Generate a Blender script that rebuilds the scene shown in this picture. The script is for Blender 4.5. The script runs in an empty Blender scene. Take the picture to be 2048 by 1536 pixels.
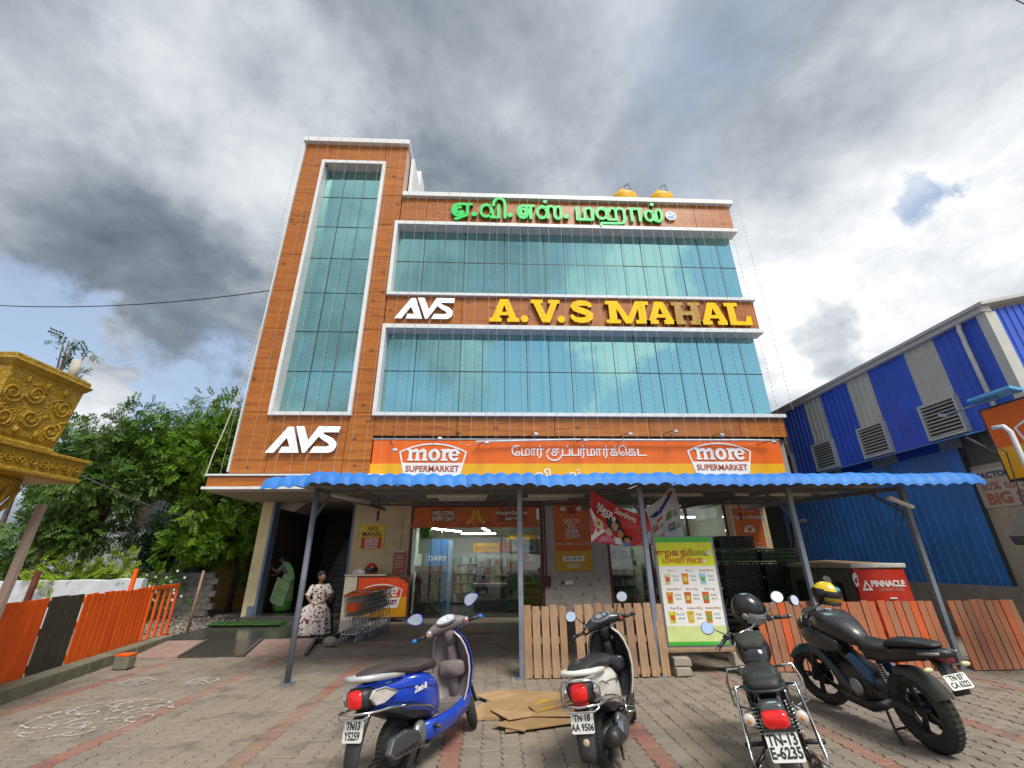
import bpy, bmesh, math, random
import numpy as np
from mathutils import Vector, Matrix, Euler
random.seed(7)
S = bpy.context.scene
R = math.radians
# ---------------------------------------------------------------- camera
CAM_H, PITCH, ROLL, YAW = 1.65, R(22.2234), R(-.551), R(2.689)
cd = bpy.data.cameras.new('camera'); cam = bpy.data.objects.new('camera', cd); S.collection.objects.link(cam)
cd.sensor_width = 36; cd.lens = 864.75 / 2048 * 36; cd.clip_start = .05; cd.clip_end = 3000
fw = Vector((math.sin(YAW) * math.cos(PITCH), math.cos(YAW) * math.cos(PITCH), math.sin(PITCH)))
rt = Vector((math.cos(YAW), -math.sin(YAW), 0)); up = rt.cross(fw)
r2 = rt * math.cos(ROLL) + up * math.sin(ROLL); u2 = -rt * math.sin(ROLL) + up * math.cos(ROLL)
mm = Matrix((r2, u2, -fw)).transposed().to_4x4(); mm.translation = (0, 0, CAM_H); cam.matrix_world = mm
S.camera = cam
# ---------------------------------------------------------------- light
SUN_EL, SUN_AZ = R(55), R(155)            # azimuth clockwise from +Y: right of and behind the camera
sd = bpy.data.lights.new('sun', 'SUN'); sd.energy = 1.5; sd.angle = R(22); sd.color = (1, .96, .88)
sun = bpy.data.objects.new('sun', sd); S.collection.objects.link(sun)
sdir = Vector((math.sin(SUN_AZ) * math.cos(SUN_EL), math.cos(SUN_AZ) * math.cos(SUN_EL), math.sin(SUN_EL)))
sun.rotation_euler = (-sdir).to_track_quat('-Z', 'Y').to_euler(); sun.location = sdir * 60
S.view_settings.view_transform = 'Standard'; S.view_settings.look = 'None'
S.view_settings.exposure = 1.33; S.view_settings.gamma = 1; S.view_settings.use_curve_mapping = False
S.cycles.max_bounces = 6; S.cycles.diffuse_bounces = 3; S.cycles.glossy_bounces = 3
S.cycles.transmission_bounces = 4; S.cycles.transparent_max_bounces = 6; S.cycles.use_denoising = True
S.cycles.caustics_reflective = False; S.cycles.caustics_refractive = False

class N:                                   # tiny node-tree helper
    def __init__(s, t): s.t = t
    def __call__(s, ty, ins=None, **kw):
        n = s.t.nodes.new(ty)
        for k, v in kw.items(): setattr(n, k, v)
        for k, v in (ins or {}).items():
            if isinstance(v, bpy.types.NodeSocket): s.t.links.new(v, n.inputs[k])
            else: n.inputs[k].default_value = v
        return n
    def math(s, op, a, b=0., clamp=False):
        n = s('ShaderNodeMath', {0: a, 1: b}, operation=op, use_clamp=clamp); return n.outputs[0]
    def mix(s, f, a, b, blend='MIX'):
        n = s('ShaderNodeMix', data_type='RGBA', blend_type=blend, clamp_factor=True)
        for i, v in ((0, f), (6, a), (7, b)):
            if isinstance(v, bpy.types.NodeSocket): s.t.links.new(v, n.inputs[i])
            else: n.inputs[i].default_value = v if i == 0 else (*v[:3], 1)
        return n.outputs[2]
    def ramp(s, f, pts, interp='LINEAR'):
        n = s('ShaderNodeValToRGB', {0: f}); cr = n.color_ramp; cr.interpolation = interp
        while len(cr.elements) < len(pts): cr.elements.new(.5)
        for e, (p, c) in zip(cr.elements, pts):
            e.position = p; e.color = (*c, 1) if isinstance(c, (tuple, list)) else (c, c, c, 1)
        return n.outputs[0]
    def smooth(s, v, a, b):
        n = s('ShaderNodeMapRange', {0: v, 1: a, 2: b, 3: 0., 4: 1.}, interpolation_type='SMOOTHSTEP'); return n.outputs[0]

# ---------------------------------------------------------------- sky: Nishita blue with broken monsoon cloud
W = bpy.data.worlds.new('World'); S.world = W; W.use_nodes = True
t = W.node_tree; t.nodes.clear(); n = N(t)
sky = n('ShaderNodeTexSky', sky_type='NISHITA', sun_disc=False, sun_elevation=SUN_EL, sun_rotation=SUN_AZ, air_density=1.2, dust_density=.6)
blue = n.mix(.45, n.mix(1., sky.outputs[0], (.12, .12, .12), 'MULTIPLY'), (.50, .60, .76))
tc = n('ShaderNodeTexCoord'); sx = n('ShaderNodeSeparateXYZ', {0: tc.outputs['Generated']})
dx, dy, dz = sx.outputs
zz = n.math('ADD', n.math('MAXIMUM', dz, 0.), .22)
u = n.math('DIVIDE', dx, zz); v = n.math('DIVIDE', dy, zz)
uv = n('ShaderNodeCombineXYZ', {0: u, 1: v, 2: 3.7}).outputs[0]
def fbm(scale, detail, rough, off, dist=0.):
    mp = n('ShaderNodeMapping', {0: uv, 1: off})
    return n('ShaderNodeTexNoise', {'Vector': mp.outputs[0], 'Scale': scale, 'Detail': detail, 'Roughness': rough, 'Distortion': dist}).outputs[0]
big = fbm(.75, 3, .5, (2.1, .4, 0), .4)
med = fbm(1.7, 9, .58, (5.3, 1.7, 0), .35)
fine = fbm(4.6, 8, .6, (1.2, 7.4, 0), .2)
# cloud banks: soft lobes round given directions, their outlines torn by noise
warp = n('ShaderNodeTexNoise', {'Vector': tc.outputs['Generated'], 'Scale': 3.4, 'Detail': 7., 'Roughness': .58}).outputs[1]
wd = n('ShaderNodeVectorMath', {0: n('ShaderNodeVectorMath', {0: warp, 1: (.5, .5, .5)}, operation='SUBTRACT').outputs[0], 'Scale': .42}, operation='SCALE').outputs[0]
vd = n('ShaderNodeVectorMath', {0: n('ShaderNodeVectorMath', {0: tc.outputs['Generated'], 1: wd}, operation='ADD').outputs[0]}, operation='NORMALIZE').outputs[0]
def lobe(d, r, amp, soft=2.6):
    dt = n('ShaderNodeVectorMath', {0: vd, 1: Vector(d).normalized()}, operation='DOT_PRODUCT').outputs['Value']
    return n.math('MULTIPLY', n.smooth(dt, math.cos(R(r * soft)), math.cos(R(r))), amp)
def total(ls, base):
    for l in ls: base = n.math('ADD', base, l)
    return base
low = n.smooth(dz, .62, .06)
bright = n.math('ADD', n.math('MULTIPLY', n.math('SUBTRACT', big, .5), .55), n.math('MULTIPLY', n.math('SUBTRACT', med, .5), 1.3))
bright = n.math('ADD', bright, n.math('MULTIPLY', n.math('SUBTRACT', fine, .5), .6))
bright = n.math('ADD', bright, n.math('ADD', n.math('MULTIPLY', dx, .13), n.math('MULTIPLY', dy, -.22)))  # unseen sky behind the camera raised to send more light under the canopy
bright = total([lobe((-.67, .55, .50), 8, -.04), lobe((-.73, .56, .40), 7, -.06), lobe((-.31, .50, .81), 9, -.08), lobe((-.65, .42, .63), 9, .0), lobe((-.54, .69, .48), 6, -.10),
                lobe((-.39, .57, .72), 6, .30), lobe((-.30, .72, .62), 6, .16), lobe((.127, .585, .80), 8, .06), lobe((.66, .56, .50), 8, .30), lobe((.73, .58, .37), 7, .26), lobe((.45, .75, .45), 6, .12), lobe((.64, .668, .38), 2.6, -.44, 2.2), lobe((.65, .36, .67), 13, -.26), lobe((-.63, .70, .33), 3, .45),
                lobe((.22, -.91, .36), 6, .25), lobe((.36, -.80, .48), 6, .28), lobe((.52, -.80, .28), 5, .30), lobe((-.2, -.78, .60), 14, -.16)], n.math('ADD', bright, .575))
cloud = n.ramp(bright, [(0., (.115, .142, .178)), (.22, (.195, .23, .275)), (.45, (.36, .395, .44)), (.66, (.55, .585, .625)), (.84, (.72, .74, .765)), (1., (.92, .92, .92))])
cov = n.math('ADD', n.math('ADD', n.math('MULTIPLY', big, .55), n.math('MULTIPLY', fbm(1.5, 8, .55, (9.1, 3.3, 0), .3), .75)), n.math('MULTIPLY', low, -.05))
cov = total([lobe((.675, .505, .538), 1.4, -.24, 2.6), lobe((-.74, .60, .31), 4, -.26), lobe((-.60, .75, .27), 5, -.30), lobe((-.63, .70, .33), 2.2, .40, 2.), lobe((.66, .56, .45), 8, .10), lobe((.535, -.75, .40), 5, -.24), lobe((.12, -.905, .42), 4, -.30), lobe((.40, -.86, .30), 4, -.28), lobe((-.54, .69, .48), 8, .1)], cov)
mask = n.smooth(cov, .44, .62)
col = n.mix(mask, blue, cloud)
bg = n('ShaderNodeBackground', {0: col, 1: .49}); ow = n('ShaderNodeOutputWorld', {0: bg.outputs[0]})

# ---------------------------------------------------------------- materials
MATS = {}
def mat(name, col, rough=.6, metal=0., var=.12, scale=6., dirt=0., bump=0., spec=.5, coat=0., emit=None, dirtcol=(.16, .13, .10), coords='Object', stretch=(1, 1, 1)):
    """plain surface: base colour with a little mottling, wear and relief"""
    if name in MATS: return MATS[name]
    m = bpy.data.materials.new(name); MATS[name] = m; m.use_nodes = True
    t = m.node_tree; t.nodes.clear(); n = N(t)
    out = n('ShaderNodeOutputMaterial'); b = n('ShaderNodeBsdfPrincipled'); t.links.new(b.outputs[0], out.inputs[0])
    tc = n('ShaderNodeTexCoord'); mp = n('ShaderNodeMapping', {0: tc.outputs[coords], 3: stretch})
    c = (*col, 1)
    if var or dirt or bump:
        nz = n('ShaderNodeTexNoise', {'Vector': mp.outputs[0], 'Scale': scale, 'Detail': 6., 'Roughness': .6})
        f = nz.outputs[0]
        lo = tuple(max(0, x * (1 - var * 1.6)) for x in col); hi = tuple(min(1, x * (1 + var * 1.2)) for x in col)
        csock = n.ramp(f, [(.25, lo), (.75, hi)])
        if dirt:
            nd = n('ShaderNodeTexNoise', {'Vector': mp.outputs[0], 'Scale': scale * .37, 'Detail': 8., 'Roughness': .7})
            dm = n.math('MULTIPLY', n.smooth(nd.outputs[0], .45, .75), dirt)
            csock = n.mix(dm, csock, dirtcol)
        t.links.new(csock, b.inputs['Base Color'])
        rr = n.math('ADD', n.math('MULTIPLY', n.math('SUBTRACT', f, .5), .3), rough, clamp=True); t.links.new(rr, b.inputs['Roughness'])
        if bump:
            bp = n('ShaderNodeBump', {'Strength': bump, 'Distance': .02, 'Height': f}); t.links.new(bp.outputs[0], b.inputs['Normal'])
    else:
        b.inputs['Base Color'].default_value = c; b.inputs['Roughness'].default_value = rough
    b.inputs['Metallic'].default_value = metal; b.inputs['Specular IOR Level'].default_value = spec
    b.inputs['Coat Weight'].default_value = coat; b.inputs['Coat Roughness'].default_value = .08
    if emit:
        b.inputs['Emission Color'].default_value = (*emit[:3], 1); b.inputs['Emission Strength'].default_value = emit[3]
    return m
def rawmat(name):
    m = bpy.data.materials.new(name); MATS[name] = m; m.use_nodes = True
    t = m.node_tree; t.nodes.clear(); n = N(t)
    out = n('ShaderNodeOutputMaterial'); b = n('ShaderNodeBsdfPrincipled'); t.links.new(b.outputs[0], out.inputs[0])
    return m, t, n, b

# ---------------------------------------------------------------- mesh building
COL = S.collection
class MB:
    def __init__(s): s.v = []; s.f = []; s.m = []; s.k = 0
    def mat(s, k): s.k = k; return s
    def add(s, v, f):
        o = len(s.v); s.v += [tuple(p) for p in v]; s.f += [tuple(i + o for i in q) for q in f]; s.m += [s.k] * len(f); return s
    def box(s, x0, x1, y0, y1, z0, z1):
        return s.add([(x, y, z) for z in (z0, z1) for y in (y0, y1) for x in (x0, x1)], [(0, 2, 3, 1), (4, 5, 7, 6), (0, 1, 5, 4), (2, 6, 7, 3), (0, 4, 6, 2), (1, 3, 7, 5)])
    def obox(s, c, size, rot=(0, 0, 0)):
        M = Euler(rot).to_matrix(); c = Vector(c); a, b, d = (q / 2 for q in size)
        return s.add([c + M @ Vector((x, y, z)) for z in (-d, d) for y in (-b, b) for x in (-a, a)], [(0, 2, 3, 1), (4, 5, 7, 6), (0, 1, 5, 4), (2, 6, 7, 3), (0, 4, 6, 2), (1, 3, 7, 5)])
    def bar(s, p0, p1, w, h, upv=(0, 0, 1)):
        p0, p1 = Vector(p0), Vector(p1); d = (p1 - p0).normalized(); upv = Vector(upv)
        if abs(d.dot(upv)) > .98: upv = Vector((0, 1, 0))
        a = d.cross(upv).normalized() * w / 2; b = a.cross(d).normalized() * h / 2
        return s.add([p + x * a + y * b for p in (p0, p1) for y in (-1, 1) for x in (-1, 1)], [(0, 1, 3, 2), (4, 6, 7, 5), (0, 4, 5, 1), (2, 3, 7, 6), (0, 2, 6, 4), (1, 5, 7, 3)])
    def cyl(s, p0, p1, r0, r1=None, n=10, cap=True):
        r1 = r0 if r1 is None else r1
        return s.tube([p0, p1], [r0, r1], n, cap)
    def tube(s, pts, r, n=6, cap=True, closed=False):
        pts = [Vector(p) for p in pts]; k = len(pts); rr = r if isinstance(r, (list, tuple)) else [r] * k
        o = len(s.v); ref = None
        for i, p in enumerate(pts):
            a = pts[i - 1] if (i or closed) else p; b = pts[(i + 1) % k] if (i < k - 1 or closed) else p
            d = (b - a).normalized()
            if ref is None: ref = Vector((0, 0, 1)) if abs(d.z) < .9 else Vector((1, 0, 0))
            x = d.cross(ref)
            x = x.normalized() if x.length > 1e-4 else d.orthogonal().normalized(); y = d.cross(x); ref = -y if False else x.cross(d)
            for j in range(n):
                an = 2 * math.pi * j / n; s.v.append(tuple(p + (x * math.cos(an) + y * math.sin(an)) * rr[i]))
        for i in range(k if closed else k - 1):
            for j in range(n):
                q = (i + 1) % k
                s.f.append((o + i * n + j, o + i * n + (j + 1) % n, o + q * n + (j + 1) % n, o + q * n + j)); s.m.append(s.k)
        if cap and not closed:
            s.f.append(tuple(o + j for j in range(n))[::-1]); s.f.append(tuple(o + (k - 1) * n + j for j in range(n))); s.m += [s.k] * 2
        return s
    def loft(s, rings, cap=True, closed_ring=True):
        o = len(s.v); n = len(rings[0])
        for r in rings: s.v += [tuple(p) for p in r]
        for i in range(len(rings) - 1):
            for j in range(n if closed_ring else n - 1):
                s.f.append((o + i * n + j, o + i * n + (j + 1) % n, o + (i + 1) * n + (j + 1) % n, o + (i + 1) * n + j)); s.m.append(s.k)
        if cap and closed_ring:
            s.f.append(tuple(o + j for j in range(n))[::-1]); s.f.append(tuple(o + (len(rings) - 1) * n + j for j in range(n))); s.m += [s.k] * 2
        return s
    def lathe(s, prof, n=20, c=(0, 0, 0), rot=None, cap=True):
        M = (rot or Matrix.Identity(3)); c = Vector(c)
        return s.loft([[c + M @ Vector((r * math.cos(2 * math.pi * j / n), r * math.sin(2 * math.pi * j / n), z)) for j in range(n)] for r, z in prof], cap)
    def prism(s, poly, y0, y1, T=None):
        """outline in (x, z), thickness from y0 to y1; T maps the point"""
        k = len(poly); T = T or (lambda p: p)
        v = [T(Vector((x, y0, z))) for x, z in poly] + [T(Vector((x, y1, z))) for x, z in poly]
        ar = sum(poly[i][0] * poly[(i + 1) % k][1] - poly[(i + 1) % k][0] * poly[i][1] for i in range(k))
        f = [tuple(range(k)), tuple(range(2 * k - 1, k - 1, -1))] + [(i, k + i, k + (i + 1) % k, (i + 1) % k) for i in range(k)]
        if (ar < 0) ^ (y1 < y0): f = [q[::-1] for q in f]
        return s.add(v, f)
    def ell(s, c, r, nu=14, nv=9, rot=None, z0=-1., z1=1.):
        M = rot or Matrix.Identity(3); c = Vector(c); rings = []
        for i in range(nv + 1):
            a = math.asin(z0) + (math.asin(z1) - math.asin(z0)) * i / nv
            rings.append([c + M @ Vector((r[0] * math.cos(a) * math.cos(2 * math.pi * j / nu), r[1] * math.cos(a) * math.sin(2 * math.pi * j / nu), r[2] * math.sin(a))) for j in range(nu)])
        return s.loft(rings)
    def torus(s, c, R_, r, axis='x', nu=28, nv=10, sq=1.):
        rings = []
        for i in range(nu):
            a = 2 * math.pi * i / nu; ring = []
            for j in range(nv):
                b = 2 * math.pi * j / nv; q = R_ + r * math.cos(b); w = r * sq * math.sin(b)
                p = {'x': (w, q * math.cos(a), q * math.sin(a)), 'y': (q * math.cos(a), w, q * math.sin(a)), 'z': (q * math.cos(a), q * math.sin(a), w)}[axis]
                ring.append(Vector(c) + Vector(p))
            rings.append(ring)
        return s.loft(rings + [rings[0]], cap=False)
    def xform(s, M, start=0):
        s.v = s.v[:start] + [tuple(M @ Vector(p)) for p in s.v[start:]]; return s
    def mesh(s, name, mats, smooth=False):
        me = bpy.data.meshes.new(name); me.from_pydata(s.v, [], s.f)
        mats = mats if isinstance(mats, (list, tuple)) else [mats]
        for m in mats: me.materials.append(m)
        if len(mats) > 1: me.polygons.foreach_set('material_index', s.m)
        if smooth: me.polygons.foreach_set('use_smooth', [True] * len(me.polygons))
        me.update(); return me
    def build(s, name, mats, parent=None, smooth=False, bevel=0., fix=True, seg=2):
        me = s.mesh(name, mats, smooth)
        if fix:
            bm = bmesh.new(); bm.from_mesh(me); bmesh.ops.recalc_face_normals(bm, faces=bm.faces); bm.to_mesh(me); bm.free()
        return link(name, me, parent, bevel, seg, smooth)
def link(name, me, parent=None, bevel=0., seg=2, smooth=False):
    o = bpy.data.objects.new(name, me); COL.objects.link(o)
    if parent is not None: o.parent = parent
    if bevel:
        b = o.modifiers.new('bevel', 'BEVEL'); b.width = bevel; b.segments = seg; b.limit_method = 'ANGLE'; b.angle_limit = R(40); b.harden_normals = False
    if smooth == 'auto':
        pass
    return o
def tag(o, label=None, cat=None, group=None, kind=None):
    for k, v in (('label', label), ('category', cat), ('group', group), ('kind', kind)):
        if v: o[k] = v
    return o
def thing(name, label, cat, loc=(0, 0, 0), rotz=0., group=None, scale=1., rot=None):
    o = bpy.data.objects.new(name, None); COL.objects.link(o); o.location = loc; o.rotation_euler = rot or (0, 0, rotz)
    o.scale = (scale,) * 3; o.empty_display_size = .2
    return tag(o, label, cat, group)
def struct(o): o['kind'] = 'structure'; return o
def dup(root, loc=None, rotz=None, label=None, group=None):
    r = root.copy(); COL.objects.link(r)
    if loc is not None: r.location = loc
    if rotz is not None: r.rotation_euler = (0, 0, rotz)
    tag(r, label, None, group)
    for ch in list(root.children):
        c = ch.copy(); COL.objects.link(c); c.parent = r
        for g in list(ch.children):
            d = g.copy(); COL.objects.link(d); d.parent = c
    return r
TEXTS = []; LET = []; FITW = []
FACE = Matrix(((1, 0, 0), (0, 0, -1), (0, 1, 0)))            # text plane XY -> world XZ, facing -Y
def text(name, s, size, m, parent, loc, ext=.004, align='CENTER', rot=None, sx=1., bold=0., shear=0., space=1.):
    """flat or raised lettering that faces -Y (rot: extra euler in the parent's frame)"""
    cu = bpy.data.curves.new(name, 'FONT'); cu.body = s; cu.size = size; cu.extrude = ext; cu.offset = bold
    cu.align_x = align; cu.align_y = 'CENTER'; cu.shear = shear; cu.space_character = space; cu.resolution_u = 3; cu.fill_mode = 'BOTH'
    o = bpy.data.objects.new(name, cu); COL.objects.link(o)
    M = (Euler(rot).to_matrix() if rot else Matrix.Identity(3)) @ FACE
    o.rotation_euler = M.to_euler(); o.location = loc; o.scale = (sx, 1, 1)
    o.parent = parent; cu.materials.append(m); TEXTS.append(o); return o
def flush_texts():
    bpy.context.view_layer.update(); dg = bpy.context.evaluated_depsgraph_get()
    edges = {o.name: e for o, e in LET}; fits = {o.name: w for o, w in FITW}
    for o in TEXTS:
        me = bpy.data.meshes.new_from_object(o.evaluated_get(dg)); nm = o.name
        if nm in edges:
            me.materials.append(edges[nm])
            for p in me.polygons:
                if abs(p.normal.z) < .5: p.material_index = 1
        if nm in fits and len(me.vertices):                    # squeeze a glyph to its measured width, centred
            xs_ = [v.co.x for v in me.vertices]; lo, hi = min(xs_), max(xs_); k_ = fits[nm] / (hi - lo)
            for v in me.vertices: v.co.x = (v.co.x - (lo + hi) / 2) * k_
        q = bpy.data.objects.new('tmp', me); COL.objects.link(q); q.parent = o.parent; q.matrix_basis = o.matrix_basis.copy()
        for k in ('label', 'category', 'kind', 'group'):
            if k in o: q[k] = o[k]
        bpy.data.objects.remove(o); q.name = nm; me.name = nm
    TEXTS.clear()
def arc(cx, cz, rx, rz, a0, a1, n=10): return [(cx + rx * math.cos(R(a0 + (a1 - a0) * i / n)), cz + rz * math.sin(R(a0 + (a1 - a0) * i / n))) for i in range(n + 1)]
def rrect(x0, x1, z0, z1, r, n=4):
    return arc(x1 - r, z1 - r, r, r, 0, 90, n) + arc(x0 + r, z1 - r, r, r, 90, 180, n) + arc(x0 + r, z0 + r, r, r, 180, 270, n) + arc(x1 - r, z0 + r, r, r, 270, 360, n)
# ================================================================ ground
def ground_mat():
    m, t, n, b = rawmat('dusty_ground'); tc = n('ShaderNodeTexCoord')
    a = n('ShaderNodeTexNoise', {'Vector': tc.outputs['Object'], 'Scale': .35, 'Detail': 10., 'Roughness': .65}).outputs[0]
    c = n('ShaderNodeTexNoise', {'Vector': tc.outputs['Object'], 'Scale': 9., 'Detail': 8., 'Roughness': .7}).outputs[0]
    col = n.mix(n.smooth(a, .35, .65), (.20, .155, .115), (.27, .22, .17)); col = n.mix(n.math('MULTIPLY', n.smooth(c, .4, .7), .5), col, (.13, .105, .08))
    t.links.new(col, b.inputs['Base Color']); b.inputs['Roughness'].default_value = .95
    bp = n('ShaderNodeBump', {'Strength': .5, 'Distance': .03, 'Height': c}); t.links.new(bp.outputs[0], b.inputs['Normal']); return m
MG = ground_mat()
g = MB().add([(-400, -60, -.06), (400, -60, -.06), (400, 700, -.06), (-400, 700, -.06)], [(0, 1, 2, 3)]).build('ground', MG, fix=False); struct(g)
def paver_mat(name, c0, c1, dust):
    m, t, n, b = rawmat(name); tc = n('ShaderNodeTexCoord'); oi = n('ShaderNodeObjectInfo'); ge = n('ShaderNodeNewGeometry')
    rnd = n.math('FRACT', n.math('ADD', oi.outputs['Random'], ge.outputs['Random Per Island']))
    pos = ge.outputs['Position']
    a = n('ShaderNodeTexNoise', {'Vector': pos, 'Scale': .55, 'Detail': 9., 'Roughness': .62}).outputs[0]
    c = n('ShaderNodeTexNoise', {'Vector': pos, 'Scale': 26., 'Detail': 7., 'Roughness': .7}).outputs[0]
    d = n('ShaderNodeTexNoise', {'Vector': pos, 'Scale': 2.3, 'Detail': 7., 'Roughness': .6}).outputs[0]
    col = n.mix(rnd, c0, c1); col = n.mix(n.math('MULTIPLY', n.smooth(c, .42, .68), .45), col, tuple(x * .62 for x in c0))
    col = n.mix(n.math('MULTIPLY', n.smooth(a, .36, .60), dust), col, (.27, .22, .165))
    col = n.mix(n.math('MULTIPLY', n.smooth(d, .52, .66), .5), col, (.085, .077, .066))
    t.links.new(col, b.inputs['Base Color']); t.links.new(n.math('SUBTRACT', .95, n.math('MULTIPLY', c, .25)), b.inputs['Roughness'])
    bp = n('ShaderNodeBump', {'Strength': .35, 'Distance': .008, 'Height': c}); t.links.new(bp.outputs[0], b.inputs['Normal']); return m
MP = paver_mat('grey_paver', (.19, .162, .132), (.26, .228, .188), .85)
MR = paver_mat('red_paver', (.25, .10, .075), (.32, .14, .10), .62)
pav = MB().add([(-7.6, 2.2, -.013), (9.6, 2.2, -.013), (9.6, 11.2, -.013), (-7.6, 11.2, -.013)], [(0, 1, 2, 3)]).build('pavement', mat('sand_bed', (.235, .19, .145), .95, var=.25, scale=2.2, bump=.35, dirt=.6, dirtcol=(.15, .12, .095)), fix=False); struct(pav)
PX, PY = .19, .25                                      # one zig-zag block
def paver_outline(w=PX, l=PY, g=.006, a=.026):
    x = w / 2 - g; y = l / 2 - g
    right = [(x - a * .5, -y), (x - a * .5 + a, -y * .5), (x - a * .5, 0), (x - a * .5 + a, y * .5), (x - a * .5, y)]
    left = [(-x - a * .5, y), (-x - a * .5 + a, y * .5), (-x - a * .5, 0), (-x - a * .5 + a, -y * .5), (-x - a * .5, -y)]
    return right + left
def paver_verts(cx, cy, dz, tx, ty):
    o = paver_outline(); k = len(o); v = []
    for s_, z in ((1., -.028), (1., -.007), (.945, 0.)):
        v += [(cx + x * s_, cy + y * s_, z + dz + (tx * x + ty * y)) for x, y in o]
    f = [(i, (i + 1) % k, k + (i + 1) % k, k + i) for i in range(k)] + [(k + i, k + (i + 1) % k, 2 * k + (i + 1) % k, 2 * k + i) for i in range(k)]
    f.append(tuple(range(2 * k, 3 * k))); return v, f
stripes = {round((x + 7.4) / PX): 1 for x in (-5.85, -4.03, -2.2, -.33, 1.5, 3.34, 5.2, 7.05)}
v0, f0 = paver_verts(0, 0, 0, 0, 0)
PM = {}
for k, m_ in (('g', MP), ('r', MR)):
    q = MB().add(v0, f0); PM[k] = q.mesh('paver', m_)
cand = []; rest = MB(); rr_ = random.Random(3)
for i in range(88):
    x = -7.4 + i * PX
    red = i in stripes
    for j in range(34):
        y = 2.55 + j * PY + (PY / 2 if i % 2 else 0)
        if y > 10.95: continue
        cand.append((x, y, red))
def in_view(x, y):
    d = Vector((x, y, 0)) - Vector((0, 0, CAM_H)); z = d.dot(fw)
    if z < .2: return None
    a = d.dot(r2) / z * 864.75; b = -d.dot(u2) / z * 864.75
    return (abs(a) < 1035 and abs(b) < 775, z)
blocked = lambda x, y: any((x - a) ** 2 + (y - b) ** 2 < c * c for a, b, c in ((-.75, 4.85, .45), (1.05, 4.9, .45), (2.5, 4.4, .4), (4.1, 5.2, .5), (.5, 6.2, .6)))
vis = sorted([(in_view(x, y)[1], x, y, red) for x, y, red in cand if in_view(x, y) and in_view(x, y)[0] and not blocked(x, y)])
near = set((x, y) for _, x, y, _ in vis[:290])
for x, y, red in cand:
    far = min(1, max(0, (y - 6.6) / 2.6)); far = max(far, min(1, max(0, (-x - 2.6) / 3.)) * .55)            # silted up towards the shop and the kerb
    dz, tx, ty = rr_.uniform(-.005, .003) - .0105 * far - .003 * math.sin(x * 1.7) * math.sin(y * 1.3), rr_.uniform(-.022, .022), rr_.uniform(-.022, .022)
    if (x, y) in near:
        o = bpy.data.objects.new('paver', PM['r' if red else 'g']); COL.objects.link(o); o.parent = pav
        o.location = (x, y, dz); o.rotation_euler = (ty, -tx, rr_.uniform(-.02, .02))
    else:
        v_, f_ = paver_verts(x, y, dz, tx, ty); rest.mat(1 if red else 0).add(v_, f_)
o = rest.build('paver_field', [MP, MR], pav, fix=False); o['kind'] = 'stuff'
# dusty concrete apron in front of the shop, granite platform at the stairs
MAP = mat('dusty_apron', (.25, .205, .16), .9, var=.25, scale=1.6, dirt=.7, bump=.25, dirtcol=(.12, .10, .08))
struct(MB().box(-3.55, 9.6, 11.05, 15.28, -.05, .012).build('apron', MAP))
MGR = mat('polished_granite', (.072, .068, .060), .13, var=.35, scale=40, dirt=.45, dirtcol=(.15, .13, .11))
MGR2 = mat('pink_stone', (.36, .24, .20), .55, var=.18, scale=8, dirt=.35)
pl = thing('stone_platform', 'low polished dark granite platform in front of the stair opening', 'platform', (-5.6, 11.3, 0))
MB().box(-1.95, 1.95, .0, 4.6, -.03, .085).build('slab', MGR, pl, bevel=.01)
MB().box(-1.72, 1.0, 3.25, 4.6, .085, .20).build('step', MGR, pl, bevel=.01)
for x0, x1, mm_ in ((-1.75, -.72, MGR2), (.55, 1.65, MGR2)):
    MB().add([(x0, 0, .08), (x1, 0, .08), (x1 + .35, -1.45, .012), (x0 + .35, -1.45, .012), (x0, 0, -.02), (x1, 0, -.02), (x1 + .35, -1.45, -.02), (x0 + .35, -1.45, -.02)],
             [(0, 3, 2, 1), (4, 5, 6, 7), (0, 1, 5, 4), (2, 3, 7, 6), (1, 2, 6, 5), (0, 4, 7, 3)]).build('ramp', mm_, pl)
MB().add([(-.64, 0, .085), (.45, 0, .085), (.80, -1.45, .015), (-.29, -1.45, .015), (-.64, 0, -.02), (.45, 0, -.02), (.8, -1.45, -.02), (-.29, -1.45, -.02)],
         [(0, 3, 2, 1), (4, 5, 6, 7), (0, 1, 5, 4), (2, 3, 7, 6), (1, 2, 6, 5), (0, 4, 7, 3)]).build('ramp', MGR, pl)
for x in (-1.76, -.68, .5, 1.68):
    MB().bar((x, 0, .09), (x + .35, -1.45, .022), .06, .03).build('edging', mat('dark_edging', (.10, .09, .08), .6), pl)
rnd = random.Random(4)
# artificial grass mat, rolled edge
gm = thing('artificial_grass_mat', 'bright green artificial grass mat lying rolled on the granite platform', 'mat', (-6.55, 13.55, .085), R(-3))
r_ = [[(-.95 + 1.9 * i / 12 + .02 * math.sin(i), .23 * math.cos(a) + .03 * math.sin(i * 1.3), (.045 + .045 * math.sin(a))) for a in [2 * math.pi * k / 12 for k in range(12)]] for i in range(13)]
MB().loft(r_).build('roll', mat('turf_green', (.03, .10, .012), .95, var=.5, scale=60, bump=1.), gm)
bl = MB()
for k in range(2600):
    a = rnd.uniform(0, math.pi); x = rnd.uniform(-.95, .95); c = Vector((x, .235 * math.cos(a), .045 + .048 * math.sin(a))); d = Vector((rnd.uniform(-.3, .3), math.cos(a), math.sin(a))) * rnd.uniform(.018, .035)
    w = Vector((rnd.uniform(-1, 1), rnd.uniform(-1, 1), 0)).normalized() * .004; bl.add([c - w, c + w, c + d], [(0, 1, 2)])
o = bl.build('grass_blades', mat('turf_blade', (.035, .13, .015), .8, var=.3, scale=30), gm, fix=False); o['kind'] = 'stuff'
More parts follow.
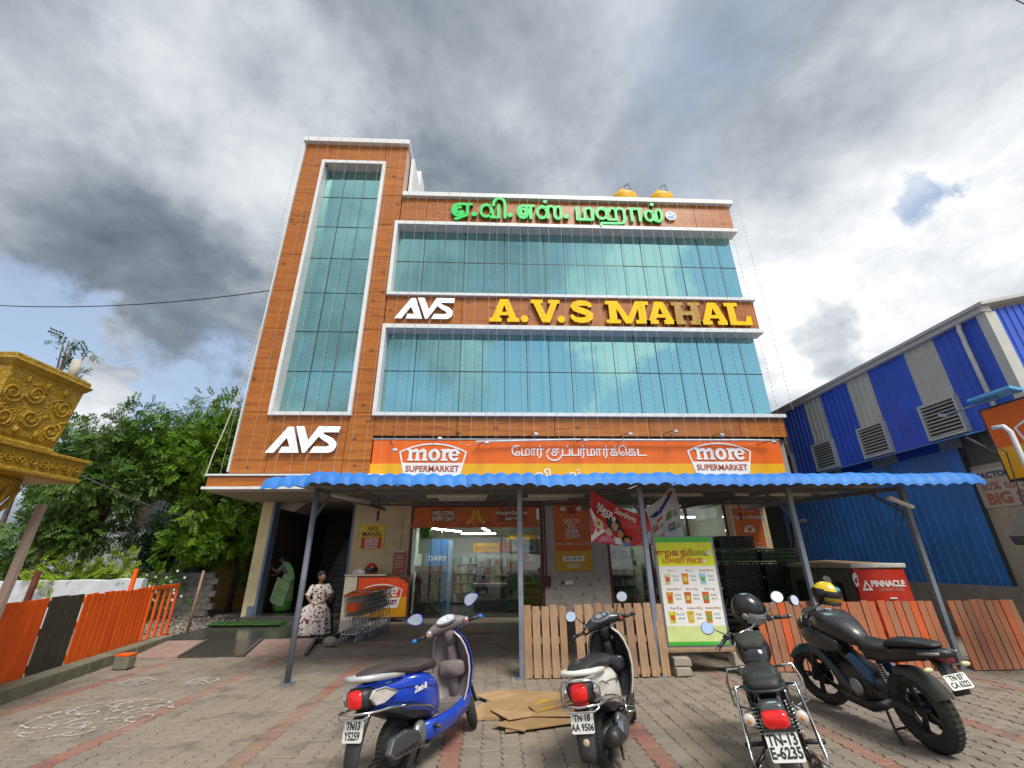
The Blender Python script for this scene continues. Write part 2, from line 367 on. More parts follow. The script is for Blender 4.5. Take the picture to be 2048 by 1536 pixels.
# kolam: chalk drawings on the paving
MCH = rawmat('chalk_powder')
m, t, n, b = MCH
tc = n('ShaderNodeTexCoord'); nz = n('ShaderNodeTexNoise', {'Vector': tc.outputs['Object'], 'Scale': 16., 'Detail': 8., 'Roughness': .75}).outputs[0]
b.inputs['Base Color'].default_value = (.72, .70, .68, 1); b.inputs['Roughness'].default_value = 1
t.links.new(n.math('MULTIPLY', n.smooth(nz, .42, .64), .72), b.inputs['Alpha']); MCH = m
def chalk(name, label, cx, cy, rot, paths, w):
    root = thing(name, label, 'chalk drawing', (cx, cy, .006), rotz=rot, group='chalk drawings on the paving')
    for pts in paths:
        q = MB()
        for i in range(len(pts) - 1):
            a, c = Vector((*pts[i], 0)), Vector((*pts[i + 1], 0)); d = (c - a)
            if d.length < 1e-5: continue
            nn = Vector((-d.y, d.x, 0)).normalized() * w / 2; z = Vector((0, 0, .006 + .0006 * (i % 3)))
            q.add([a - nn + z, c - nn + z, c + nn + z, a + nn + z], [(0, 1, 2, 3)])
        q.build('chalk_line', MCH, root, fix=False)
    return root
pts = []
for k in range(6):
    a0 = 2 * math.pi * k / 6
    pts.append([(math.cos(a0 + .5 * math.sin(s * math.pi)) * (.15 + .55 * s), math.sin(a0 + .5 * math.sin(s * math.pi)) * (.15 + .55 * s)) for s in [i / 8 for i in range(9)]])
    pts.append([(math.cos(a0 + .5) * .52 + .13 * math.cos(s), math.sin(a0 + .5) * .52 + .13 * math.sin(s)) for s in [i * .63 for i in range(11)]])
    pts.append([(math.cos(a0 + .2) * .3 + .1 * math.cos(s), math.sin(a0 + .2) * .3 + .09 * math.sin(s)) for s in [i * .63 for i in range(11)]])
pts.append([(.68 * math.cos(s), .68 * math.sin(s)) for s in [i * .21 for i in range(20)]])
chalk('chalk_drawing', 'large smudged white chalk kolam drawn on the paving at the left', -4.55, 6.35, .35, pts, .030)
sm = [[(.2 * math.cos(s), .2 * math.sin(s)) for s in [i * .5 for i in range(13)]], [(-.25, 0), (.25, .05)], [(0, -.22), (.03, .22)], [(-.16, -.15), (.15, .17)]]
chalk('chalk_drawing', 'small white chalk kolam on the paving nearest the kerb', -5.35, 8.0, .2, sm, .035)
chalk('chalk_drawing', 'small white chalk kolam on the paving furthest from the kerb', -4.35, 7.95, .9, sm, .035)
chalk('chalk_drawing', 'faint row of chalk dots between the two small kolams', -4.85, 8.05, .1, [[(-.25 + .1 * k, .01 * k), (-.2 + .1 * k, .03 + .01 * k)] for k in range(5)], .04)
# ================================================================ main building
def wood_mat():
    m, t, n, b = rawmat('timber_print_panel'); ge = n('ShaderNodeNewGeometry'); oi = n('ShaderNodeObjectInfo')
    mp = n('ShaderNodeMapping', {0: ge.outputs['Position'], 3: (.55, 1., 7.)})
    off = n('ShaderNodeVectorMath', {0: mp.outputs[0], 1: n('ShaderNodeCombineXYZ', {0: n.math('MULTIPLY', oi.outputs['Random'], 40.)}).outputs[0]}, operation='ADD').outputs[0]
    gr = n('ShaderNodeTexNoise', {'Vector': off, 'Scale': 1.6, 'Detail': 9., 'Roughness': .68, 'Distortion': .35}).outputs[0]
    mp2 = n('ShaderNodeMapping', {0: ge.outputs['Position'], 3: (1.25, 1., 1.9)})
    vo = n('ShaderNodeTexVoronoi', {'Vector': mp2.outputs[0], 'Scale': 1.25, 'Randomness': 1.}).outputs['Distance']
    wob = n('ShaderNodeTexNoise', {'Vector': ge.outputs['Position'], 'Scale': 5., 'Detail': 4.}).outputs[0]
    knot = n.smooth(n.math('ADD', vo, n.math('MULTIPLY', n.math('SUBTRACT', wob, .5), .2)), .19, .07)
    big = n('ShaderNodeTexNoise', {'Vector': ge.outputs['Position'], 'Scale': .5, 'Detail': 4.}).outputs[0]
    col = n.ramp(gr, [(.28, (.13, .030, .004)), (.44, (.37, .105, .009)), (.72, (.56, .195, .020))])
    col = n.mix(n.math('MULTIPLY', n.smooth(big, .4, .65), .3), col, (.38, .12, .015))
    col = n.mix(n.math('MULTIPLY', knot, .8), col, (.055, .014, .004))
    st = n('ShaderNodeTexNoise', {'Vector': n('ShaderNodeMapping', {0: ge.outputs['Position'], 3: (5., 1., .25)}).outputs[0], 'Scale': 1.3, 'Detail': 7., 'Roughness': .65}).outputs[0]
    col = n.mix(n.math('MULTIPLY', n.smooth(st, .52, .70), .38), col, (.20, .085, .04)); col = n.mix(n.math('MULTIPLY', oi.outputs['Random'], .30), col, (.30, .095, .018))
    t.links.new(col, b.inputs['Base Color']); t.links.new(n.math('ADD', .24, n.math('MULTIPLY', st, .25)), b.inputs['Roughness']); b.inputs['Specular IOR Level'].default_value = .5
    return m
MWOOD = wood_mat()
MWH = mat('white_aluminium', (.72, .74, .73), .4, var=.07, scale=3, dirt=.32, dirtcol=(.45, .44, .41), stretch=(3, 1, .6))
MSOF = mat('soffit_grey', (.42, .42, .42), .7, var=.08, dirt=.15)
MCORE = mat('joint_black', (.03, .018, .012), .8, var=0)
MCREAM = mat('cream_plaster', (.60, .47, .28), .85, var=.08, scale=3, dirt=.22, bump=.05)
MCREAM2 = mat('yellow_cream_plaster', (.74, .60, .34), .85, var=.07, scale=3, dirt=.15, bump=.05)
MWALLW = mat('off_white_plaster', (.46, .41, .37), .85, var=.1, scale=4, dirt=.3, bump=.08)
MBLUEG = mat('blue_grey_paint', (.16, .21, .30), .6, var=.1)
MCONC = mat('raw_concrete', (.27, .25, .22), .9, var=.2, scale=5, dirt=.4, bump=.2)
MMUL = mat('dark_mullion', (.018, .03, .035), .4, var=0)
MBRN = mat('red_brown_steel', (.13, .022, .015), .5, var=.15, dirt=.2)
def refl_glass():
    m, t, n, b = rawmat('reflective_teal_glass'); ge = n('ShaderNodeNewGeometry')
    nz = n('ShaderNodeTexNoise', {'Vector': ge.outputs['Position'], 'Scale': .45, 'Detail': 2.}).outputs[0]
    b.inputs['Base Color'].default_value = (.31, .60, .585, 1); b.inputs['Metallic'].default_value = .93; b.inputs['Roughness'].default_value = .025
    bp = n('ShaderNodeBump', {'Strength': .10, 'Distance': .12, 'Height': nz}); t.links.new(bp.outputs[0], b.inputs['Normal']); return m
MGLASS = refl_glass()
bld = thing('commercial_building', 'three storey building with orange timber-look cladding, teal glass and a tall stair tower', 'building', (0, 15.3, 0))
B0 = Vector((0, 15.3, 0))
def bp(name, q, m, parent=None, bevel=0., **k):            # building part given in world coordinates
    q.xform(Matrix.Translation(-B0)); return q.build(name, m, parent or bld, bevel=bevel, **k)
YF, YG = 13.4, 13.72                                       # cladding face, glass face
q = MB(); q.box(-7.90, -3.74, 13.9, 17.6, 3.75, 17.95)
q.box(-7.90, -7.12, YF + .05, 13.9, 3.75, 17.95).box(-4.50, -3.74, YF + .05, 13.9, 3.75, 17.95).box(-7.12, -4.50, YF + .05, 13.9, 16.98, 17.95).box(-7.12, -4.50, YF + .05, 13.9, 3.75, 6.0)
q.box(-3.74, 9.60, 13.9, 24, 3.75, 15.14)
for z0, z1 in ((13.75, 15.14), (9.25, 10.56), (5.28, 6.02)): q.box(-3.74, 9.64, YF + .05, 13.9, z0, z1)
bp('wall', q, MCORE)
def panel(x0, x1, z0, z1, y=YF, g=.009):
    q = MB().box(x0 + g, x1 - g, y, y + .045, z0 + g, z1 - g); return bp('wall_panel', q, MWOOD)
TZ = [4.15, 4.56, 6.10, 7.63, 9.14, 10.69, 12.27, 13.77, 15.28, 16.77, 17.97]
for i in range(len(TZ) - 1):
    z0, z1 = TZ[i], TZ[i + 1]
    if z1 <= 6.2:
        for a, c in ((-7.92, -6.88), (-6.88, -4.6), (-4.6, -3.76)): panel(a, c, z0, min(z1, 6.1))
    elif z0 >= 16.7:
        for a, c in ((-7.92, -6.88), (-6.88, -4.6), (-4.6, -3.70)): panel(a, c, z0 if a != -6.88 else 17.0, z1)
    else:
        panel(-7.92, -7.08, z0, z1); panel(-4.52, -3.86 if z0 < 13.7 else -3.72, z0, z1)
# tower side strip above the main roof
for z0, z1 in ((15.28, 16.77), (16.77, 17.97)): bp('wall_panel', MB().box(-3.72, -3.69, 13.41, 13.95, z0 + .01, z1 - .01), mat('side_panel', (.55, .40, .34), .5, var=.1))
def band(z0, z1, xs):
    for a, c in zip(xs[:-1], xs[1:]): panel(a, c, z0, z1)
band(13.91, 15.15, [-3.70, -2.7, -1.15, .4, 1.95, 3.5, 5.05, 6.6, 8.15, 9.68])
band(9.33, 10.52, [-3.84, -1.15, 2.0, 5.1, 8.15, 9.68])
band(5.33, 5.96, [-3.76, -1.15, 2.0, 5.1, 8.15, 9.68])
# copings
bp('coping', MB().box(-8.0, -3.62, 13.22, 17.7, 17.98, 18.22), MWH, bevel=.01)
bp('coping', MB().box(-3.68, 9.80, 13.25, 14.1, 15.16, 15.37), MWH, bevel=.01)
bp('coping', MB().box(-7.97, -7.93, 13.35, 13.5, 4.2, 17.97), MWH)
# --- windows
def window(name, x0, x1, z0, z1, xs, zs, right=True, ext=0.):
    """white reveal frame (outer x0..x1, z0..z1) with glass panes between mullions xs and transoms zs"""
    t_ = .125; q = MB(); yf = 13.28; yb = YG + .05; e = x1 + ext
    q.box(x0, e, yf, yb, z1 - .16, z1).box(x0, e, yf, yb, z0, z0 + .115).box(x0, x0 + t_, yf, yb, z0 + .115, z1 - .16)
    if right: q.box(x1 - t_, x1, yf, yb, z0 + .115, z1 - .16)
    fr = bp(name, q, MWH, bevel=.006)
    gx0, gx1 = x0 + t_, (x1 - t_ if right else x1); gz0, gz1 = z0 + .115, z1 - .16
    X = [gx0] + xs + [gx1]; Z = [gz0] + zs + [gz1]
    rj = random.Random(hash(name) % 97)
    for i in range(len(X) - 1):
        for j in range(len(Z) - 1):
            p = MB().box(X[i] + .008, X[i + 1] - .008, YG, YG + .03, Z[j] + .008, Z[j + 1] - .008); p.v = [(a, b_ + rj.uniform(-.005, .005) if b_ < YG + .01 else b_, c) for a, b_, c in p.v]; bp('glass_pane', p, MGLASS, fr)
    q = MB()
    for x in xs: q.box(x - .012, x + .012, YG - .012, YG + .01, gz0, gz1)
    bp('mullion', q, MMUL, fr); q = MB()
    for z in zs: q.box(gx0, gx1, YG - .010, YG + .012, z - .014, z + .014)
    bp('transom', q, MMUL, fr)
    q = MB().box(gx0, gx1, YG + .035, YG + .06, gz0, gz1); bp('backing', q, MCORE, fr)
    return fr
bm_ = [-2.71 + .777 * k for k in range(16)]
window('window_frame', -7.10, -4.51, 5.97, 17.0, [-6.20, -5.42], [7.66, 9.20, 10.81, 12.36, 13.88, 15.40])
window('window_frame', -3.85, 9.57, 10.52, 13.90, bm_, [12.29], right=False, ext=.15)
window('window_frame', -3.85, 9.57, 5.97, 9.32, bm_, [7.71], right=False, ext=.16)
# rooftop stair head and parapet return
bp('stair_head', MB().box(-4.6, -3.55, 15.6, 16.6, 15.3, 19.1).box(-3.64, -3.5, 13.9, 16.2, 15.3, 17.9), mat('white_wash', (.75, .75, .76), .8, var=.05, dirt=.15), bevel=.01)
bp('roof', MB().box(-7.85, 9.5, 14, 24, 15.12, 15.2), MCONC)
# ledge below the tower with white trims
bp('ledge_panel', MB().box(-8.18, -3.2, 12.9, 12.94, 3.68, 3.97), MWOOD)
bp('ledge', MB().box(-8.2, -3.2, 12.95, 13.5, 3.66, 3.99), MCORE)
bp('ledge_trim', MB().box(-8.26, -3.2, 12.85, 13.45, 3.985, 4.04), MWH, bevel=.006)
bp('ledge_trim', MB().box(-8.26, -3.2, 12.83, 13.0, 3.60, 3.675), MWH, bevel=.006)
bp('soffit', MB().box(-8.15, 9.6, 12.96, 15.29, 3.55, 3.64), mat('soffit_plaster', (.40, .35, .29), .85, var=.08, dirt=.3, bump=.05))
bp('beam', MB().box(-3.2, 9.62, 13.6, 15.29, 3.64, 5.29), mat('beam_plaster', (.30, .28, .27), .85, var=.1))  # beam in plain even grey plaster
# ground floor
bp('pillar', MB().box(-7.68, -7.33, 15.3, 15.7, 0, 3.55), MCREAM2, bevel=.008)
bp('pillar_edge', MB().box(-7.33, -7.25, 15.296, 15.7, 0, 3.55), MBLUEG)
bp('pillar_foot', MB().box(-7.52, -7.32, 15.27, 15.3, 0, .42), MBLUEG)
bp('shop_wall', MB().box(-4.58, -2.72, 15.3, 15.6, 0, 3.55), MCREAM)
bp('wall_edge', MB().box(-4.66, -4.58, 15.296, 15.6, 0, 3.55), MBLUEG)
bp('shop_wall', MB().box(1.72, 3.86, 15.3, 15.6, 0, 3.55), MWALLW)
bp('shop_wall', MB().box(8.12, 9.55, 15.3, 15.6, 0, 3.55), MCREAM)
bp('lintel', MB().box(-2.72, 1.72, 15.3, 15.6, 3.40, 3.55), MBRN)
bp('lintel', MB().box(3.86, 8.12, 15.3, 15.6, 3.42, 3.55), MBRN)
q = MB()
for k, (x, z) in enumerate([(2.2, .55), (2.95, .62), (3.3, .5), (2.6, 1.02), (3.05, .3), (3.6, .75), (2.35, .33), (3.22, .92), (2.05, .8), (3.5, 1.05), (2.75, 1.12)]):
    q.prism([(x + .022 * math.cos(a) * (1 + .3 * math.sin(k + a * 2)), z + .035 * math.sin(a)) for a in [i * .785 for i in range(8)]], 15.292, 15.2985)
bp('paint_chip', q, MBRN)
q = MB().box(3.86, 8.12, 19.2, 19.3, 0, 3.5).box(8.12, 9.5, 15.6, 24, 0, 3.5).box(-2.9, -2.72, 15.6, 21, 0, 3.55).box(-2.8, 3.9, 20.9, 21, 0, 3.55); bp('shop_inner_wall', q, mat('shop_interior_wall', (.42, .40, .33), .8, var=.05))
bp('shop_ceiling', MB().box(-2.8, 8.2, 15.6, 21, 3.42, 3.5), mat('shop_ceiling_tile', (.55, .55, .52), .8, var=.05))
bp('shop_floor', MB().box(-2.8, 8.2, 15.3, 21, -.03, .02), mat('shop_floor_tile', (.16, .15, .13), .18, var=.2, scale=2))
# stair well
bp('stair_ceiling', MB().box(-7.9, -3.75, 15.3, 20.4, 3.56, 3.72), MCONC)
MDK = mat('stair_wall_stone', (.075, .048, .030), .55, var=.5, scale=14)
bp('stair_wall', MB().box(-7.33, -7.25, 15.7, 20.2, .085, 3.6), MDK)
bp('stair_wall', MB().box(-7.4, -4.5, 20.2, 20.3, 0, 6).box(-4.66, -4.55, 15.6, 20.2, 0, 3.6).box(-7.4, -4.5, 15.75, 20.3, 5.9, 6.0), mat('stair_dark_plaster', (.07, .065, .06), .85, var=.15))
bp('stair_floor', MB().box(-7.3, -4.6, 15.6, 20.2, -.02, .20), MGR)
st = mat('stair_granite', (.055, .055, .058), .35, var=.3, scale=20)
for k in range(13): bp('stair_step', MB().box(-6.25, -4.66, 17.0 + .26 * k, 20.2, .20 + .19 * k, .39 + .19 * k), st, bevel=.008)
bp('stair_soffit', MB().prism([(-7.25, 3.56), (-7.25, 3.36), (-6.75, 3.26), (-6.35, 3.56)], 15.6, 16.9), mat('soffit_plaster', (.40, .35, .29)))
sb = thing('switch_board', 'small white switch board on the dark stair wall', 'switch', (-7.245, 16.7, 1.55), R(0))
MB().box(0, .03, -.16, .16, -.19, .19).build('plate', MWH, sb, bevel=.008)
for k in (-.08, 0, .08): MB().box(.03, .042, k - .025, k + .025, -.07, .07).build('switch', mat('switch_grey', (.45, .45, .45), .4), sb)
# ================================================================ raised letters on the facade
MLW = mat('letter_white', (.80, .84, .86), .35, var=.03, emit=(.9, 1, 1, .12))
MLE = mat('letter_edge_grey', (.30, .22, .20), .5)
MLY = mat('letter_yellow', (.93, .57, .001), .55, var=.03, spec=.2)
MLYD = mat('letter_yellow_faded', (.47, .26, .01), .5, var=.25, scale=9, dirt=.4)
MLYE = mat('letter_side_brown', (.32, .10, .01), .5)
MLG = mat('letter_green', (.005, .66, .10), .4, var=.03)
MLGE = mat('letter_side_dark_green', (.02, .14, .03), .5)
def letter(parent, name, outline, holes, sx, sz, ox, oz, y0, y1, face, edge):
    """solid letter from outline and holes (unit height) via a filled 2D curve"""
    cu = bpy.data.curves.new(name, 'CURVE'); cu.dimensions = '2D'; cu.fill_mode = 'BOTH'; cu.extrude = (y1 - y0) / 2
    for poly in [outline] + holes:
        sp = cu.splines.new('POLY'); sp.points.add(len(poly) - 1); sp.use_cyclic_u = True
        for p, (x, z) in zip(sp.points, poly): p.co = (ox + x * sx, oz + z * sz, 0, 1)
    o = bpy.data.objects.new(name, cu); COL.objects.link(o); o.parent = parent
    o.rotation_euler = FACE.to_euler(); o.location = (0, (y0 + y1) / 2, 0); cu.materials.append(face); TEXTS.append(o); LET.append((o, edge)); return o
def stroke(path, w):                                       # polyline -> band outline
    L, Rr = [], []
    for i, p in enumerate(path):
        a = Vector(path[max(i - 1, 0)]); c = Vector(path[min(i + 1, len(path) - 1)]); d = (c - a).normalized(); nn = Vector((-d.y, d.x)) * (w[i] if isinstance(w, list) else w) / 2
        L.append((p[0] + nn.x, p[1] + nn.y)); Rr.append((p[0] - nn.x, p[1] - nn.y))
    return L + Rr[::-1]
def avs_logo(label, x, z, w, h):
    s = thing('logo_sign', label, 'sign', (x, 13.38, z), group='AVS logo signs')
    # coordinates over a 0..2.6 x 0..1 field, slanted like the original mark
    A = [(0, 0), (.30, 0), (.735, .60), (.87, .27), (.64, .27), (.555, .12), (.53, 0), (1.12, 0), (.80, 1), (.72, 1)]
    A = [(0, 0), (.32, 0), (.70, .56), (.865, .22), (.58, .22), (.50, 0), (1.235, 0), (.88, .98), (.68, .98)]
    V = [(.97, 1), (1.27, 1), (1.50, .46), (1.82, 1), (2.14, 1), (1.46, 0), (1.36, 0)]
    Sg = [(1.62, 0), (2.25, 0)] + arc(2.28, .29, .30, .29, -90, 20, 8) + [(2.40, .55), (2.02, .72), (2.07, .77), (2.62, .77), (2.64, 1)] + [(2.12, 1)] + arc(2.05, .76, .24, .24, 90, 210, 7) + [(1.98, .52), (2.25, .36), (2.33, .27), (2.20, .23), (1.75, .23)]
    for nm, pl_ in (('letter_a', A), ('letter_v', V), ('letter_s', Sg)): letter(s, 'letter', pl_, [], w / 2.64, h, 0, 0, -.10, 0, MLW, MLE)
    return s
avs_logo('lower white AVS logo on the stair tower above the blue canopy', -6.93, 4.76, 2.16, .84)
avs_logo('upper white AVS logo beside the yellow hall name', -3.48, 9.53, 2.08, .86)
# slab-serif capitals, unit height
def ser(x0, x1, z0, z1): return [(x0, z0), (x1, z0), (x1, z1), (x0, z1)]
GL = {}
GL['A'] = (1.08, [(0, 0), (.44, 0), (.44, .17), (.355, .17), (.39, .28), (.69, .28), (.725, .17), (.64, .17), (.64, 0), (1.08, 0), (1.08, .17), (.98, .17), (.70, 1), (.38, 1), (.10, .17), (0, .17)], [[(.45, .43), (.54, .74), (.63, .43)]])
GL['V'] = (1.06, [(0, 1), (.44, 1), (.44, .84), (.36, .84), (.545, .30), (.72, .84), (.64, .84), (.64, 1), (1.06, 1), (1.06, .84), (.97, .84), (.68, 0), (.39, 0), (.09, .84), (0, .84)], [])
GL['H'] = (1.06, [(0, 0), (.46, 0), (.46, .16), (.36, .16), (.36, .41), (.70, .41), (.70, .16), (.60, .16), (.60, 0), (1.06, 0), (1.06, .16), (.96, .16), (.96, .84), (1.06, .84), (1.06, 1), (.60, 1), (.60, .84), (.70, .84), (.70, .59), (.36, .59), (.36, .84), (.46, .84), (.46, 1), (0, 1), (0, .84), (.10, .84), (.10, .16), (0, .16)], [])
GL['M'] = (1.28, [(0, 0), (.42, 0), (.42, .16), (.32, .16), (.32, .66), (.55, 0), (.73, 0), (.96, .66), (.96, .16), (.86, .16), (.86, 0), (1.28, 0), (1.28, .16), (1.18, .16), (1.18, .84), (1.28, .84), (1.28, 1), (.90, 1), (.64, .30), (.38, 1), (0, 1), (0, .84), (.10, .84), (.10, .16), (0, .16)], [])
GL['L'] = (.92, [(0, 0), (.92, 0), (.92, .40), (.76, .40), (.70, .17), (.36, .17), (.36, .84), (.50, .84), (.50, 1), (0, 1), (0, .84), (.10, .84), (.10, .17), (0, .17)], [])
sp = [(.80, .70), (.74, .82), (.60, .88), (.42, .88), (.27, .83), (.21, .72), (.27, .62), (.42, .56), (.62, .47), (.74, .37), (.74, .24), (.62, .14), (.44, .11), (.26, .14), (.15, .24), (.12, .36)]
so = stroke(sp, [.10, .20, .24, .25, .25, .25, .26, .27, .27, .26, .25, .25, .24, .22, .17, .08])
GL['S'] = (.90, so, [])
GL['.'] = (.34, [(.17 + .15 * math.cos(a), .14 + .15 * math.sin(a)) for a in [i * .449 for i in range(14)]], [])
s = thing('hall_name_sign', 'large raised yellow serif letters A.V.S MAHAL across the middle band', 'sign', (0, 13.38, 9.44))
def put(ch, x, sx, face=MLY): letter(s, 'letter', GL[ch][1], GL[ch][2], sx, .93, x, 0, -.13, 0, face, MLYE)
for ch, x, sx in (('A', -.15, .97), ('.', .93, .95), ('V', 1.33, .98), ('.', 2.24, .95), ('S', 2.66, 1.04)): put(ch, x, sx)
x = 4.02
for ch, wd in (('M', 1.64), ('A', 1.12), ('H', 1.10), ('A', 1.12), ('L', .95)):
    put(ch, x, wd / GL[ch][0] * .97, MLYD if ch == 'H' else MLY); x += wd * .87 + .02
# Tamil hall name in green, glyph strokes drawn in a 0..1 high field
s2 = thing('hall_name_sign', 'raised green Tamil letters of the hall name under the roof coping', 'sign', (0, 13.38, 14.16))
def glyph(parent, x, sx, sz, paths, wd, face, edge, y0=-.12, name='letter'):
    q = MB(); k = 0
    for path in paths:
        P_ = [(x + a * sx, c * sz) for a, c in path]
        for i in range(len(P_) - 1):
            a, c = Vector(P_[i]), Vector(P_[i + 1]); d = c - a
            if d.length < 1e-4: continue
            nn = Vector((-d.y, d.x)).normalized() * wd / 2; o = .0006 * (k % 7); k += 1; q.mat(0).prism([tuple(a - nn), tuple(c - nn), tuple(c + nn), tuple(a + nn)], y0 - o, y0 + .03); q.mat(1).prism([tuple(a - nn * .98), tuple(c - nn * .98), tuple(c + nn * .98), tuple(a + nn * .98)], y0 + .03, 0)
        for p in P_:
            o = .0006 * (k % 7) + .0002; k += 1; disc = [(p[0] + wd / 2 * math.cos(t_ * .628), p[1] + wd / 2 * math.sin(t_ * .628)) for t_ in range(10)]; q.mat(0).prism(disc, y0 - o, y0 + .03); q.mat(1).prism(disc, y0 + .03, 0)
    return q.build(name, [face, edge], parent)
lp = lambda cx, cz, rx, rz, a0, a1, n_=12: arc(cx, cz, rx, rz, a0, a1, n_)
curl = lp(.32, .34, .30, .33, 95, 400, 16) + lp(.34, .34, .17, .16, 40, -300, 10)      # big round left bowl of e, va, sa
TG = {
 'e': [[(1.0, .68), (.32, .68)] + curl, [(.80, .68), (.80, 0)]],
 'ee': [[(1.0, .68), (.32, .68)] + lp(.32, .36, .30, .31, 95, 330, 14) + lp(.34, .36, .16, .15, 330, 60, 10), [(.80, .68), (.80, .10), (.20, -.14)]],
 'vi': [lp(.30, .34, .28, .32, 40, 400, 16), [(.56, .20), (.56, 0), (.95, 0), (.95, .66)], [(.10, .60), (.30, .70), (.50, .60), (.62, .35), (.62, .02)], lp(.98, .72, .30, .34, 190, -5, 12) + [(1.28, .70), (1.28, 0)]],
 's': [lp(.26, .32, .24, .30, 60, 400, 14), [(.12, .60), (.30, .68), (.50, .60), (.55, .40), (.55, .02)], lp(.72, .50, .17, .19, 180, 0, 8) + [(.89, .30)] + lp(1.04, .24, .16, .24, 180, 360, 8) + [(1.20, .55)] + lp(1.06, .52, .14, .15, 0, 200, 8)],
 'ma': [[(.06, .66), (.06, 0), (.72, 0), (.72, .30)] + lp(.56, .44, .17, .20, -20, 200, 9) + [(.39, .2), (.39, 0)]],
 'ha': [lp(.24, .34, .22, .28, 40, 400, 14), [(.08, .60), (.28, .68), (.44, .60), (.50, .40), (.50, .03)], [(.50, .03), (.86, .03)], lp(.72, .48, .14, .19, 180, 0, 8) + [(.86, .03)], lp(1.04, .48, .18, .19, 180, 0, 8) + [(1.22, .10), (1.14, -.14), (.9, -.18), (.2, -.18), (.16, -.32)]],
 'aa': [[(.04, .66), (.52, .66)], [(.14, .66), (.14, 0)], [(.46, .66), (.46, 0)]],
 'l': [lp(.26, .30, .24, .28, 30, 380, 14), [(.50, .36), (.56, .06), (.80, -.02), (1.0, .12), (1.04, .36)] + lp(.86, .42, .18, .22, 10, 190, 9) + [(.68, .28), (.70, .10)]]}
for g_, x, sx, wd in (('ee', -1.66, .74, .125), ('vi', -.56, .76, .12), ('e', .92, .64, .125), ('s', 1.68, .80, .115), ('ma', 3.24, .92, .125), ('ha', 4.06, .93, .115), ('aa', 5.36, 1.0, .12), ('l', 6.04, .66, .115)): glyph(s2, x, sx, .92, TG[g_], wd, MLG, MLGE)
for x, z, wd in ((-.80, .13, .22), (.60, .13, .22), (2.84, .13, .22), (2.02, .86, .16), (6.38, .86, .16)): glyph(s2, x, 1, 1, [[(0, z), (.01, z)]], wd, MLG, MLGE)
a = thing('round_sign', 'small round blue and white A/C sign after the green letters', 'sign', (7.12, 13.36, 14.50))
MB().lathe([(.19, 0), (.21, .03), (.21, .06)], 24, rot=FACE).build('disc', MLW, a, smooth=False)
MB().lathe([(.17, .061), (.17, .066)], 24, rot=FACE).build('face', mat('sign_blue', (.03, .22, .62), .4), a)
text('letter', 'A/C', .22, MLW, a, (0, -.072, 0), .004, bold=.006)
# ================================================================ banner over the shop
MOR = mat('banner_orange', (.78, .13, .004), .45, var=.06, scale=2, dirt=.1)
MYE = mat('banner_yellow', (.80, .40, .004), .45, var=.06, scale=2, dirt=.1)
MPW = mat('print_white', (.80, .79, .76), .5, var=.03)
MPR = mat('print_red', (.52, .03, .015), .5, var=.05)
MPB = mat('print_brown', (.42, .09, .02), .5, var=.05)
MBLK = mat('print_black', (.02, .02, .025), .5, var=0)
def ringseg(q, cx, cz, ro, ri, a0, a1, y0, y1, n=14, kx=1.):
    o = arc(cx, cz, ro * kx, ro, a0, a1, n); i = arc(cx, cz, ri * kx, ri, a0, a1, n)
    for k in range(n): q.prism([o[k], o[k + 1], i[k + 1], i[k]], y0, y1)
def more_word(parent, x, z, h, w, m, y, d=.012):
    """slab-serif lower-case word, x-height h, total width w, lettering 0..4.55 units wide"""
    s = w / 4.62
    def g(rects, rings, ox):
        q = MB(); k = 0
        for r in rects: q.prism([(x + (ox + px) * s, z + pz * h) for px, pz in r], y - d - k * .0008, y + .001 * k); k += 1
        for (cx, cz, ro, ri, a0, a1, kx) in rings:
            oo = arc(cx, cz, ro * kx, ro, a0, a1, 14); ii = arc(cx, cz, ri[0], ri[1], a0, a1, 14)
            for j in range(14): q.prism([(x + (ox + px) * s, z + pz * h) for px, pz in (oo[j], oo[j + 1], ii[j + 1], ii[j])], y - d - k * .0008, y + .001 * k)
            k += 1
        q.build('letter', m, parent)
    def box_(x0, x1, z0, z1): return [(x0, z0), (x1, z0), (x1, z1), (x0, z1)]
    g([box_(.08, .38, .1, 1.), box_(0, .5, 0, .17), box_(-.05, .3, .84, 1.0), box_(.72, 1.02, .1, .72), box_(.64, 1.12, 0, .17), box_(1.36, 1.66, .1, .72), box_(1.28, 1.78, 0, .17)],
      [(.70, .70, .32, (.06, .10), 0, 180, 1.), (1.34, .70, .32, (.06, .10), 0, 180, 1.)], 0)
    g([], [(.5, .5, .53, (.2, .30), 0, 360, 1.)], 1.86)
    g([box_(.1, .4, .1, 1.), box_(0, .58, 0, .17), box_(-.03, .3, .84, 1.0)], [(.62, .66, .36, (.06, .10), 20, 175, 1.)], 2.98)
    g([box_(.1, .86, .42, .57)], [(.5, .5, .53, (.22, .31), 10, 325, 1.)], 3.66)
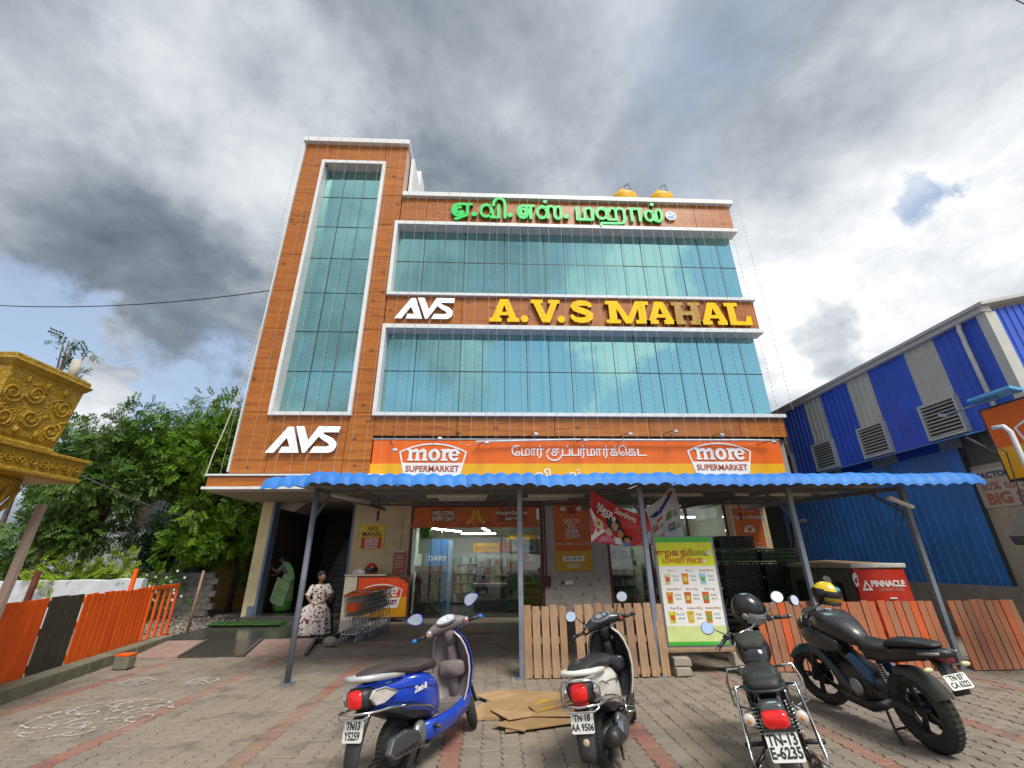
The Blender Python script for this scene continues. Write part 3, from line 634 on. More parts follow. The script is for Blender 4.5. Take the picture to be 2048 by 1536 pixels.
def more_logo(parent, x, z, w, mo, bg=None, my='tm'):
    """pentagon badge: arched outline, word, white foot with SUPERMARKET; x,z = left end of the split line"""
    k = w / 2.06; P = lambda a, c: (x + a * k, z + c * k)
    y = -.012
    top = arc(1.03, -1.55, 2.15, 2.15, 118.5, 61.5, 16)
    outl = [P(.0, .34)] + [P(a, c) for a, c in top] + [P(2.06, .34), P(1.86, -.42), P(.20, -.42)]
    q = MB()
    pts = outl + [outl[0]]
    for i in range(len(pts) - 1): q.bar((pts[i][0], y - .0006 * (i % 2), pts[i][1]), (pts[i + 1][0], y - .0006 * (i % 2), pts[i + 1][1]), .008, .045 * k, (0, 0, 1)) if abs(pts[i][0] - pts[i + 1][0]) > .02 else None
    for a, c in ((P(.0, .36), P(.20, -.42)), (P(2.06, .36), P(1.86, -.42))): q.bar((a[0], y - .001, a[1]), (c[0], y - .001, c[1]), .045 * k, .008, (0, -1, 0))
    q.build('badge_outline', MPW, parent)
    MB().prism([P(.09, -.0), P(1.97, -.0), P(1.86, -.42), P(.20, -.42)], y - .004, 0).build('badge_foot', MPW, parent)
    more_word(parent, P(.25, 0)[0], z + .065 * k, .37 * k, 1.60 * k, MPW, y)
    text('lettering', 'SUPERMARKET', .255 * k, mo, parent, (P(1.03, 0)[0], y - .012, z - .19 * k), .002, sx=.98, bold=.006)
    text('lettering', 'TM', .06 * k, MPW, parent, (P(2.1, 0)[0], y - .01, z + .56 * k), .002)
bn = thing('banner_board', 'long orange and yellow supermarket banner board across the facade above the canopy', 'sign', (0, 13.45, 4.46))
MB().box(-3.80, 9.38, -.0, .05, 0.0, .76).build('orange_field', MOR, bn)
MB().box(-3.78, 9.36, -.002, .05, -.40, 0.0).build('yellow_field', MYE, bn)
MB().box(-3.80, 9.40, -.02, .06, .76, .80).build('top_rail', mat('galvanised', (.40, .41, .42), .45, .6, var=.1), bn)
more_logo(bn, -2.89, .02, 2.06, MPB); more_logo(bn, 6.27, .06, 2.06, MPB)
TA = [('\u0bc7', 1023, 1041), ('\u0bae', 1042, 1060), ('\u0bbe', 1062, 1071), ('\u0bb0\u0bcd', 1073, 1087), ('\u0b9a', 1102, 1118), ('\u0baa\u0bcd', 1123, 1140), ('\u0baa', 1142, 1158), ('\u0bb0\u0bcd', 1160, 1171), ('\u0bae', 1173, 1190), ('\u0bbe', 1192, 1203), ('\u0bb0\u0bcd', 1206, 1218), ('\u0b95\u0bcd', 1220, 1235), ('\u0bc6', 1237, 1254), ('\u0b95', 1256, 1272), ('\u0b9f', 1275, 1294)]
for ch, p0, p1 in TA:                                    # letter spans along the board
    o = text('tamil_letter', ch, .40, MPW, bn, (.58 + .01596 * ((p0 + p1) / 2 - 1022), -.012, .37), .004, 'CENTER', bold=.004); FITW.append((o, .01596 * (p1 - p0)))
q = MB(); pa = arc(1.94, .30, .235, .20, 120, 350, 14)
for i in range(len(pa) - 1): q.bar((pa[i][0], -.014, pa[i][1]), (pa[i + 1][0], -.014, pa[i + 1][1]), .012, .045)
q.build('tamil_letter', MPW, bn)
for ch, x in (('\u0bb5\u0bbf', 1.3), ('\u0bb2\u0bcd', 2.35), ('\u0b9f', 3.4)): text('tamil_letter', ch, .42, MPW, bn, (x, -.012, -.385), .004, 'LEFT', bold=.006)
MLAMP = mat('lamp_grey', (.42, .43, .45), .4, .5, var=.1); MARM = mat('lamp_arm_black', (.03, .03, .03), .5, var=0)
lam = [(-2.95, 4.78, 'hanging down at the left end'), (-1.62, 5.14, 'above the left badge'), (-.19, 5.02, 'right of the left badge'), (1.34, 5.29, 'above the first Tamil letters'), (2.87, 5.10, 'above the middle Tamil letters'), (4.32, 5.30, 'above the last Tamil letters'), (5.79, 5.39, 'left of the right badge'), (7.26, 5.28, 'above the right badge'), (8.90, 5.06, 'at the right end')]
for x, z, wh in lam:
    l = thing('banner_lamp', 'small grey spotlight ' + wh + ' of the supermarket banner', 'lamp', (x, 13.0, z), group='spotlights over the supermarket banner')
    a0 = (-.28, .46, .02 if z > 4.9 else .42)
    MB().tube([a0, (-.06, .05, .05), (0, 0, .03)], .012, 6).build('arm', MARM, l)
    q = MB().obox((0, 0, 0), (.13, .06, .10), (R(-35), 0, R(10))); q.build('head', MLAMP, l, bevel=.008)
    MB().obox((0, .035, -.03), (.10, .012, .07), (R(-35), 0, R(10))).build('lens', mat('lamp_lens', (.75, .76, .75), .2, var=0), l)
cp = MB().tube([(-.55, 13.3, 5.02), (-.5, 13.28, 5.12), (.5, 13.3, 5.15), (2.5, 13.3, 5.20), (5.2, 13.3, 5.19), (8.2, 13.3, 5.20), (9.0, 13.25, 5.17)], .028, 8).build('conduit_pipe', MWH, smooth=True)
tag(cp, 'thin white conduit pipe running along the top of the banner', 'pipe')
# ================================================================ canopy
def sheet_mat():
    m, t, n, b = rawmat('blue_sheet'); oi = n('ShaderNodeObjectInfo'); ge = n('ShaderNodeNewGeometry'); mp = n('ShaderNodeMapping', {0: ge.outputs['Position'], 3: (9., 1.2, 1.2)})
    st = n('ShaderNodeTexNoise', {'Vector': mp.outputs[0], 'Scale': 1.6, 'Detail': 8., 'Roughness': .65}).outputs[0]; sp = n('ShaderNodeTexNoise', {'Vector': ge.outputs['Position'], 'Scale': 7., 'Detail': 8., 'Roughness': .7}).outputs[0]
    col = n.mix(oi.outputs['Random'], (.014, .15, .52), (.03, .21, .60)); col = n.mix(n.math('MULTIPLY', n.smooth(st, .50, .74), .38), col, (.14, .28, .46)); col = n.mix(n.math('MULTIPLY', n.smooth(sp, .60, .72), .5), col, (.20, .20, .18))
    t.links.new(col, b.inputs['Base Color']); t.links.new(n.math('ADD', .40, n.math('MULTIPLY', st, .4)), b.inputs['Roughness']); bp_ = n('ShaderNodeBump', {'Strength': .25, 'Distance': .02, 'Height': sp}); t.links.new(bp_.outputs[0], b.inputs['Normal']); return m
MBL = sheet_mat(); MBLU_ = mat('sheet_back_grey', (.40, .41, .40), .6, var=.12, scale=3, dirt=.3)
MUN = mat('steel_tube', (.20, .22, .25), .5, .3, var=.15, dirt=.2)
MPOST = mat('grey_post_paint', (.21, .24, .29), .5, .2, var=.12, scale=4, dirt=.3, dirtcol=(.16, .14, .11))
cn = thing('canopy', 'long open canopy with blue corrugated sheet roof on thin grey posts', 'canopy', (2.4, 7.7, 0))
def canopy_sheet(x0, x1, dz, tilt, droop, back=12.55):
    per = .225; nx = max(6, int((x1 - x0) / per * 10)); rows = []
    path = [(7.0, -.215), (7.02, -.16), (7.06, -.095), (7.13, -.035), (7.22, -.005), (7.36, .01), (9, .07), (10.8, .13), (back, .19)]
    for y, z in path:
        r_ = []
        for i in range(nx + 1):
            x = x0 + (x1 - x0) * i / nx; ph = ((x - x0) / per) % 1.
            w = .044 * (1 - (2 * ph - 1) ** 2) + (.008 if ph < .12 else 0) ; s = (x - x0) / (x1 - x0)
            r_.append((x, y + (0 if y > 8 else .02 * math.sin(x * 3)), 2.955 + z + w + dz + .006 * math.sin(x * 11.3 + y) + .008 * math.sin(x * 4.1) + tilt * (s - .5) - droop * max(0, 8.5 - y) * s * 0))
        rows.append(r_)
    q = MB(); n_ = nx + 1
    v = [p for r_ in rows for p in r_] + [(p[0], p[1] + .004, p[2] - .006) for r_ in rows for p in r_]
    f = []; g2 = []; K = len(rows) * n_
    for a in range(len(rows) - 1):
        for i in range(nx):
            f.append((a * n_ + i, a * n_ + i + 1, (a + 1) * n_ + i + 1, (a + 1) * n_ + i)); g2.append((K + a * n_ + i, K + (a + 1) * n_ + i, K + (a + 1) * n_ + i + 1, K + a * n_ + i + 1))
    for i in range(nx): f.append((i, K + i, K + i + 1, i + 1))
    for a in range(len(rows) - 1): f.append((a * n_, (a + 1) * n_, K + (a + 1) * n_, K + a * n_)); f.append((a * n_ + nx, K + a * n_ + nx, K + (a + 1) * n_ + nx, (a + 1) * n_ + nx))
    q.add(v, f); q.mat(1); q.f += g2; q.m += [1] * len(g2); q.xform(Matrix.Translation((-2.4, -7.7, 0))); return q.build('roof_sheet', [MBL, MBLU_], cn, smooth=False, fix=False)
xs = [-3.62, -2.88, -1.46, -.35, .76, 1.86, 2.98, 4.08, 5.2, 6.3, 7.4, 8.28]
rs = random.Random(5)
for i in range(len(xs) - 1):
    dz = [-.02, .012, -.004, .006, .0, .016, -.004, -.002, .005, -.002, .004][i]
    canopy_sheet(xs[i] - (.06 if i else 0), xs[i + 1] + .02, dz + (.006 if i % 2 else 0), [.03, -.02, -.012, .0, .012, .03, -.01, .0, .01, 0, 0][i], 0)
C0 = Matrix.Translation((-2.4, -7.7, 0))
PXS = (-3.0, .47, 2.60, 5.30, 7.42)
for i, x in enumerate(PXS):
    a = (x, 7.7, 0); b_ = (x + (.0), 7.7, 2.84)
    q = MB().bar(a, b_, .075, .075, (0, 1, 0)) if i else MB().cyl(a, b_, .045, n=12)
    q.xform(C0).build('post', MPOST, cn, smooth=(i == 0))
    MB().box(x - .09, x + .09, 7.61, 7.79, -.01, .015).xform(C0).build('base_plate', MUN, cn)
    MB().bar((x, 7.7, 2.81), (x, 12.9, 3.02), .05, .08).xform(C0).build('rafter', MUN, cn)
    MB().bar((x, 7.74, 2.35), (x, 8.35, 2.80), .035, .035).xform(C0).build('brace', MUN, cn)
for k, (y, z) in enumerate(((7.45, 2.89), (7.7, 2.87), (8.9, 2.93), (10.1, 2.98), (11.3, 3.03), (12.45, 3.08))): MB().box(-3.4, 8.35, y - .025, y + .025, z, z + .06).xform(C0).build('purlin', MUN, cn)
# unlit batten lights under the canopy
MBAT = mat('batten_white', (.62, .60, .55), .45, var=.05, dirt=.15)
def batten(p0, p1, label):
    o = thing('batten_light', label, 'light', p0, group='unlit batten lights under the canopy')
    d = Vector(p1) - Vector(p0); MB().bar((0, 0, 0), d, .05, .035).build('body', MBAT, o, bevel=.004); MB().cyl((0, -.01, -.03), d + Vector((0, -.01, -.03)), .016, n=8).build('tube', mat('tube_glass', (.75, .74, .70), .25), o, smooth=True)
batten((-1.31, 8.9, 2.87), (-.10, 8.9, 2.87), 'upper unlit batten light left of the middle post under the canopy')
batten((-1.15, 9.6, 2.90), (-.14, 9.6, 2.90), 'lower unlit batten light over the glass door')
batten((.72, 8.9, 2.87), (1.85, 8.9, 2.87), 'unlit batten light right of the middle post under the canopy')
batten((.62, 9.6, 2.90), (1.65, 9.6, 2.90), 'lower unlit batten light over the plastered pillar')
batten((-2.98, 8.3, 2.83), (-2.55, 9.4, 2.80), 'unlit batten light slanting near the left canopy post')
batten((2.74, 8.9, 2.88), (4.3, 8.9, 2.88), 'unlit batten light behind the hanging banners')
batten((5.0, 8.9, 2.88), (6.6, 8.9, 2.88), 'unlit batten light nearest the crates')
l = thing('led_light', 'short white LED light bar clamped to the right canopy post', 'light', (7.26, 7.62, 2.55), rot=(0, R(24), 0))
MB().box(-.22, .22, -.04, .04, -.03, .03).build('body', MWH, l, bevel=.008); MB().box(-.03, .03, .04, .09, -.04, .04).build('clamp', MARM, l)
MB().tube([(.0, .05, -.03), (-.02, .06, -.3), (.05, .06, -.55), (.12, .06, -.4), (.1, .06, -.1)], .008, 5).build('cable', MARM, l)
for x, y, z, nm in ((-2.33, 9.3, 2.6, 'left'), (6.55, 11.6, 2.75, 'right')):
    h = thing('hanging_bulb_holder', 'bulb holder dangling on a wire at the %s end under the canopy' % nm, 'lamp', (x, y, z), group='dangling bulb holders')
    MB().tube([(0, 0, .35), (.01, 0, .1), (0, 0, 0)], .006, 5).build('wire', MARM, h)
    MB().lathe([(.012, .03), (.03, .0), (.032, -.06), (.022, -.09), (.03, -.12), (.022, -.17), (.004, -.185)], 12).build('holder', mat('holder_dark', (.05, .035, .03), .4), h, smooth=True)
# ================================================================ shopfront: frames, glass, posters
def clear_glass():
    m, t, n, b = rawmat('shop_glass'); tr = n('ShaderNodeBsdfTransparent', {0: (.86, .92, .88, 1)}); gl = n('ShaderNodeBsdfGlossy', {0: (1, 1, 1, 1), 'Roughness': .02}); fr = n('ShaderNodeFresnel', {0: 1.5})
    mx = n('ShaderNodeMixShader', {0: n.math('MULTIPLY', fr.outputs[0], 1.4, clamp=True), 1: tr.outputs[0], 2: gl.outputs[0]}); out = [x for x in t.nodes if x.type == 'OUTPUT_MATERIAL'][0]; t.links.new(mx.outputs[0], out.inputs[0]); return m
MCG = clear_glass()
sf = thing('glass_shopfront', 'wide glass shop door front with red-brown frame under the welcome banner', 'shopfront', (-.5, 15.36, 0))
for x in (-2.18, 2.16): MB().box(x - .05, x + .05, -.06, .06, 0, 3.4).build('door_frame', MBRN, sf)
MB().box(-2.13, 2.11, -.05, .05, 3.33, 3.40).build('door_frame', MBRN, sf)
for x0, x1 in ((-2.13, -1.18), (-1.16, -.02), (0, 1.12), (1.14, 2.11)): MB().box(x0 + .01, x1 - .01, -.006, .006, .03, 3.32).build('glass_pane', MCG, sf)
for x in (-1.17, 1.13): MB().box(x - .12, x + .12, -.02, .02, 2.66, 2.74).build('patch_fitting', mat('patch_steel', (.45, .42, .36), .35, .7), sf)
for x in (-.17, .15): MB().tube([(x, -.01, .85), (x, -.06, .9), (x, -.06, 1.35), (x, -.01, 1.4)], .014, 8).build('door_handle', mat('patch_steel', (.45, .42, .36)), sf, smooth=True)
sf2 = thing('glass_shopfront', 'dim glass shop window with red-brown frame behind the hanging banners', 'shopfront', (6.0, 15.36, 0))
for x in (-2.1, -.7, .7, 2.08): MB().box(x - .045, x + .045, -.06, .06, 0, 3.42).build('window_frame', MBRN, sf2)
for x0, x1 in ((-2.05, -.745), (-.655, .655), (.745, 2.03)): MB().box(x0, x1, -.006, .006, .03, 3.4).build('glass_pane', MCG, sf2)
def poster(name, label, x, z, w, h, y, m, cat='poster'):
    o = thing(name, label, cat, (x, y, z)); MB().box(-w / 2, w / 2, 0, .012, -h / 2, h / 2).build('sheet', m, o); return o
MPO = mat('poster_orange', (.62, .13, .01), .5, var=.08, scale=1.5); MPY = mat('poster_ochre', (.62, .34, .02), .5, var=.05)
MPOD = mat('poster_dark_orange', (.34, .055, .01), .5, var=.05)
w = poster('welcome_banner', 'orange WELCOME EVERY DAY banner with folded hands over the shop door', -.55, 3.02, 4.12, .66, 15.29, MPO, 'banner')
MB().box(-1.5, -.72, -.004, 0, -.15, .28).build('dark_patch', MPOD, w); MB().box(.75, 1.75, -.004, 0, -.15, .28).build('dark_patch', MPOD, w)
text('lettering', 'WELCOME', .2, MPW, w, (-1.1, -.008, .13), .002, sx=.75, bold=.004); text('lettering', 'EVERY DAY', .2, MPW, w, (-1.1, -.008, -.05), .002, sx=.72, bold=.004, shear=.15)
for s_ in (-1, 1):
    MB().prism([(s_ * .02, .26), (s_ * .11, .26), (s_ * .14, .02), (s_ * .33, -.16), (s_ * .25, -.25), (s_ * .02, -.02)], -.008, 0).build('hand_print', mat('print_yellow', (.72, .42, .01), .5), w)
text('tamil_letter', '\u0ba4\u0bbf\u0ba9\u0ba8\u0bcd\u0ba4\u0bcb\u0bb1\u0bc1\u0bae\u0bcd', .14, MPW, w, (1.2, -.008, .13), .002, bold=.004); text('tamil_letter', '\u0bb5\u0bb0\u0bc1\u0b95', .14, MPW, w, (1.2, -.008, -.05), .002, bold=.004)
for k in range(6): MB().prism([(-1.9 + .75 * k + a * .32, -.325 + c * .18) for a, c in arc(0, 0, 1, 1, 180, 0, 10)], -.003, 0).build('arch_print', mat('poster_arch', (.50, .095, .01), .5), w)
p = poster('wall_poster', 'tall orange EASY TO BUY poster on the plastered pillar', 2.70, 2.45, 1.22, 2.26, 15.27, MPO)
MB().box(-.61, .61, -.004, 0, -1.13, -.52).build('ochre_field', MPY, p)
for i, s_ in enumerate(('EASY TO', 'BUY.', 'EASIER', 'TO PAY!')): text('lettering', s_, .19, MPW, p, (0, -.006, .42 - .165 * i), .002, sx=.72, bold=.003)
text('tamil_letter', '\u0bb5\u0bbe\u0b99\u0bcd\u0b95 \u0b8e\u0bb3\u0bbf\u0ba4\u0bc1, \u0b95\u0b9f\u0bcd\u0b9f \u0b8e\u0bb3\u0bbf\u0ba4\u0bc1!', .09, MPW, p, (0, -.006, -.3), .002)
for s_ in (-1, 1): MB().prism([(s_ * .16, .82), (s_ * .28, .92), (s_ * .36, .86), (s_ * .38, .80), (s_ * .3, .76), (s_ * .2, .78)], -.006, 0).build('hand_print', MPW, p)
MB().box(-.13, .13, -.005, 0, .66, .88).build('parcel_print', MPOD, p); MB().box(-.36, .36, -.008, -.004, -.84, -.68).build('payment_strip', MPW, p)
text('lettering', 'PAY  VISA  UPI', .085, MBLK, p, (0, -.010, -.76), .001, bold=.003)
for k in range(3): MB().box(-.2 - .04 * (k % 2), .2 + .04 * (k % 2), -.006, -.003, -.93 - .05 * k, -.915 - .05 * k).build('small_print', MPW, p)
p = poster('wall_poster', 'orange EASY EXCHANGE poster on the wall right of the shop window', 8.84, 2.83, 1.0, 1.62, 15.27, mat('poster_bright_orange', (.72, .17, .02), .5, var=.05))
MB().box(-.54, .54, .012, .03, -.84, .85).build('white_border', MPW, p)
text('lettering', 'EASY  EXCHANGE.', .16, MPW, p, (0, -.006, .50), .002, sx=.74, bold=.004); text('lettering', 'for all your everyday needs', .055, MPW, p, (0, -.006, .34), .001)
text('tamil_letter', '\u0b8e\u0bb3\u0bbf\u0ba4\u0bbe\u0ba9 \u0baa\u0bb0\u0bbf\u0bae\u0bbe\u0bb1\u0bcd\u0bb1\u0bae\u0bcd', .12, MPW, p, (0, -.006, .14), .002, bold=.003)
MB().prism(arc(0, -.35, .2, .22, 0, 180, 12), -.006, 0).build('arch_print', MPW, p); MB().box(-.07, .07, -.010, -.006, -.31, -.19).build('icon_print', MPO, p)
text('lettering', 'TERMS APPLY', .05, MPW, p, (.2, -.006, -.72), .001)
p = poster('hall_poster', 'yellow and red AVS MAHAL booking poster on the cream wall', -3.95, 2.42, .80, .76, 15.27, mat('poster_yellow', (.72, .50, .01), .5, var=.06))
text('lettering', 'AVS', .20, mat('print_maroon', (.10, .01, .02), .5), p, (0, -.006, .25), .002, bold=.004); text('lettering', 'MAHAL', .20, mat('print_maroon', (.1, .01, .02)), p, (0, -.006, .08), .002, bold=.004)
MB().box(-.33, .33, -.005, 0, -.36, -.02).build('red_field', MPR, p)
for i, s_ in enumerate(('For Booking', '9840800784', '9952706600', '9361001221')): text('lettering', s_, .085, MPW, p, (0, -.009, -.065 - .085 * i), .001, bold=.002)
p = poster('notice', 'small faded red notice hung beside the door frame', -2.98, 1.60, .38, .66, 15.22, mat('notice_red', (.42, .09, .06), .6, var=.1), 'notice')
for k in range(6): MB().box(-.14, .14, -.004, 0, .22 - .07 * k, .245 - .07 * k).build('text_line', mat('notice_text', (.62, .42, .36), .6), p)
text('lettering', 'G-12', .14, mat('notice_text', (.62, .42, .36)), p, (.02, -.006, -.25), .002)
MB().box(-.16, .16, -.02, .012, .33, .40).build('switch_box', mat('switch_box_cream', (.55, .50, .42), .5), p); MB().cyl((0, 0, .4), (.02, .0, 1.6), .008, n=5).build('wire', mat('wire_brown', (.12, .07, .04), .6), p)
e = thing('electric_panel', 'small dark red fire call box with cable on the pillar edge', 'box', (1.80, 15.22, 1.02))
MB().box(-.11, .11, 0, .08, -.16, .16).build('box', mat('callbox_red', (.12, .015, .012), .4), e, bevel=.02); MB().lathe([(.05, 0), (.05, .02)], 14, (0, 0, 0), FACE).build('dial', MBLK, e)
MB().tube([(-.03, .04, .16), (-.03, .05, 2.4)], .022, 8).build('conduit', mat('conduit_red', (.10, .02, .015), .5), e, smooth=True)
e = thing('socket_plate', 'pale socket plate with black hole on the plastered pillar', 'socket', (2.42, 15.27, .98)); MB().box(-.24, .24, 0, .03, -.075, .075).build('plate', mat('socket_cream', (.50, .45, .38), .5), e, bevel=.008)
MB().lathe([(.045, 0), (.045, .012)], 14, (-.13, 0, 0), FACE).build('hole', MBLK, e); MB().box(-.02, .2, -.006, 0, -.06, .06).build('cover', MPW, e)
# torn flex banners hung below the canopy
def flex(name, label, top, bot, y, m, prints, cat='banner'):
    o = thing(name, label, cat, (0, y, 0)); NU, NV = 18, 10
    def lerp(pts, u):
        s = u * (len(pts) - 1); i = min(int(s), len(pts) - 2); f = s - i; return (pts[i][0] * (1 - f) + pts[i + 1][0] * f, pts[i][1] * (1 - f) + pts[i + 1][1] * f)
    def P(u, v, d=0.):
        a, c = lerp(top, u), lerp(bot, u); x = a[0] * (1 - v) + c[0] * v; z = a[1] * (1 - v) + c[1] * v
        return Vector((x, .035 * math.sin(u * 9 + v * 3) * (.4 + v) + .02 * math.sin(v * 7 + u * 2) - d, z))
    v = [P(i / NU, j / NV) for j in range(NV + 1) for i in range(NU + 1)] + [P(i / NU, j / NV, -.003) for j in range(NV + 1) for i in range(NU + 1)]
    K = (NU + 1) * (NV + 1); f = []
    for j in range(NV):
        for i in range(NU):
            a = j * (NU + 1) + i; f += [(a, a + 1, a + NU + 2, a + NU + 1), (K + a, K + a + NU + 1, K + a + NU + 2, K + a + 1)]
    MB().add(v, f).build('sheet', m, o, smooth=True, fix=False)
    for k, (nm, poly, pm) in enumerate(prints):
        d = .004 + .0012 * k
        cu = sum(p_[0] for p_ in poly) / len(poly); cv = sum(p_[1] for p_ in poly) / len(poly); L = len(poly)
        vv = [P(cu, cv, d)] + [P(cu + (a - cu) * s_, cv + (c - cv) * s_, d) for s_ in (.5, 1.) for a, c in poly]
        ff = [(0, 1 + i, 1 + (i + 1) % L) for i in range(L)] + [(1 + i, 1 + L + i, 1 + L + (i + 1) % L, 1 + (i + 1) % L) for i in range(L)]
        MB().add(vv, ff).build(nm, pm, o, fix=False)
    return o, P
def circ(u, v, ru, rv, n=14): return [(u + ru * math.cos(2 * math.pi * i / n), v + rv * math.sin(2 * math.pi * i / n)) for i in range(n)]
MSK = mat('print_skin', (.50, .25, .15), .6, var=.08); MHR = mat('print_hair', (.015, .012, .012), .6, var=0); MPK = mat('print_pink', (.65, .20, .28), .6, var=.15); MFL = mat('print_flower', (.62, .55, .35), .6, var=.1)
MLB = mat('print_light_blue', (.05, .30, .62), .6, var=.05); MGY = mat('print_pale_grey', (.52, .51, .52), .6, var=.1)
pr = [('pale_corner', [(0, .35), (.1, .55), (.35, .8), (.55, 1), (0, 1)], MPW), ('grey_corner', [(.98, .55), (.82, .95), (.7, 1), (1, 1)], MGY), ('flower_print', circ(.12, .62, .075, .11), MFL), ('flower_print', circ(.12, .62, .022, .035), MPR), ('flower_print', circ(.20, .40, .045, .06), mat('print_gold', (.60, .38, .06), .6)),
      ('hair_print', circ(.37, .52, .13, .19), MHR), ('face_print', circ(.38, .58, .062, .11), MSK), ('hair_print', circ(.48, .66, .075, .11), MHR), ('face_print', circ(.475, .72, .058, .10), MSK), ('hair_print', circ(.60, .80, .085, .09), MHR), ('face_print', circ(.60, .85, .052, .075), MSK),
      ('face_print', circ(.27, .75, .055, .09), mat('print_pale_skin', (.58, .38, .32), .6)), ('dress_print', [(.15, .86), (.27, .84), (.36, .88), (.38, .98), (.1, .98)], MPK), ('shirt_print', [(.36, .82), (.48, .82), (.52, .97), (.38, .97)], MPW), ('shirt_print', [(.5, .9), (.62, .92), (.66, .985), (.5, .985)], MLB)]
o, P = flex('flex_banner', 'torn red More Saving banner with a smiling family hanging from the canopy', [(1.86, 2.90), (2.12, 2.72), (2.40, 2.56), (2.68, 2.45), (2.90, 2.50)], [(1.81, 1.96), (2.2, 1.90), (2.55, 1.87), (2.95, 1.89)], 8.3, mat('flex_red', (.55, .015, .01), .4, var=.08), pr)
for s_, u0, v0, sz in (('More', .10, .26, .15), ('More', .10, .36, .17), ('Savings', .40, .16, .15)):
    p0, p1 = P(u0, v0), P(min(u0 + .3, 1), v0 + (.04 if u0 < .3 else .06)); a = math.atan2(p1.z - p0.z, p1.x - p0.x)
    text('lettering', s_, sz, MPW, o, (p0.x, min(p0.y, p1.y) - .03, p0.z), .002, 'LEFT', rot=(0, -a, 0), bold=.003)
pr = [('blue_print', [(.08, .28), (.35, .22), (.62, .12), (.9, .06), (.7, .2), (.4, .34), (.25, .36)], mat('print_navy', (.03, .03, .22), .6)), ('red_print', [(.62, -.0 + .04), (.86, .03), (.8, .1), (.66, .12)], MPR), ('red_print', [(.25, .45), (.42, .40), (.42, .47), (.26, .52)], MPR)]
for (u0, v0, c1, c2) in ((.08, .56, MPB, MSK), (.55, .46, mat('print_green', (.05, .25, .06), .6), MPR), (.62, .70, mat('print_teal', (.06, .18, .14), .6), MSK), (.1, .82, MYE, MBLK)):
    pr += [('pack_print', [(u0, v0), (u0 + .16, v0 - .02), (u0 + .17, v0 + .13), (u0 + .02, v0 + .15)], c1), ('pack_print', [(u0 + .03, v0 + .03), (u0 + .12, v0 + .02), (u0 + .12, v0 + .08), (u0 + .04, v0 + .09)], c2)]
    for k in range(3): pr.append(('text_line', [(u0 + .2, v0 + .02 + .04 * k), (u0 + .34, v0 + .0 + .04 * k), (u0 + .34, v0 + .015 + .04 * k), (u0 + .2, v0 + .035 + .04 * k)], MBLK if k else MPR))
flex('flex_banner', 'torn pale grey offers banner hanging right of the red one', [(2.87, 2.53), (3.05, 2.62), (3.22, 2.74), (3.42, 2.93), (3.51, 2.92)], [(2.95, 1.90), (3.2, 1.98), (3.53, 2.03)], 8.3, mat('flex_grey', (.52, .52, .53), .5, var=.05), pr)
# lowest-price standee
sd_ = thing('price_standee', 'tall framed yellow and white LOWEST PRICE board standing on a plank', 'sign board', (3.33, 7.86, .36), rot=(R(-1), 0, R(-2)))
MB().box(-.53, .53, .0, .04, -.03, 1.66).build('frame', mat('standee_frame', (.22, .22, .24), .4, .6, var=.1), sd_, bevel=.006)
MB().box(-.485, .485, -.006, 0, .28, 1.18).build('white_field', MPW, sd_); MB().box(-.485, .485, -.006, 0, 1.18, 1.56).build('yellow_field', mat('standee_yellow', (.72, .72, .005), .4, var=.05), sd_)
MB().box(-.485, .485, -.006, 0, 1.56, 1.645).build('green_strip', mat('standee_green', (.06, .45, .04), .4, var=.1), sd_); MB().box(-.485, .485, -.006, 0, .01, .06).build('green_strip', mat('standee_green', (.06, .45, .04)), sd_)
MB().box(-.485, .485, -.006, 0, .06, .28).build('lime_fade', mat('standee_lime', (.62, .72, .30), .4, var=.1), sd_)
text('tamil_letter', '\u0b95\u0bc1\u0bb1\u0bc8\u0ba8\u0bcd\u0ba4', .135, MPR, sd_, (-.2, -.008, 1.385), .002, bold=.004); text('tamil_letter', '\u0bb5\u0bbf\u0bb2\u0bc8', .125, MBLK, sd_, (.2, -.008, 1.385), .002, bold=.006)
text('tamil_letter', '\u0bb5\u0bbf\u0bb2\u0bc8', .125, mat('standee_yellow', (.72, .72, .005)), sd_, (.2, -.011, 1.385), .001)
text('lettering', 'LOWEST PRICE!', .10, MPR, sd_, (-.06, -.008, 1.26), .002, bold=.005); text('lettering', 'LOWEST PRICE!', .10, MYE, sd_, (-.06, -.011, 1.26), .001)
for x, z, r_ in ((.40, 1.39, .042), (.30, 1.262, .034)):
    MB().lathe([(r_, 0.006), (r_, .012)], 16, (x, 0, z), FACE).build('coin_print', MPW, sd_); text('lettering', '\u20b9', r_ * 1.5, mat('print_grey', (.3, .3, .3), .5), sd_, (x, -.013, z), .001)
heads = ['Oil 1 L', 'Oil 1 L', 'Ghee 500 ml', 'Ghee 500 ml', 'Rice 10 kg', 'Rice 5 kg', 'Rice 30 kg', 'Cashew 500 g', 'Almond 500 g']; price = ['155', '135', '342', '340', '694', '382', '1379', '482', '473']
pc = [(.66, .62, .35), (.62, .22, .01), (.35, .55, .68), (.62, .30, .02), (.60, .12, .02), (.60, .12, .02), (.62, .62, .02), (.62, .42, .02), (.60, .26, .01)]
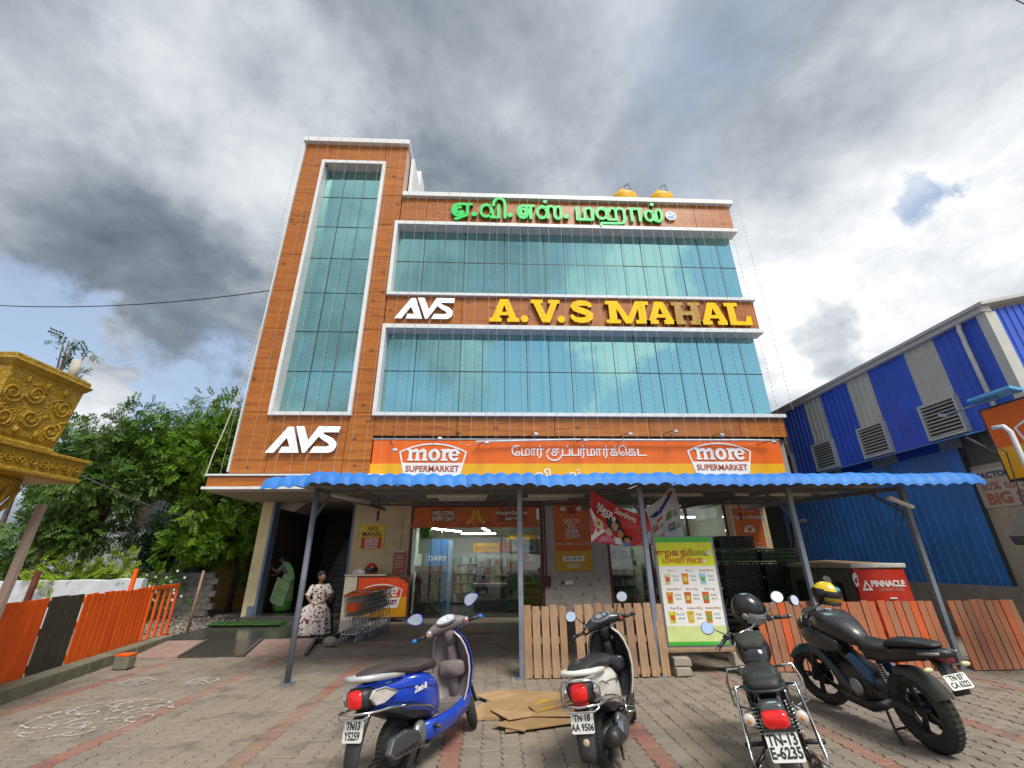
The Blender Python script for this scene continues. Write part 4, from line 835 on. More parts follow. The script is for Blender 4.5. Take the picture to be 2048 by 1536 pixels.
for k in range(9):
    cx = -.30 + .30 * (k % 3); cz = .98 - .285 * (k // 3)
    text('lettering', heads[k], .045, MPB, sd_, (cx + .02, -.008, cz + .13), .001)
    MB().prism([(cx - .12, cz + .085), (cx - .005, cz + .085), (cx - .018, cz - .085), (cx - .11, cz - .085)], -.009, -.005).build('pack_print', mat('pack_print_%d' % k, pc[k], .4, var=.3, scale=18), sd_)
    MB().prism([(cx - .10, cz + .03), (cx - .03, cz + .03), (cx - .03, cz - .04), (cx - .09, cz - .04)], -.012, -.009).build('pack_label', mat('pack_label_%d' % (k % 3), [(.6, .08, .02), (.62, .55, .1), (.15, .35, .08)][k % 3], .4), sd_)
    text('lettering', '\u20b9' + price[k], .05, mat('print_grey', (.3, .3, .3)), sd_, (cx + .075, -.008, cz + .035), .001); text('lettering', 'MRP ' + str(int(price[k]) + 30), .026, MBLK, sd_, (cx + .08, -.008, cz - .02), .001)
MB().box(-.15, -.02, .002, .003, .06, 1.6).build('fold_shadow', MPW, sd_) if False else None
# ================================================================ inside the shop (seen through the glass)
LIT = mat('lit_tube', (1, 1, 1), .5, var=0, emit=(.95, 1, 1, 20))
def ctube(p0, p1, lab):
    o = thing('ceiling_light', lab, 'light', p0, group='lit tubes on the shop ceiling'); d = Vector(p1) - Vector(p0)
    MB().bar((0, 0, 0), d, .035, .035).build('tube', LIT, o); MB().bar((0, 0, .04), d + Vector((0, 0, .04)), .08, .03).build('housing', MWH, o)
ctube((-2.15, 16.6, 2.75), (-1.25, 18.6, 2.75), 'slanting lit tube light at the left inside the shop'); ctube((-1.25, 18.7, 2.68), (.15, 18.7, 2.68), 'level lit tube light in the middle inside the shop'); ctube((-.35, 16.6, 2.75), (-.1, 18.5, 2.75), 'short lit tube light right of the middle inside the shop')
ctube((5.9, 16.6, 3.1), (7.6, 16.6, 3.1), 'lit tube light behind the right shop window'); ctube((6.1, 18.0, 2.7), (6.9, 18.0, 2.7), 'further lit tube light behind the right shop window')
d = thing('dairy_cooler', 'blue DAIRY cooler panel inside the shop at the left', 'cooler', (-2.1, 18.2, 0)); MB().box(-.42, .38, 0, .6, 0, 2.45).build('cabinet', mat('dairy_blue', (.02, .16, .45), .4, var=.08), d); text('lettering', 'DAIRY', .24, MPW, d, (0, -.01, 1.75), .003, bold=.006)
MB().box(.40, .52, -.02, .5, 0, 2.4).build('side_panel', mat('dairy_pale', (.25, .36, .55), .4), d)
d = thing('aisle_sign', 'bright green hanging panel inside the shop at the far left', 'sign', (-2.42, 16.6, 0)); MB().box(-.2, .16, 0, .03, 1.9, 3.2).build('panel', mat('lime_green', (.10, .42, .02), .5, var=.1), d)
MB().box(.17, .22, -.01, .03, 1.9, 3.2).build('edge', mat('pale_lime', (.35, .62, .15), .5), d)
d = thing('aisle_sign', 'orange and yellow hanging offer board in the middle of the shop', 'sign', (-.0, 17.6, 2.12)); MB().box(-.72, .28, 0, .03, -.17, .17).build('panel', MYE, d); MB().box(.28, .75, 0, .03, -.15, .18).build('photo_panel', mat('meat_print', (.55, .12, .08), .5, var=.5, scale=14), d); text('lettering', 'EVERYDAY LOW PRICE', .09, MPR, d, (-.22, -.006, 0), .002)
def shelf(x, y, w, h, levels, label, top=None, seed=1):
    s_ = thing('shop_shelf', label, 'shelf', (x, y, 0), group='shelves inside the shop'); rr = random.Random(seed)
    q = MB().box(-w / 2, w / 2, .35, .4, 0, h)
    MB().box(-w / 2, w / 2, .35, .4, 0, h).build('back_panel', mat('shelf_grey', (.30, .31, .30), .5, var=.1), s_)
    for k in range(levels):
        z = .12 + (h - .2) * k / levels; MB().box(-w / 2, w / 2, 0, .35, z - .03, z).build('board', mat('shelf_grey', (.30, .31, .30)), s_)
        q = MB(); xx = -w / 2 + .03
        while xx < w / 2 - .1:
            bw = rr.uniform(.07, .16); bh = rr.uniform(.4, .85) * (h - .2) / levels; q.mat(rr.randrange(6)); q.box(xx, xx + bw - .012, .03, .25, z, z + bh); xx += bw
        o = q.build('goods', [mat('goods_%d' % i, c, .45, var=.25, scale=15) for i, c in enumerate([(.35, .28, .12), (.32, .08, .05), (.10, .18, .28), (.42, .42, .38), (.12, .25, .10), (.06, .06, .07)])], s_); o['kind'] = 'stuff'
    if top: MB().box(-w / 2, w / 2, -.03, .02, h - .02, h + .16).build('header', mat(*top) if isinstance(top, tuple) else top, s_)
    return s_
shelf(-2.15, 16.2, .95, 1.35, 4, 'low goods shelf with orange header at the left inside the shop', MPO, 2); shelf(1.0, 16.7, .95, 1.45, 4, 'goods shelf with orange header at the right inside the shop', MPO, 3)
shelf(.1, 18.6, 1.4, 1.9, 5, 'tall dark goods shelf in the middle of the shop', None, 4); shelf(1.25, 19.4, 1.2, 2.5, 6, 'tall back shelf with yellow packs inside the shop', MYE, 5); shelf(-1.0, 19.8, 1.2, 2.0, 5, 'back wall shelf left of the middle inside the shop', None, 6)
shelf(4.7, 17.2, 1.4, 2.2, 6, 'orange topped goods shelf behind the right shop window', MPO, 7); shelf(6.6, 17.6, 1.6, 1.5, 4, 'dim goods shelf behind the crates inside the window', None, 8)
c_ = thing('checkout_counter', 'dark checkout counter with pale top inside the glass door', 'counter', (.15, 16.9, 0)); MB().box(-.75, .62, 0, .6, 0, .80).build('body', mat('counter_dark', (.05, .06, .075), .4, var=.15), c_, bevel=.01); MB().box(-.8, .68, -.06, .66, .80, .90).build('top', mat('counter_pale', (.42, .44, .38), .35, var=.05), c_, bevel=.01)
for x in (-.62, -.33): MB().cyl((x, .1, .9), (x, .1, 1.9), .012, n=6).build('pole', MWH, c_)
for k in range(5): MB().ell((-.62 + .1 * k, .12, .95), (.045, .045, .05), 8, 6).build('jar', mat('jar_red', (.35, .12, .06), .4), c_, smooth=True)
for k in range(5):
    s_ = thing('rice_sack', ('lowest', 'second lowest', 'middle', 'second highest', 'topmost')[k] + ' yellow rice sack of the pile inside the door', 'sack', (1.28, 16.1, .02 + .19 * k), rotz=.1 * (-1) ** k, group='rice sacks inside the door')
    MB().loft([[(a * w_ * .34, c * w_ * .2, z) for a, c in [(1, .6), (.7, 1), (-.7, 1), (-1, .6), (-1, -.6), (-.7, -1), (.7, -1), (1, -.6)]] for z, w_ in ((0, .86), (.06, 1.), (.13, 1.), (.19, .85))]).build('bag', mat('sack_yellow', (.42, .36, .02), .6, var=.3, scale=7), s_, smooth=True)
    MB().box(-.2, .2, -.206, -.2, .05, .14).build('print', mat('sack_print', (.30, .16, .03), .6, var=.2), s_)
# ================================================================ blue factory shed on the right
MFB = mat('shed_blue', (.04, .11, .58), .45, var=.12, scale=1.5, dirt=.15); MFG = mat('shed_grey', (.50, .50, .44), .5, var=.08, scale=1.5, dirt=.15)
MFT = mat('shed_trim', (.52, .52, .48), .5, var=.06); MDKB = mat('lean_to_blue', (.024, .165, .52), .5, var=.18, scale=1.2, dirt=.25, dirtcol=(.03, .06, .10))
fac = thing('factory_shed', 'tall blue and grey striped corrugated metal shed at the right', 'shed', (11.5, 8.3, 0)); F0 = Matrix.Translation((-11.5, -8.3, 0))
def corr_x(x, y0, y1, z0, z1, per=.2, amp=.022, duty=.22):
    """trapezoid-ribbed sheet in a plane x = const facing -x"""
    q = MB(); pts = []; y = y0
    while y < y1 - 1e-6:
        for dy, dx in ((0, 0), (per * (1 - duty) , 0), (per * (1 - duty * .75), -amp), (per * (1 - duty * .25), -amp)):
            if y + dy < y1: pts.append((x + dx, y + dy))
        y += per
    pts.append((x, y1)); k = len(pts)
    q.add([(a, b_, z0) for a, b_ in pts] + [(a, b_, z1) for a, b_ in pts], [(i, i + 1, k + i + 1, k + i) for i in range(k - 1)])
    return q
ys = [(8.42, 9.58, 0), (9.58, 10.44, 1), (10.44, 11.70, 0), (11.70, 12.57, 1), (12.57, 13.78, 0), (13.78, 14.64, 1), (14.64, 15.9, 0), (15.9, 16.76, 1), (16.76, 18, 0), (18, 18.9, 1), (18.9, 24, 0)]
for y0, y1, g_ in ys: corr_x(11.5, y0, y1, 4.0, 6.95).xform(F0).build('cladding_sheet', MFG if g_ else MFB, fac, fix=False)
MB().box(11.52, 11.6, 8.3, 24, 0, 6.9).xform(F0).build('frame_wall', MFT, fac)
MB().box(11.36, 11.62, 8.2, 24.1, 6.93, 7.10).xform(F0).build('gutter', MFT, fac, bevel=.02)
MB().box(11.44, 11.72, 8.22, 8.42, 0, 6.95).xform(F0).build('corner_trim', MFT, fac)
q = MB(); px = [11.72 + .2 * k for k in range(40)]; v = []; 
for i, x in enumerate(px):
    for dx, dy in ((0, 0), (.15, 0), (.16, -.022), (.19, -.022)): v.append((x + dx, 8.28 + dy, 0, 6.98 + (x + dx - 11.5) * .22))
k = len(v); q.add([(a, b_, c) for a, b_, c, d in v] + [(a, b_, d) for a, b_, c, d in v], [(i, i + 1, k + i + 1, k + i) for i in range(k - 1)]).xform(F0).build('gable_sheet', MFB, fac, fix=False)
MB().add([(11.3, 8.1, 7.06), (20, 8.1, 8.97), (20, 24, 8.97), (11.3, 24, 7.06), (11.3, 8.1, 7.14), (20, 8.1, 9.05), (20, 24, 9.05), (11.3, 24, 7.14)], [(0, 1, 2, 3), (4, 7, 6, 5), (0, 4, 5, 1), (1, 5, 6, 2), (0, 3, 7, 4), (2, 6, 7, 3)]).xform(F0).build('roof', MFT, fac)
MB().tube([(11.42, 8.8, 6.95), (11.36, 8.8, 6.75), (11.40, 8.82, 6.55), (11.36, 8.8, 6.4), (11.38, 8.8, 4.3)], .05, 10).xform(F0).build('downpipe', mat('pipe_white', (.55, .56, .56), .5), fac, smooth=True)
for y0 in (9.58, 11.70, 13.78, 15.9):
    y1 = y0 + .88; fr = MB().box(11.36, 11.5, y0 - .05, y0, 4.42, 5.36).box(11.36, 11.5, y1, y1 + .05, 4.42, 5.36).box(11.36, 11.5, y0, y1, 5.30, 5.36).box(11.36, 11.5, y0, y1, 4.42, 4.48).xform(F0).build('louvre_frame', MFT, fac)
    for k in range(9):
        z = 4.50 + .09 * k
        MB().add([(11.37, y0, z), (11.37, y1, z), (11.46, y1, z + .07), (11.46, y0, z + .07), (11.375, y0, z - .01), (11.375, y1, z - .01), (11.465, y1, z + .06), (11.465, y0, z + .06)], [(0, 3, 2, 1), (4, 5, 6, 7), (0, 1, 5, 4), (2, 3, 7, 6), (0, 4, 7, 3), (1, 2, 6, 5)]).xform(F0).build('louvre_blade', MFG, fr)
    MB().box(11.475, 11.495, y0, y1, 4.48, 5.30).xform(F0).build('louvre_dark', MMUL, fr)
corr_x(11.30, 9.86, 17, 1.03, 4.1, .24, .02, .25).xform(F0).build('lean_to_sheet', MDKB, fac, fix=False)
MB().box(11.32, 11.5, 9.86, 24, 1.03, 4.1).xform(F0).build('lean_to_wall', mat('lean_to_dark', (.04, .045, .05), .8), fac)
MB().add([(10.75, 9.1, 4.20), (10.75, 17, 4.20), (11.5, 17, 4.36), (11.5, 9.1, 4.36), (10.75, 9.1, 4.23), (10.75, 17, 4.23), (11.5, 17, 4.39), (11.5, 9.1, 4.39)], [(0, 3, 2, 1), (4, 5, 6, 7), (0, 1, 5, 4), (2, 3, 7, 6), (0, 4, 7, 3), (1, 2, 6, 5)]).xform(F0).build('awning_sheet', mat('awning_blue', (.05, .17, .42), .5, var=.1), fac)
for y in (9.2, 11.8, 14.4): MB().bar((11.45, y, 3.8), (10.85, y, 4.19), .04, .04).xform(F0).build('awning_bracket', MUN, fac)
MB().box(11.22, 11.6, 3.0, 24, 0, 1.03).xform(F0).build('plinth', MCONC, fac, bevel=.01)
MB().box(11.42, 11.52, 3.0, 9.86, 1.03, 3.62).xform(F0).build('painted_wall', mat('beige_wall', (.38, .34, .28), .85, var=.08, dirt=.25), fac)
corr_x(11.46, 8.4, 9.86, 3.62, 4.36).xform(F0).build('dark_sheet', mat('shed_dark_grey', (.10, .10, .085), .6), fac, fix=False)
wt = thing('wall_lettering', 'painted FACTORY 30% to BIG lettering on the beige shed wall', 'sign', (11.41, 9.6, 3.0), rotz=R(-90))
MB().box(-.28, 1.9, -.006, 0, -.33, .52).build('panel', mat('wall_sign_white', (.46, .42, .38), .8, var=.08), wt)
text('lettering', 'FACTORY', .18, mat('wall_navy', (.06, .07, .16), .8), wt, (-.18, -.012, .37), .002, 'LEFT', bold=.006); text('lettering', '30% to 50%', .26, mat('wall_red', (.36, .14, .10), .8), wt, (-.2, -.012, .12), .002, 'LEFT', bold=.004)
text('lettering', 'BIG SALE', .34, mat('wall_red', (.36, .14, .10)), wt, (-.15, -.012, -.16), .002, 'LEFT', bold=.014)
# roadside sign
hs = thing('pole_sign', 'dim orange supermarket sign on a white pole at the right edge', 'sign', (9.0, 7.22, 3.5), rotz=R(-90))
MB().box(-.02, 2.4, .0, .10, -.66, .66).build('frame', MMUL, hs, bevel=.01); MB().box(.02, 2.36, -.008, 0, -.08, .62).build('orange_field', MOR, hs); MB().box(.02, 2.36, -.008, 0, -.62, -.08).build('yellow_field', MYE, hs)
more_logo(hs, .42, -.06, 1.5, MPB); text('lettering', 'MY STORE EVERY DAY', .13, mat('sign_gold', (.6, .42, .05), .5), hs, (1.1, -.012, -.46), .002, bold=.002)
pl_ = thing('sign_pole', 'bent white pipe pole standing in front of the orange sign', 'pole', (8.55, 6.55, 0)); MB().tube([(0, 0, -.05), (0, 0, 3.55), (.0, .06, 3.66), (.0, .22, 3.68)], .035, 10).build('pipe', MWH, pl_, smooth=True)
lb = thing('sign_lamp', 'grey lamp arm with blue cover above the orange sign', 'lamp', (8.8, 7.3, 4.2)); MB().tube([(0, -.6, .02), (0, .0, 0), (0, .35, .0)], .02, 6).build('arm', MUN, lb); MB().obox((-.02, .38, .0), (.06, .14, .05), (.4, 0, 0)).build('head', MLAMP, lb); MB().obox((.02, -.55, .07), (.25, .7, .05), (0, .2, 0)).build('cover', mat('cover_sky_blue', (.12, .42, .72), .5), lb)
bg_ = thing('hanging_bag', 'black plastic bag hanging at the right edge of the picture', 'bag', (8.15, 6.5, 1.8)); MB().loft([[(.0 + a * w_, b_ * w_ * .5, z) for a, b_ in [(math.cos(i * .785) * (1 + .15 * math.sin(i * 2.1)), math.sin(i * .785)) for i in range(8)]] for z, w_ in ((0, .36), (.12, .40), (.3, .27), (.5, .12), (.55, .05))]).build('bag', mat('bag_black', (.012, .012, .013), .7, var=.2, bump=.5), bg_, smooth=False)
MB().tube([(0, 0, .52), (.1, .0, 1.4), (.2, .2, 1.55)], .01, 5).build('string', MBLK, bg_)
# ================================================================ generator, exhaust, crates
MGN = mat('generator_red', (.55, .03, .012), .45, var=.12, scale=3, dirt=.2); MGG = mat('generator_grey', (.17, .16, .12), .55, var=.15, scale=3, dirt=.35)
gen = thing('generator', 'red and grey generator cabinet lettered PINNACLE standing by the blue wall', 'generator', (8.05, 10.6, 0)); 
MB().box(-.55, .55, -1.1, 1.2, .1, 1.44).build('cabinet', MGG, gen, bevel=.015)
MB().add([(-.56, -1.14, .12), (.60, -1.14, .12), (.54, -1.14, 1.42), (-.56, -1.14, 1.42), (-.56, -1.09, .12), (.6, -1.09, .12), (.54, -1.09, 1.42), (-.56, -1.09, 1.42)], [(0, 1, 2, 3), (4, 7, 6, 5), (0, 4, 5, 1), (1, 5, 6, 2), (3, 2, 6, 7), (0, 3, 7, 4)]).build('end_panel', MGN, gen)
MB().box(-.60, .60, -1.17, 1.24, 1.44, 1.53).build('top', mat('generator_top', (.55, .52, .46), .6, var=.1, dirt=.3), gen, bevel=.02); MB().box(-.6, .6, -1.1, 1.2, 0, .1).build('skid', MMUL, gen)
for y0, y1 in ((-.98, -.15), (.0, .95)):
    dr = MB().box(-.575, -.55, y0, y1, .2, 1.36).build('door', MGG, gen, bevel=.01)
    q = MB(); pts = rrect(y0 + .2, y1 - .22, .62, 1.16, .07); q.add([(-.582, a, c) for a, c in pts] + [(-.574, a, c) for a, c in pts], [tuple(range(len(pts)))] + [(i, (i + 1) % len(pts), len(pts) + (i + 1) % len(pts), len(pts) + i) for i in range(len(pts))]).build('door_window', mat('seal_black', (.02, .02, .02), .4), dr)
    pts = rrect(y0 + .25, y1 - .27, .68, 1.10, .05); MB().add([(-.584, a, c) for a, c in pts], [tuple(range(len(pts)))]).build('door_glass', mat('gen_glass', (.06, .065, .055), .15), dr)
MB().box(-.56, -.5, -1.145, -1.13, .1, 1.43).build('red_edge', MGN, gen)
text('lettering', 'PINNACLE', .155, MPW, gen, (.10, -1.15, 1.14), .002, bold=.006); text('lettering', 'GENERATORS', .085, mat('print_dim', (.55, .30, .26), .5), gen, (.13, -1.15, 1.03), .001)
q = MB().prism([(-.47, 1.02), (-.25, 1.02), (-.36, 1.22)], -1.152, -1.141); q.build('emblem', MPW, gen); MB().prism([(-.41, 1.06), (-.31, 1.06), (-.36, 1.15)], -1.156, -1.151).build('emblem_gap', MGN, gen)
for k in range(7): MB().obox((.18, -1.15, .52 + .045 * k), (.62, .012, .028), (.4, 0, 0)).build('vent_slat', mat('vent_dim', (.28, .12, .12), .5), gen)
MB().box(.05, .2, -1.16, -1.14, .86, .885).build('handle', MPW, gen)
MB().add([(-.60, -.6, 1.532), (.4, -1.0, 1.532), (.55, .9, 1.55), (-.5, 1.1, 1.532), (-.1, .2, 1.60)], [(0, 1, 4), (1, 2, 4), (2, 3, 4), (3, 0, 4)]).build('cardboard_cover', mat('cardboard', (.38, .24, .12), .85, var=.12, scale=5), gen, fix=False)
ex = MB().tube([(0, 0, 0), (.05, 0, .35), (.12, 0, .80), (.14, 0, .95), (.22, 0, 1.02), (.52, 0, 1.03)], .07, 12).build('exhaust_pipe', mat('soot_black', (.03, .03, .032), .6, var=.2), smooth=True); ex.location = (7.75, 11.6, 1.5); tag(ex, 'black bent exhaust pipe rising beside the blue wall', 'pipe')
sk = thing('paper_sticker', 'small white and red hexagonal tag stuck on the generator corner', 'tag', (7.44, 9.38, 1.22)); MB().prism([(-.07, .02), (-.04, .12), (.02, .14), (.05, .05), (.03, -.09), (-.03, -.13)], -.006, 0).build('sheet', MPW, sk); MB().prism([(-.04, .02), (.02, .05), (.02, -.05), (-.03, -.06)], -.009, -.006).build('print', MPR, sk)
def crate_mesh(w, d, h, m, bands):
    q = MB(); t_ = .025
    for y in (-d / 2, d / 2 - t_):
        for z in bands: q.box(-w / 2, w / 2, y, y + t_, z, z + .035)
        for i in range(5): x = -w / 2 + (w - .03) * i / 4; q.box(x, x + .03, y + .003, y + t_ - .003, 0, h)
    for x in (-w / 2, w / 2 - t_):
        for z in bands: q.box(x + .001, x + t_ - .001, -d / 2 + .026, d / 2 - .026, z, z + .035)
        for i in range(4): y = -d / 2 + (d - .03) * i / 3; q.box(x + .004, x + t_ - .004, y, y + .03, 0, h)
    q.box(-w / 2 + .01, w / 2 - .01, -d / 2 + .01, d / 2 - .01, .0, .015)
    return q
MCB = mat('crate_black', (.016, .017, .020), .4, var=.2); MCGN = mat('crate_green', (.02, .10, .025), .45, var=.2)
cm = {c: crate_mesh(.90, .62, .30, None, (0, .09, .18, .262)).mesh('crate', m) for c, m in (('k', MCB), ('g', MCGN))}
inner = MB().box(-.41, .41, -.27, .27, .016, .24).mesh('goods', mat('crate_goods', (.035, .036, .04), .6, var=.4, scale=12))
nm = ['lowest', 'second', 'third', 'fourth', 'fifth', 'sixth', 'topmost']
for X_, Y_, n_, green, wh in ((6.28, 11.85, 7, (0, 1, 5), 'tall stack by the orange poster'), (7.32, 11.85, 6, (5, 2), 'shorter stack beside the exhaust pipe')):
    for k in range(n_):
        nme = 'topmost' if k == n_ - 1 else nm[k]
        c = thing('crate', '%s %s plastic crate of the %s' % (nme, 'green' if k in green else 'black', wh), 'crate', (X_ + .012 * math.sin(k * 2.1), Y_, .02 + .312 * k), group='stacked plastic crates')
        link('lattice', cm['g' if k in green else 'k'], c); link('goods', inner, c)
# ================================================================ foliage
def leaf_mat(name, c0, c1):
    m, t, n, b = rawmat(name); ge = n('ShaderNodeNewGeometry'); 
    nz = n('ShaderNodeTexNoise', {'Vector': ge.outputs['Position'], 'Scale': 1.1, 'Detail': 3.}).outputs[0]
    f = n.math('ADD', n.math('MULTIPLY', ge.outputs['Random Per Island'], .5), n.math('MULTIPLY', nz, .6), clamp=True)
    col = n.mix(f, c0, c1); t.links.new(col, b.inputs['Base Color']); b.inputs['Roughness'].default_value = .5; b.inputs['Specular IOR Level'].default_value = .3
    tr = n('ShaderNodeBsdfTranslucent', {0: col}); mx = n('ShaderNodeMixShader', {0: .22, 1: b.outputs[0], 2: tr.outputs[0]}); out = [x for x in t.nodes if x.type == 'OUTPUT_MATERIAL'][0]; t.links.new(mx.outputs[0], out.inputs[0]); return m
ML1 = leaf_mat('leaf_green', (.030, .10, .008), (.18, .32, .02)); ML2 = leaf_mat('leaf_yellow_green', (.12, .21, .015), (.30, .40, .03)); ML3 = leaf_mat('leaf_dark', (.022, .075, .018), (.07, .17, .035)); ML4 = leaf_mat('leaf_grey_green', (.035, .095, .016), (.15, .25, .045))
MBK = mat('bark', (.13, .105, .08), .9, var=.3, scale=9, bump=.6)
def leaves_mesh(name, clumps, per, lsize, m, seed, pinnate=True, drop=.35):
    """clumps: (centre, radius). Each spray is a short drooping rachis with paired leaflets."""
    rg = np.random.default_rng(seed); V = []; 
    for (c, r) in clumps:
        for _ in range(int(per * r * r)):
            d = rg.normal(size=3); d /= np.linalg.norm(d); rad = r * rg.uniform(.45, 1.05) ** .6
            p = np.array(c) + d * rad * np.array([1, 1, .8])
            ax = d * .6 + rg.normal(size=3) * .45 + np.array([0, 0, -drop]); ax /= np.linalg.norm(ax)
            sd_ = np.cross(ax, rg.normal(size=3) * .5 + np.array([0, 0, 1.])); sd_ /= np.linalg.norm(sd_) + 1e-9; nn = np.cross(sd_, ax)
            L = lsize * rg.uniform(.7, 1.4)
            k = 5 if pinnate else 2
            for j in range(k):
                o = p + ax * L * (.35 + j) * .55
                for s_ in (-1, 1):
                    tip = o + (sd_ * s_ * .95 + ax * .55 + nn * rg.uniform(-.35, .15)) * L; w = (ax * .9 - sd_ * s_ * .3) * L * .26
                    mid = (o + tip) / 2
                    V += [o, mid - w, tip, mid + w]
    V = np.array(V); n_ = len(V) // 4; me = bpy.data.meshes.new(name)
    me.vertices.add(len(V)); me.vertices.foreach_set('co', V.astype(np.float32).ravel()); me.loops.add(len(V)); me.loops.foreach_set('vertex_index', np.arange(len(V), dtype=np.int32))
    me.polygons.add(n_); me.polygons.foreach_set('loop_start', np.arange(0, len(V), 4, dtype=np.int32)); me.materials.append(m); me.update(calc_edges=True); return me
def tree(name, label, base, trunk, limbs, clumps, per, ls, m, seed, cat='tree', group=None, r0=.16, pinnate=True):
    t_ = thing(name, label, cat, base, group=group); q = MB()
    q.tube([Vector(p) for p in trunk], [r0 * (1 - .7 * i / len(trunk)) for i in range(len(trunk))], 9)
    for lm in limbs: q.tube([Vector(p) for p in lm], [r0 * .5 * (1 - .75 * i / len(lm)) for i in range(len(lm))], 6)
    q.build('trunk', MBK, t_, smooth=True); link('crown', leaves_mesh('crown', clumps, per, ls, m, seed), t_); return t_
def blob(c, r, k, cr, seed, flat=.8):
    rg = random.Random(seed); out = []
    for _ in range(k):
        d = Vector((rg.gauss(0, 1), rg.gauss(0, 1), rg.gauss(0, 1))).normalized() * (rg.random() ** .45); out.append(((c[0] + d.x * r[0], c[1] + d.y * r[1], c[2] + d.z * r[2]), cr * rg.uniform(.7, 1.3)))
    return out
def limb_set(fork, targets): return [[fork, tuple(fork[i] * .45 + c[i] * .55 + (.15 if i == 2 else 0) for i in range(3)), c] for c in targets]
cl = blob((0, 0, 5.5), (2.4, 1.9, 2.2), 54, .75, 1) + blob((1.0, -.4, 3.2), (1.6, 1.2, 1.3), 16, .7, 2)
tree('neem_tree', 'large green tree with feathery leaves behind the low wall beside the building', (-11.3, 17.6, 0), [(0, 0, -.1), (.1, 0, 1.4), (-.1, .1, 2.8), (.1, 0, 4.2)], limb_set((.0, .05, 2.6), [c for c, _ in cl[:14]]), cl, 140, .105, ML1, 11)
cl = blob((.1, 0, 5.2), (2.4, 1.5, 2.3), 52, .72, 5) + blob((-.4, -.3, 2.6), (1.6, 1.1, 1.1), 16, .6, 6)
tree('moringa_tree', 'paler feathery tree left of the large green tree', (-14.2, 16.6, 0), [(0, 0, -.1), (.15, 0, 1.6), (.3, 0, 3.1), (.1, 0, 4.4)], limb_set((.25, 0, 2.9), [c for c, _ in cl[:10]]), cl, 230, .10, ML4, 12)
cl = blob((0, 0, 3.0), (1.5, 1.2, 2.2), 26, .6, 8)
tree('dark_tree', 'dark tree under the stair tower overhang beside the cream pillar', (-10.0, 18.9, 0), [(0, 0, -.1), (0, 0, 1.2), (.1, 0, 2.6)], limb_set((0, 0, 1.6), [c for c, _ in cl[:8]]), cl, 150, .10, ML3, 13, r0=.12)
cl = blob((0, 0, 2.6), (1.6, .9, 1.7), 24, .55, 9)
tree('dark_tree', 'dark leafy tree behind the middle of the white wall', (-12.9, 19.2, 0), [(0, 0, -.1), (0, 0, 1.2), (.1, 0, 2.2)], limb_set((0, 0, 1.4), [c for c, _ in cl[:8]]), cl, 150, .10, ML3, 14, r0=.1)
cl = blob((0, 0, 8.9), (.75, .7, 1.2), 9, .36, 21) + blob((.1, 0, 7.0), (.8, .7, .8), 5, .34, 22)
tree('sapling_tree', 'thin sparse tree top rising above the golden column', (-16.9, 16.2, 0), [(0, 0, -.1), (.2, 0, 3), (.1, 0, 6), (0, 0, 9.2)], limb_set((.1, 0, 6.8), [c for c, _ in cl]), cl, 55, .12, ML3, 15, r0=.09)
cl = blob((0, 0, .9), (2.3, .8, .75), 34, .42, 31)
tree('shrub', 'yellow-green bush spilling over the white wall below the gold column', (-13.2, 15.9, .2), [(0, 0, -.3), (0, 0, .6)], limb_set((0, 0, .3), [c for c, _ in cl[:8]]), cl, 210, .085, ML2, 16, 'bush', r0=.05)
cl = blob((0, 0, 1.5), (1.1, .8, 1.2), 14, .5, 33)
tree('shrub', 'dark bush left of the forked trunk behind the wooden prop', (-15.6, 16.0, .2), [(0, 0, -.3), (0, 0, .9)], limb_set((0, 0, .5), [c for c, _ in cl[:6]]), cl, 180, .09, ML4, 17, 'bush', r0=.05)
cl = blob((0, 0, .7), (1.5, .6, .55), 16, .36, 41)
sh = tree('flowering_shrub', 'dark green shrub with white flowers behind the orange fence end', (-11.2, 15.9, .1), [(0, 0, -.3), (0, 0, .5)], limb_set((0, 0, .3), [c for c, _ in cl[:6]]), cl, 130, .08, ML3, 18, 'bush', r0=.04)
rg = random.Random(6); q = MB()
for _ in range(70):
    c, r_ = rg.choice(cl); p = Vector(c) + Vector((rg.gauss(0, 1), -abs(rg.gauss(0, 1)), rg.gauss(0, 1))).normalized() * r_ * 1.02
    for a in range(5): d = Vector((math.cos(a * 1.257), -.2, math.sin(a * 1.257))) * .045; e_ = Vector((-math.sin(a * 1.257), 0, math.cos(a * 1.257))) * .018; q.add([p, p + d * .6 - e_, p + d, p + d * .6 + e_], [(0, 1, 2, 3)])
o = q.build('flowers', mat('petal_white', (.75, .75, .70), .6, var=.05), sh, fix=False); o['kind'] = 'stuff'
bt = MB().tube([(0, 0, 0), (.05, 0, 1.4), (-.25, 0, 2.4), (-.6, .1, 3.4)], [.11, .10, .06, .03], 8).tube([(.05, 0, 1.3), (.25, 0, 2.3), (.7, 0, 3.5)], [.08, .05, .03], 7).build('forked_trunk', mat('pale_bark', (.22, .19, .14), .9, var=.2, scale=7, bump=.4), smooth=True); bt.location = (-14.6, 15.6, .8); tag(bt, 'pale forked bare trunk in front of the grey house', 'tree')
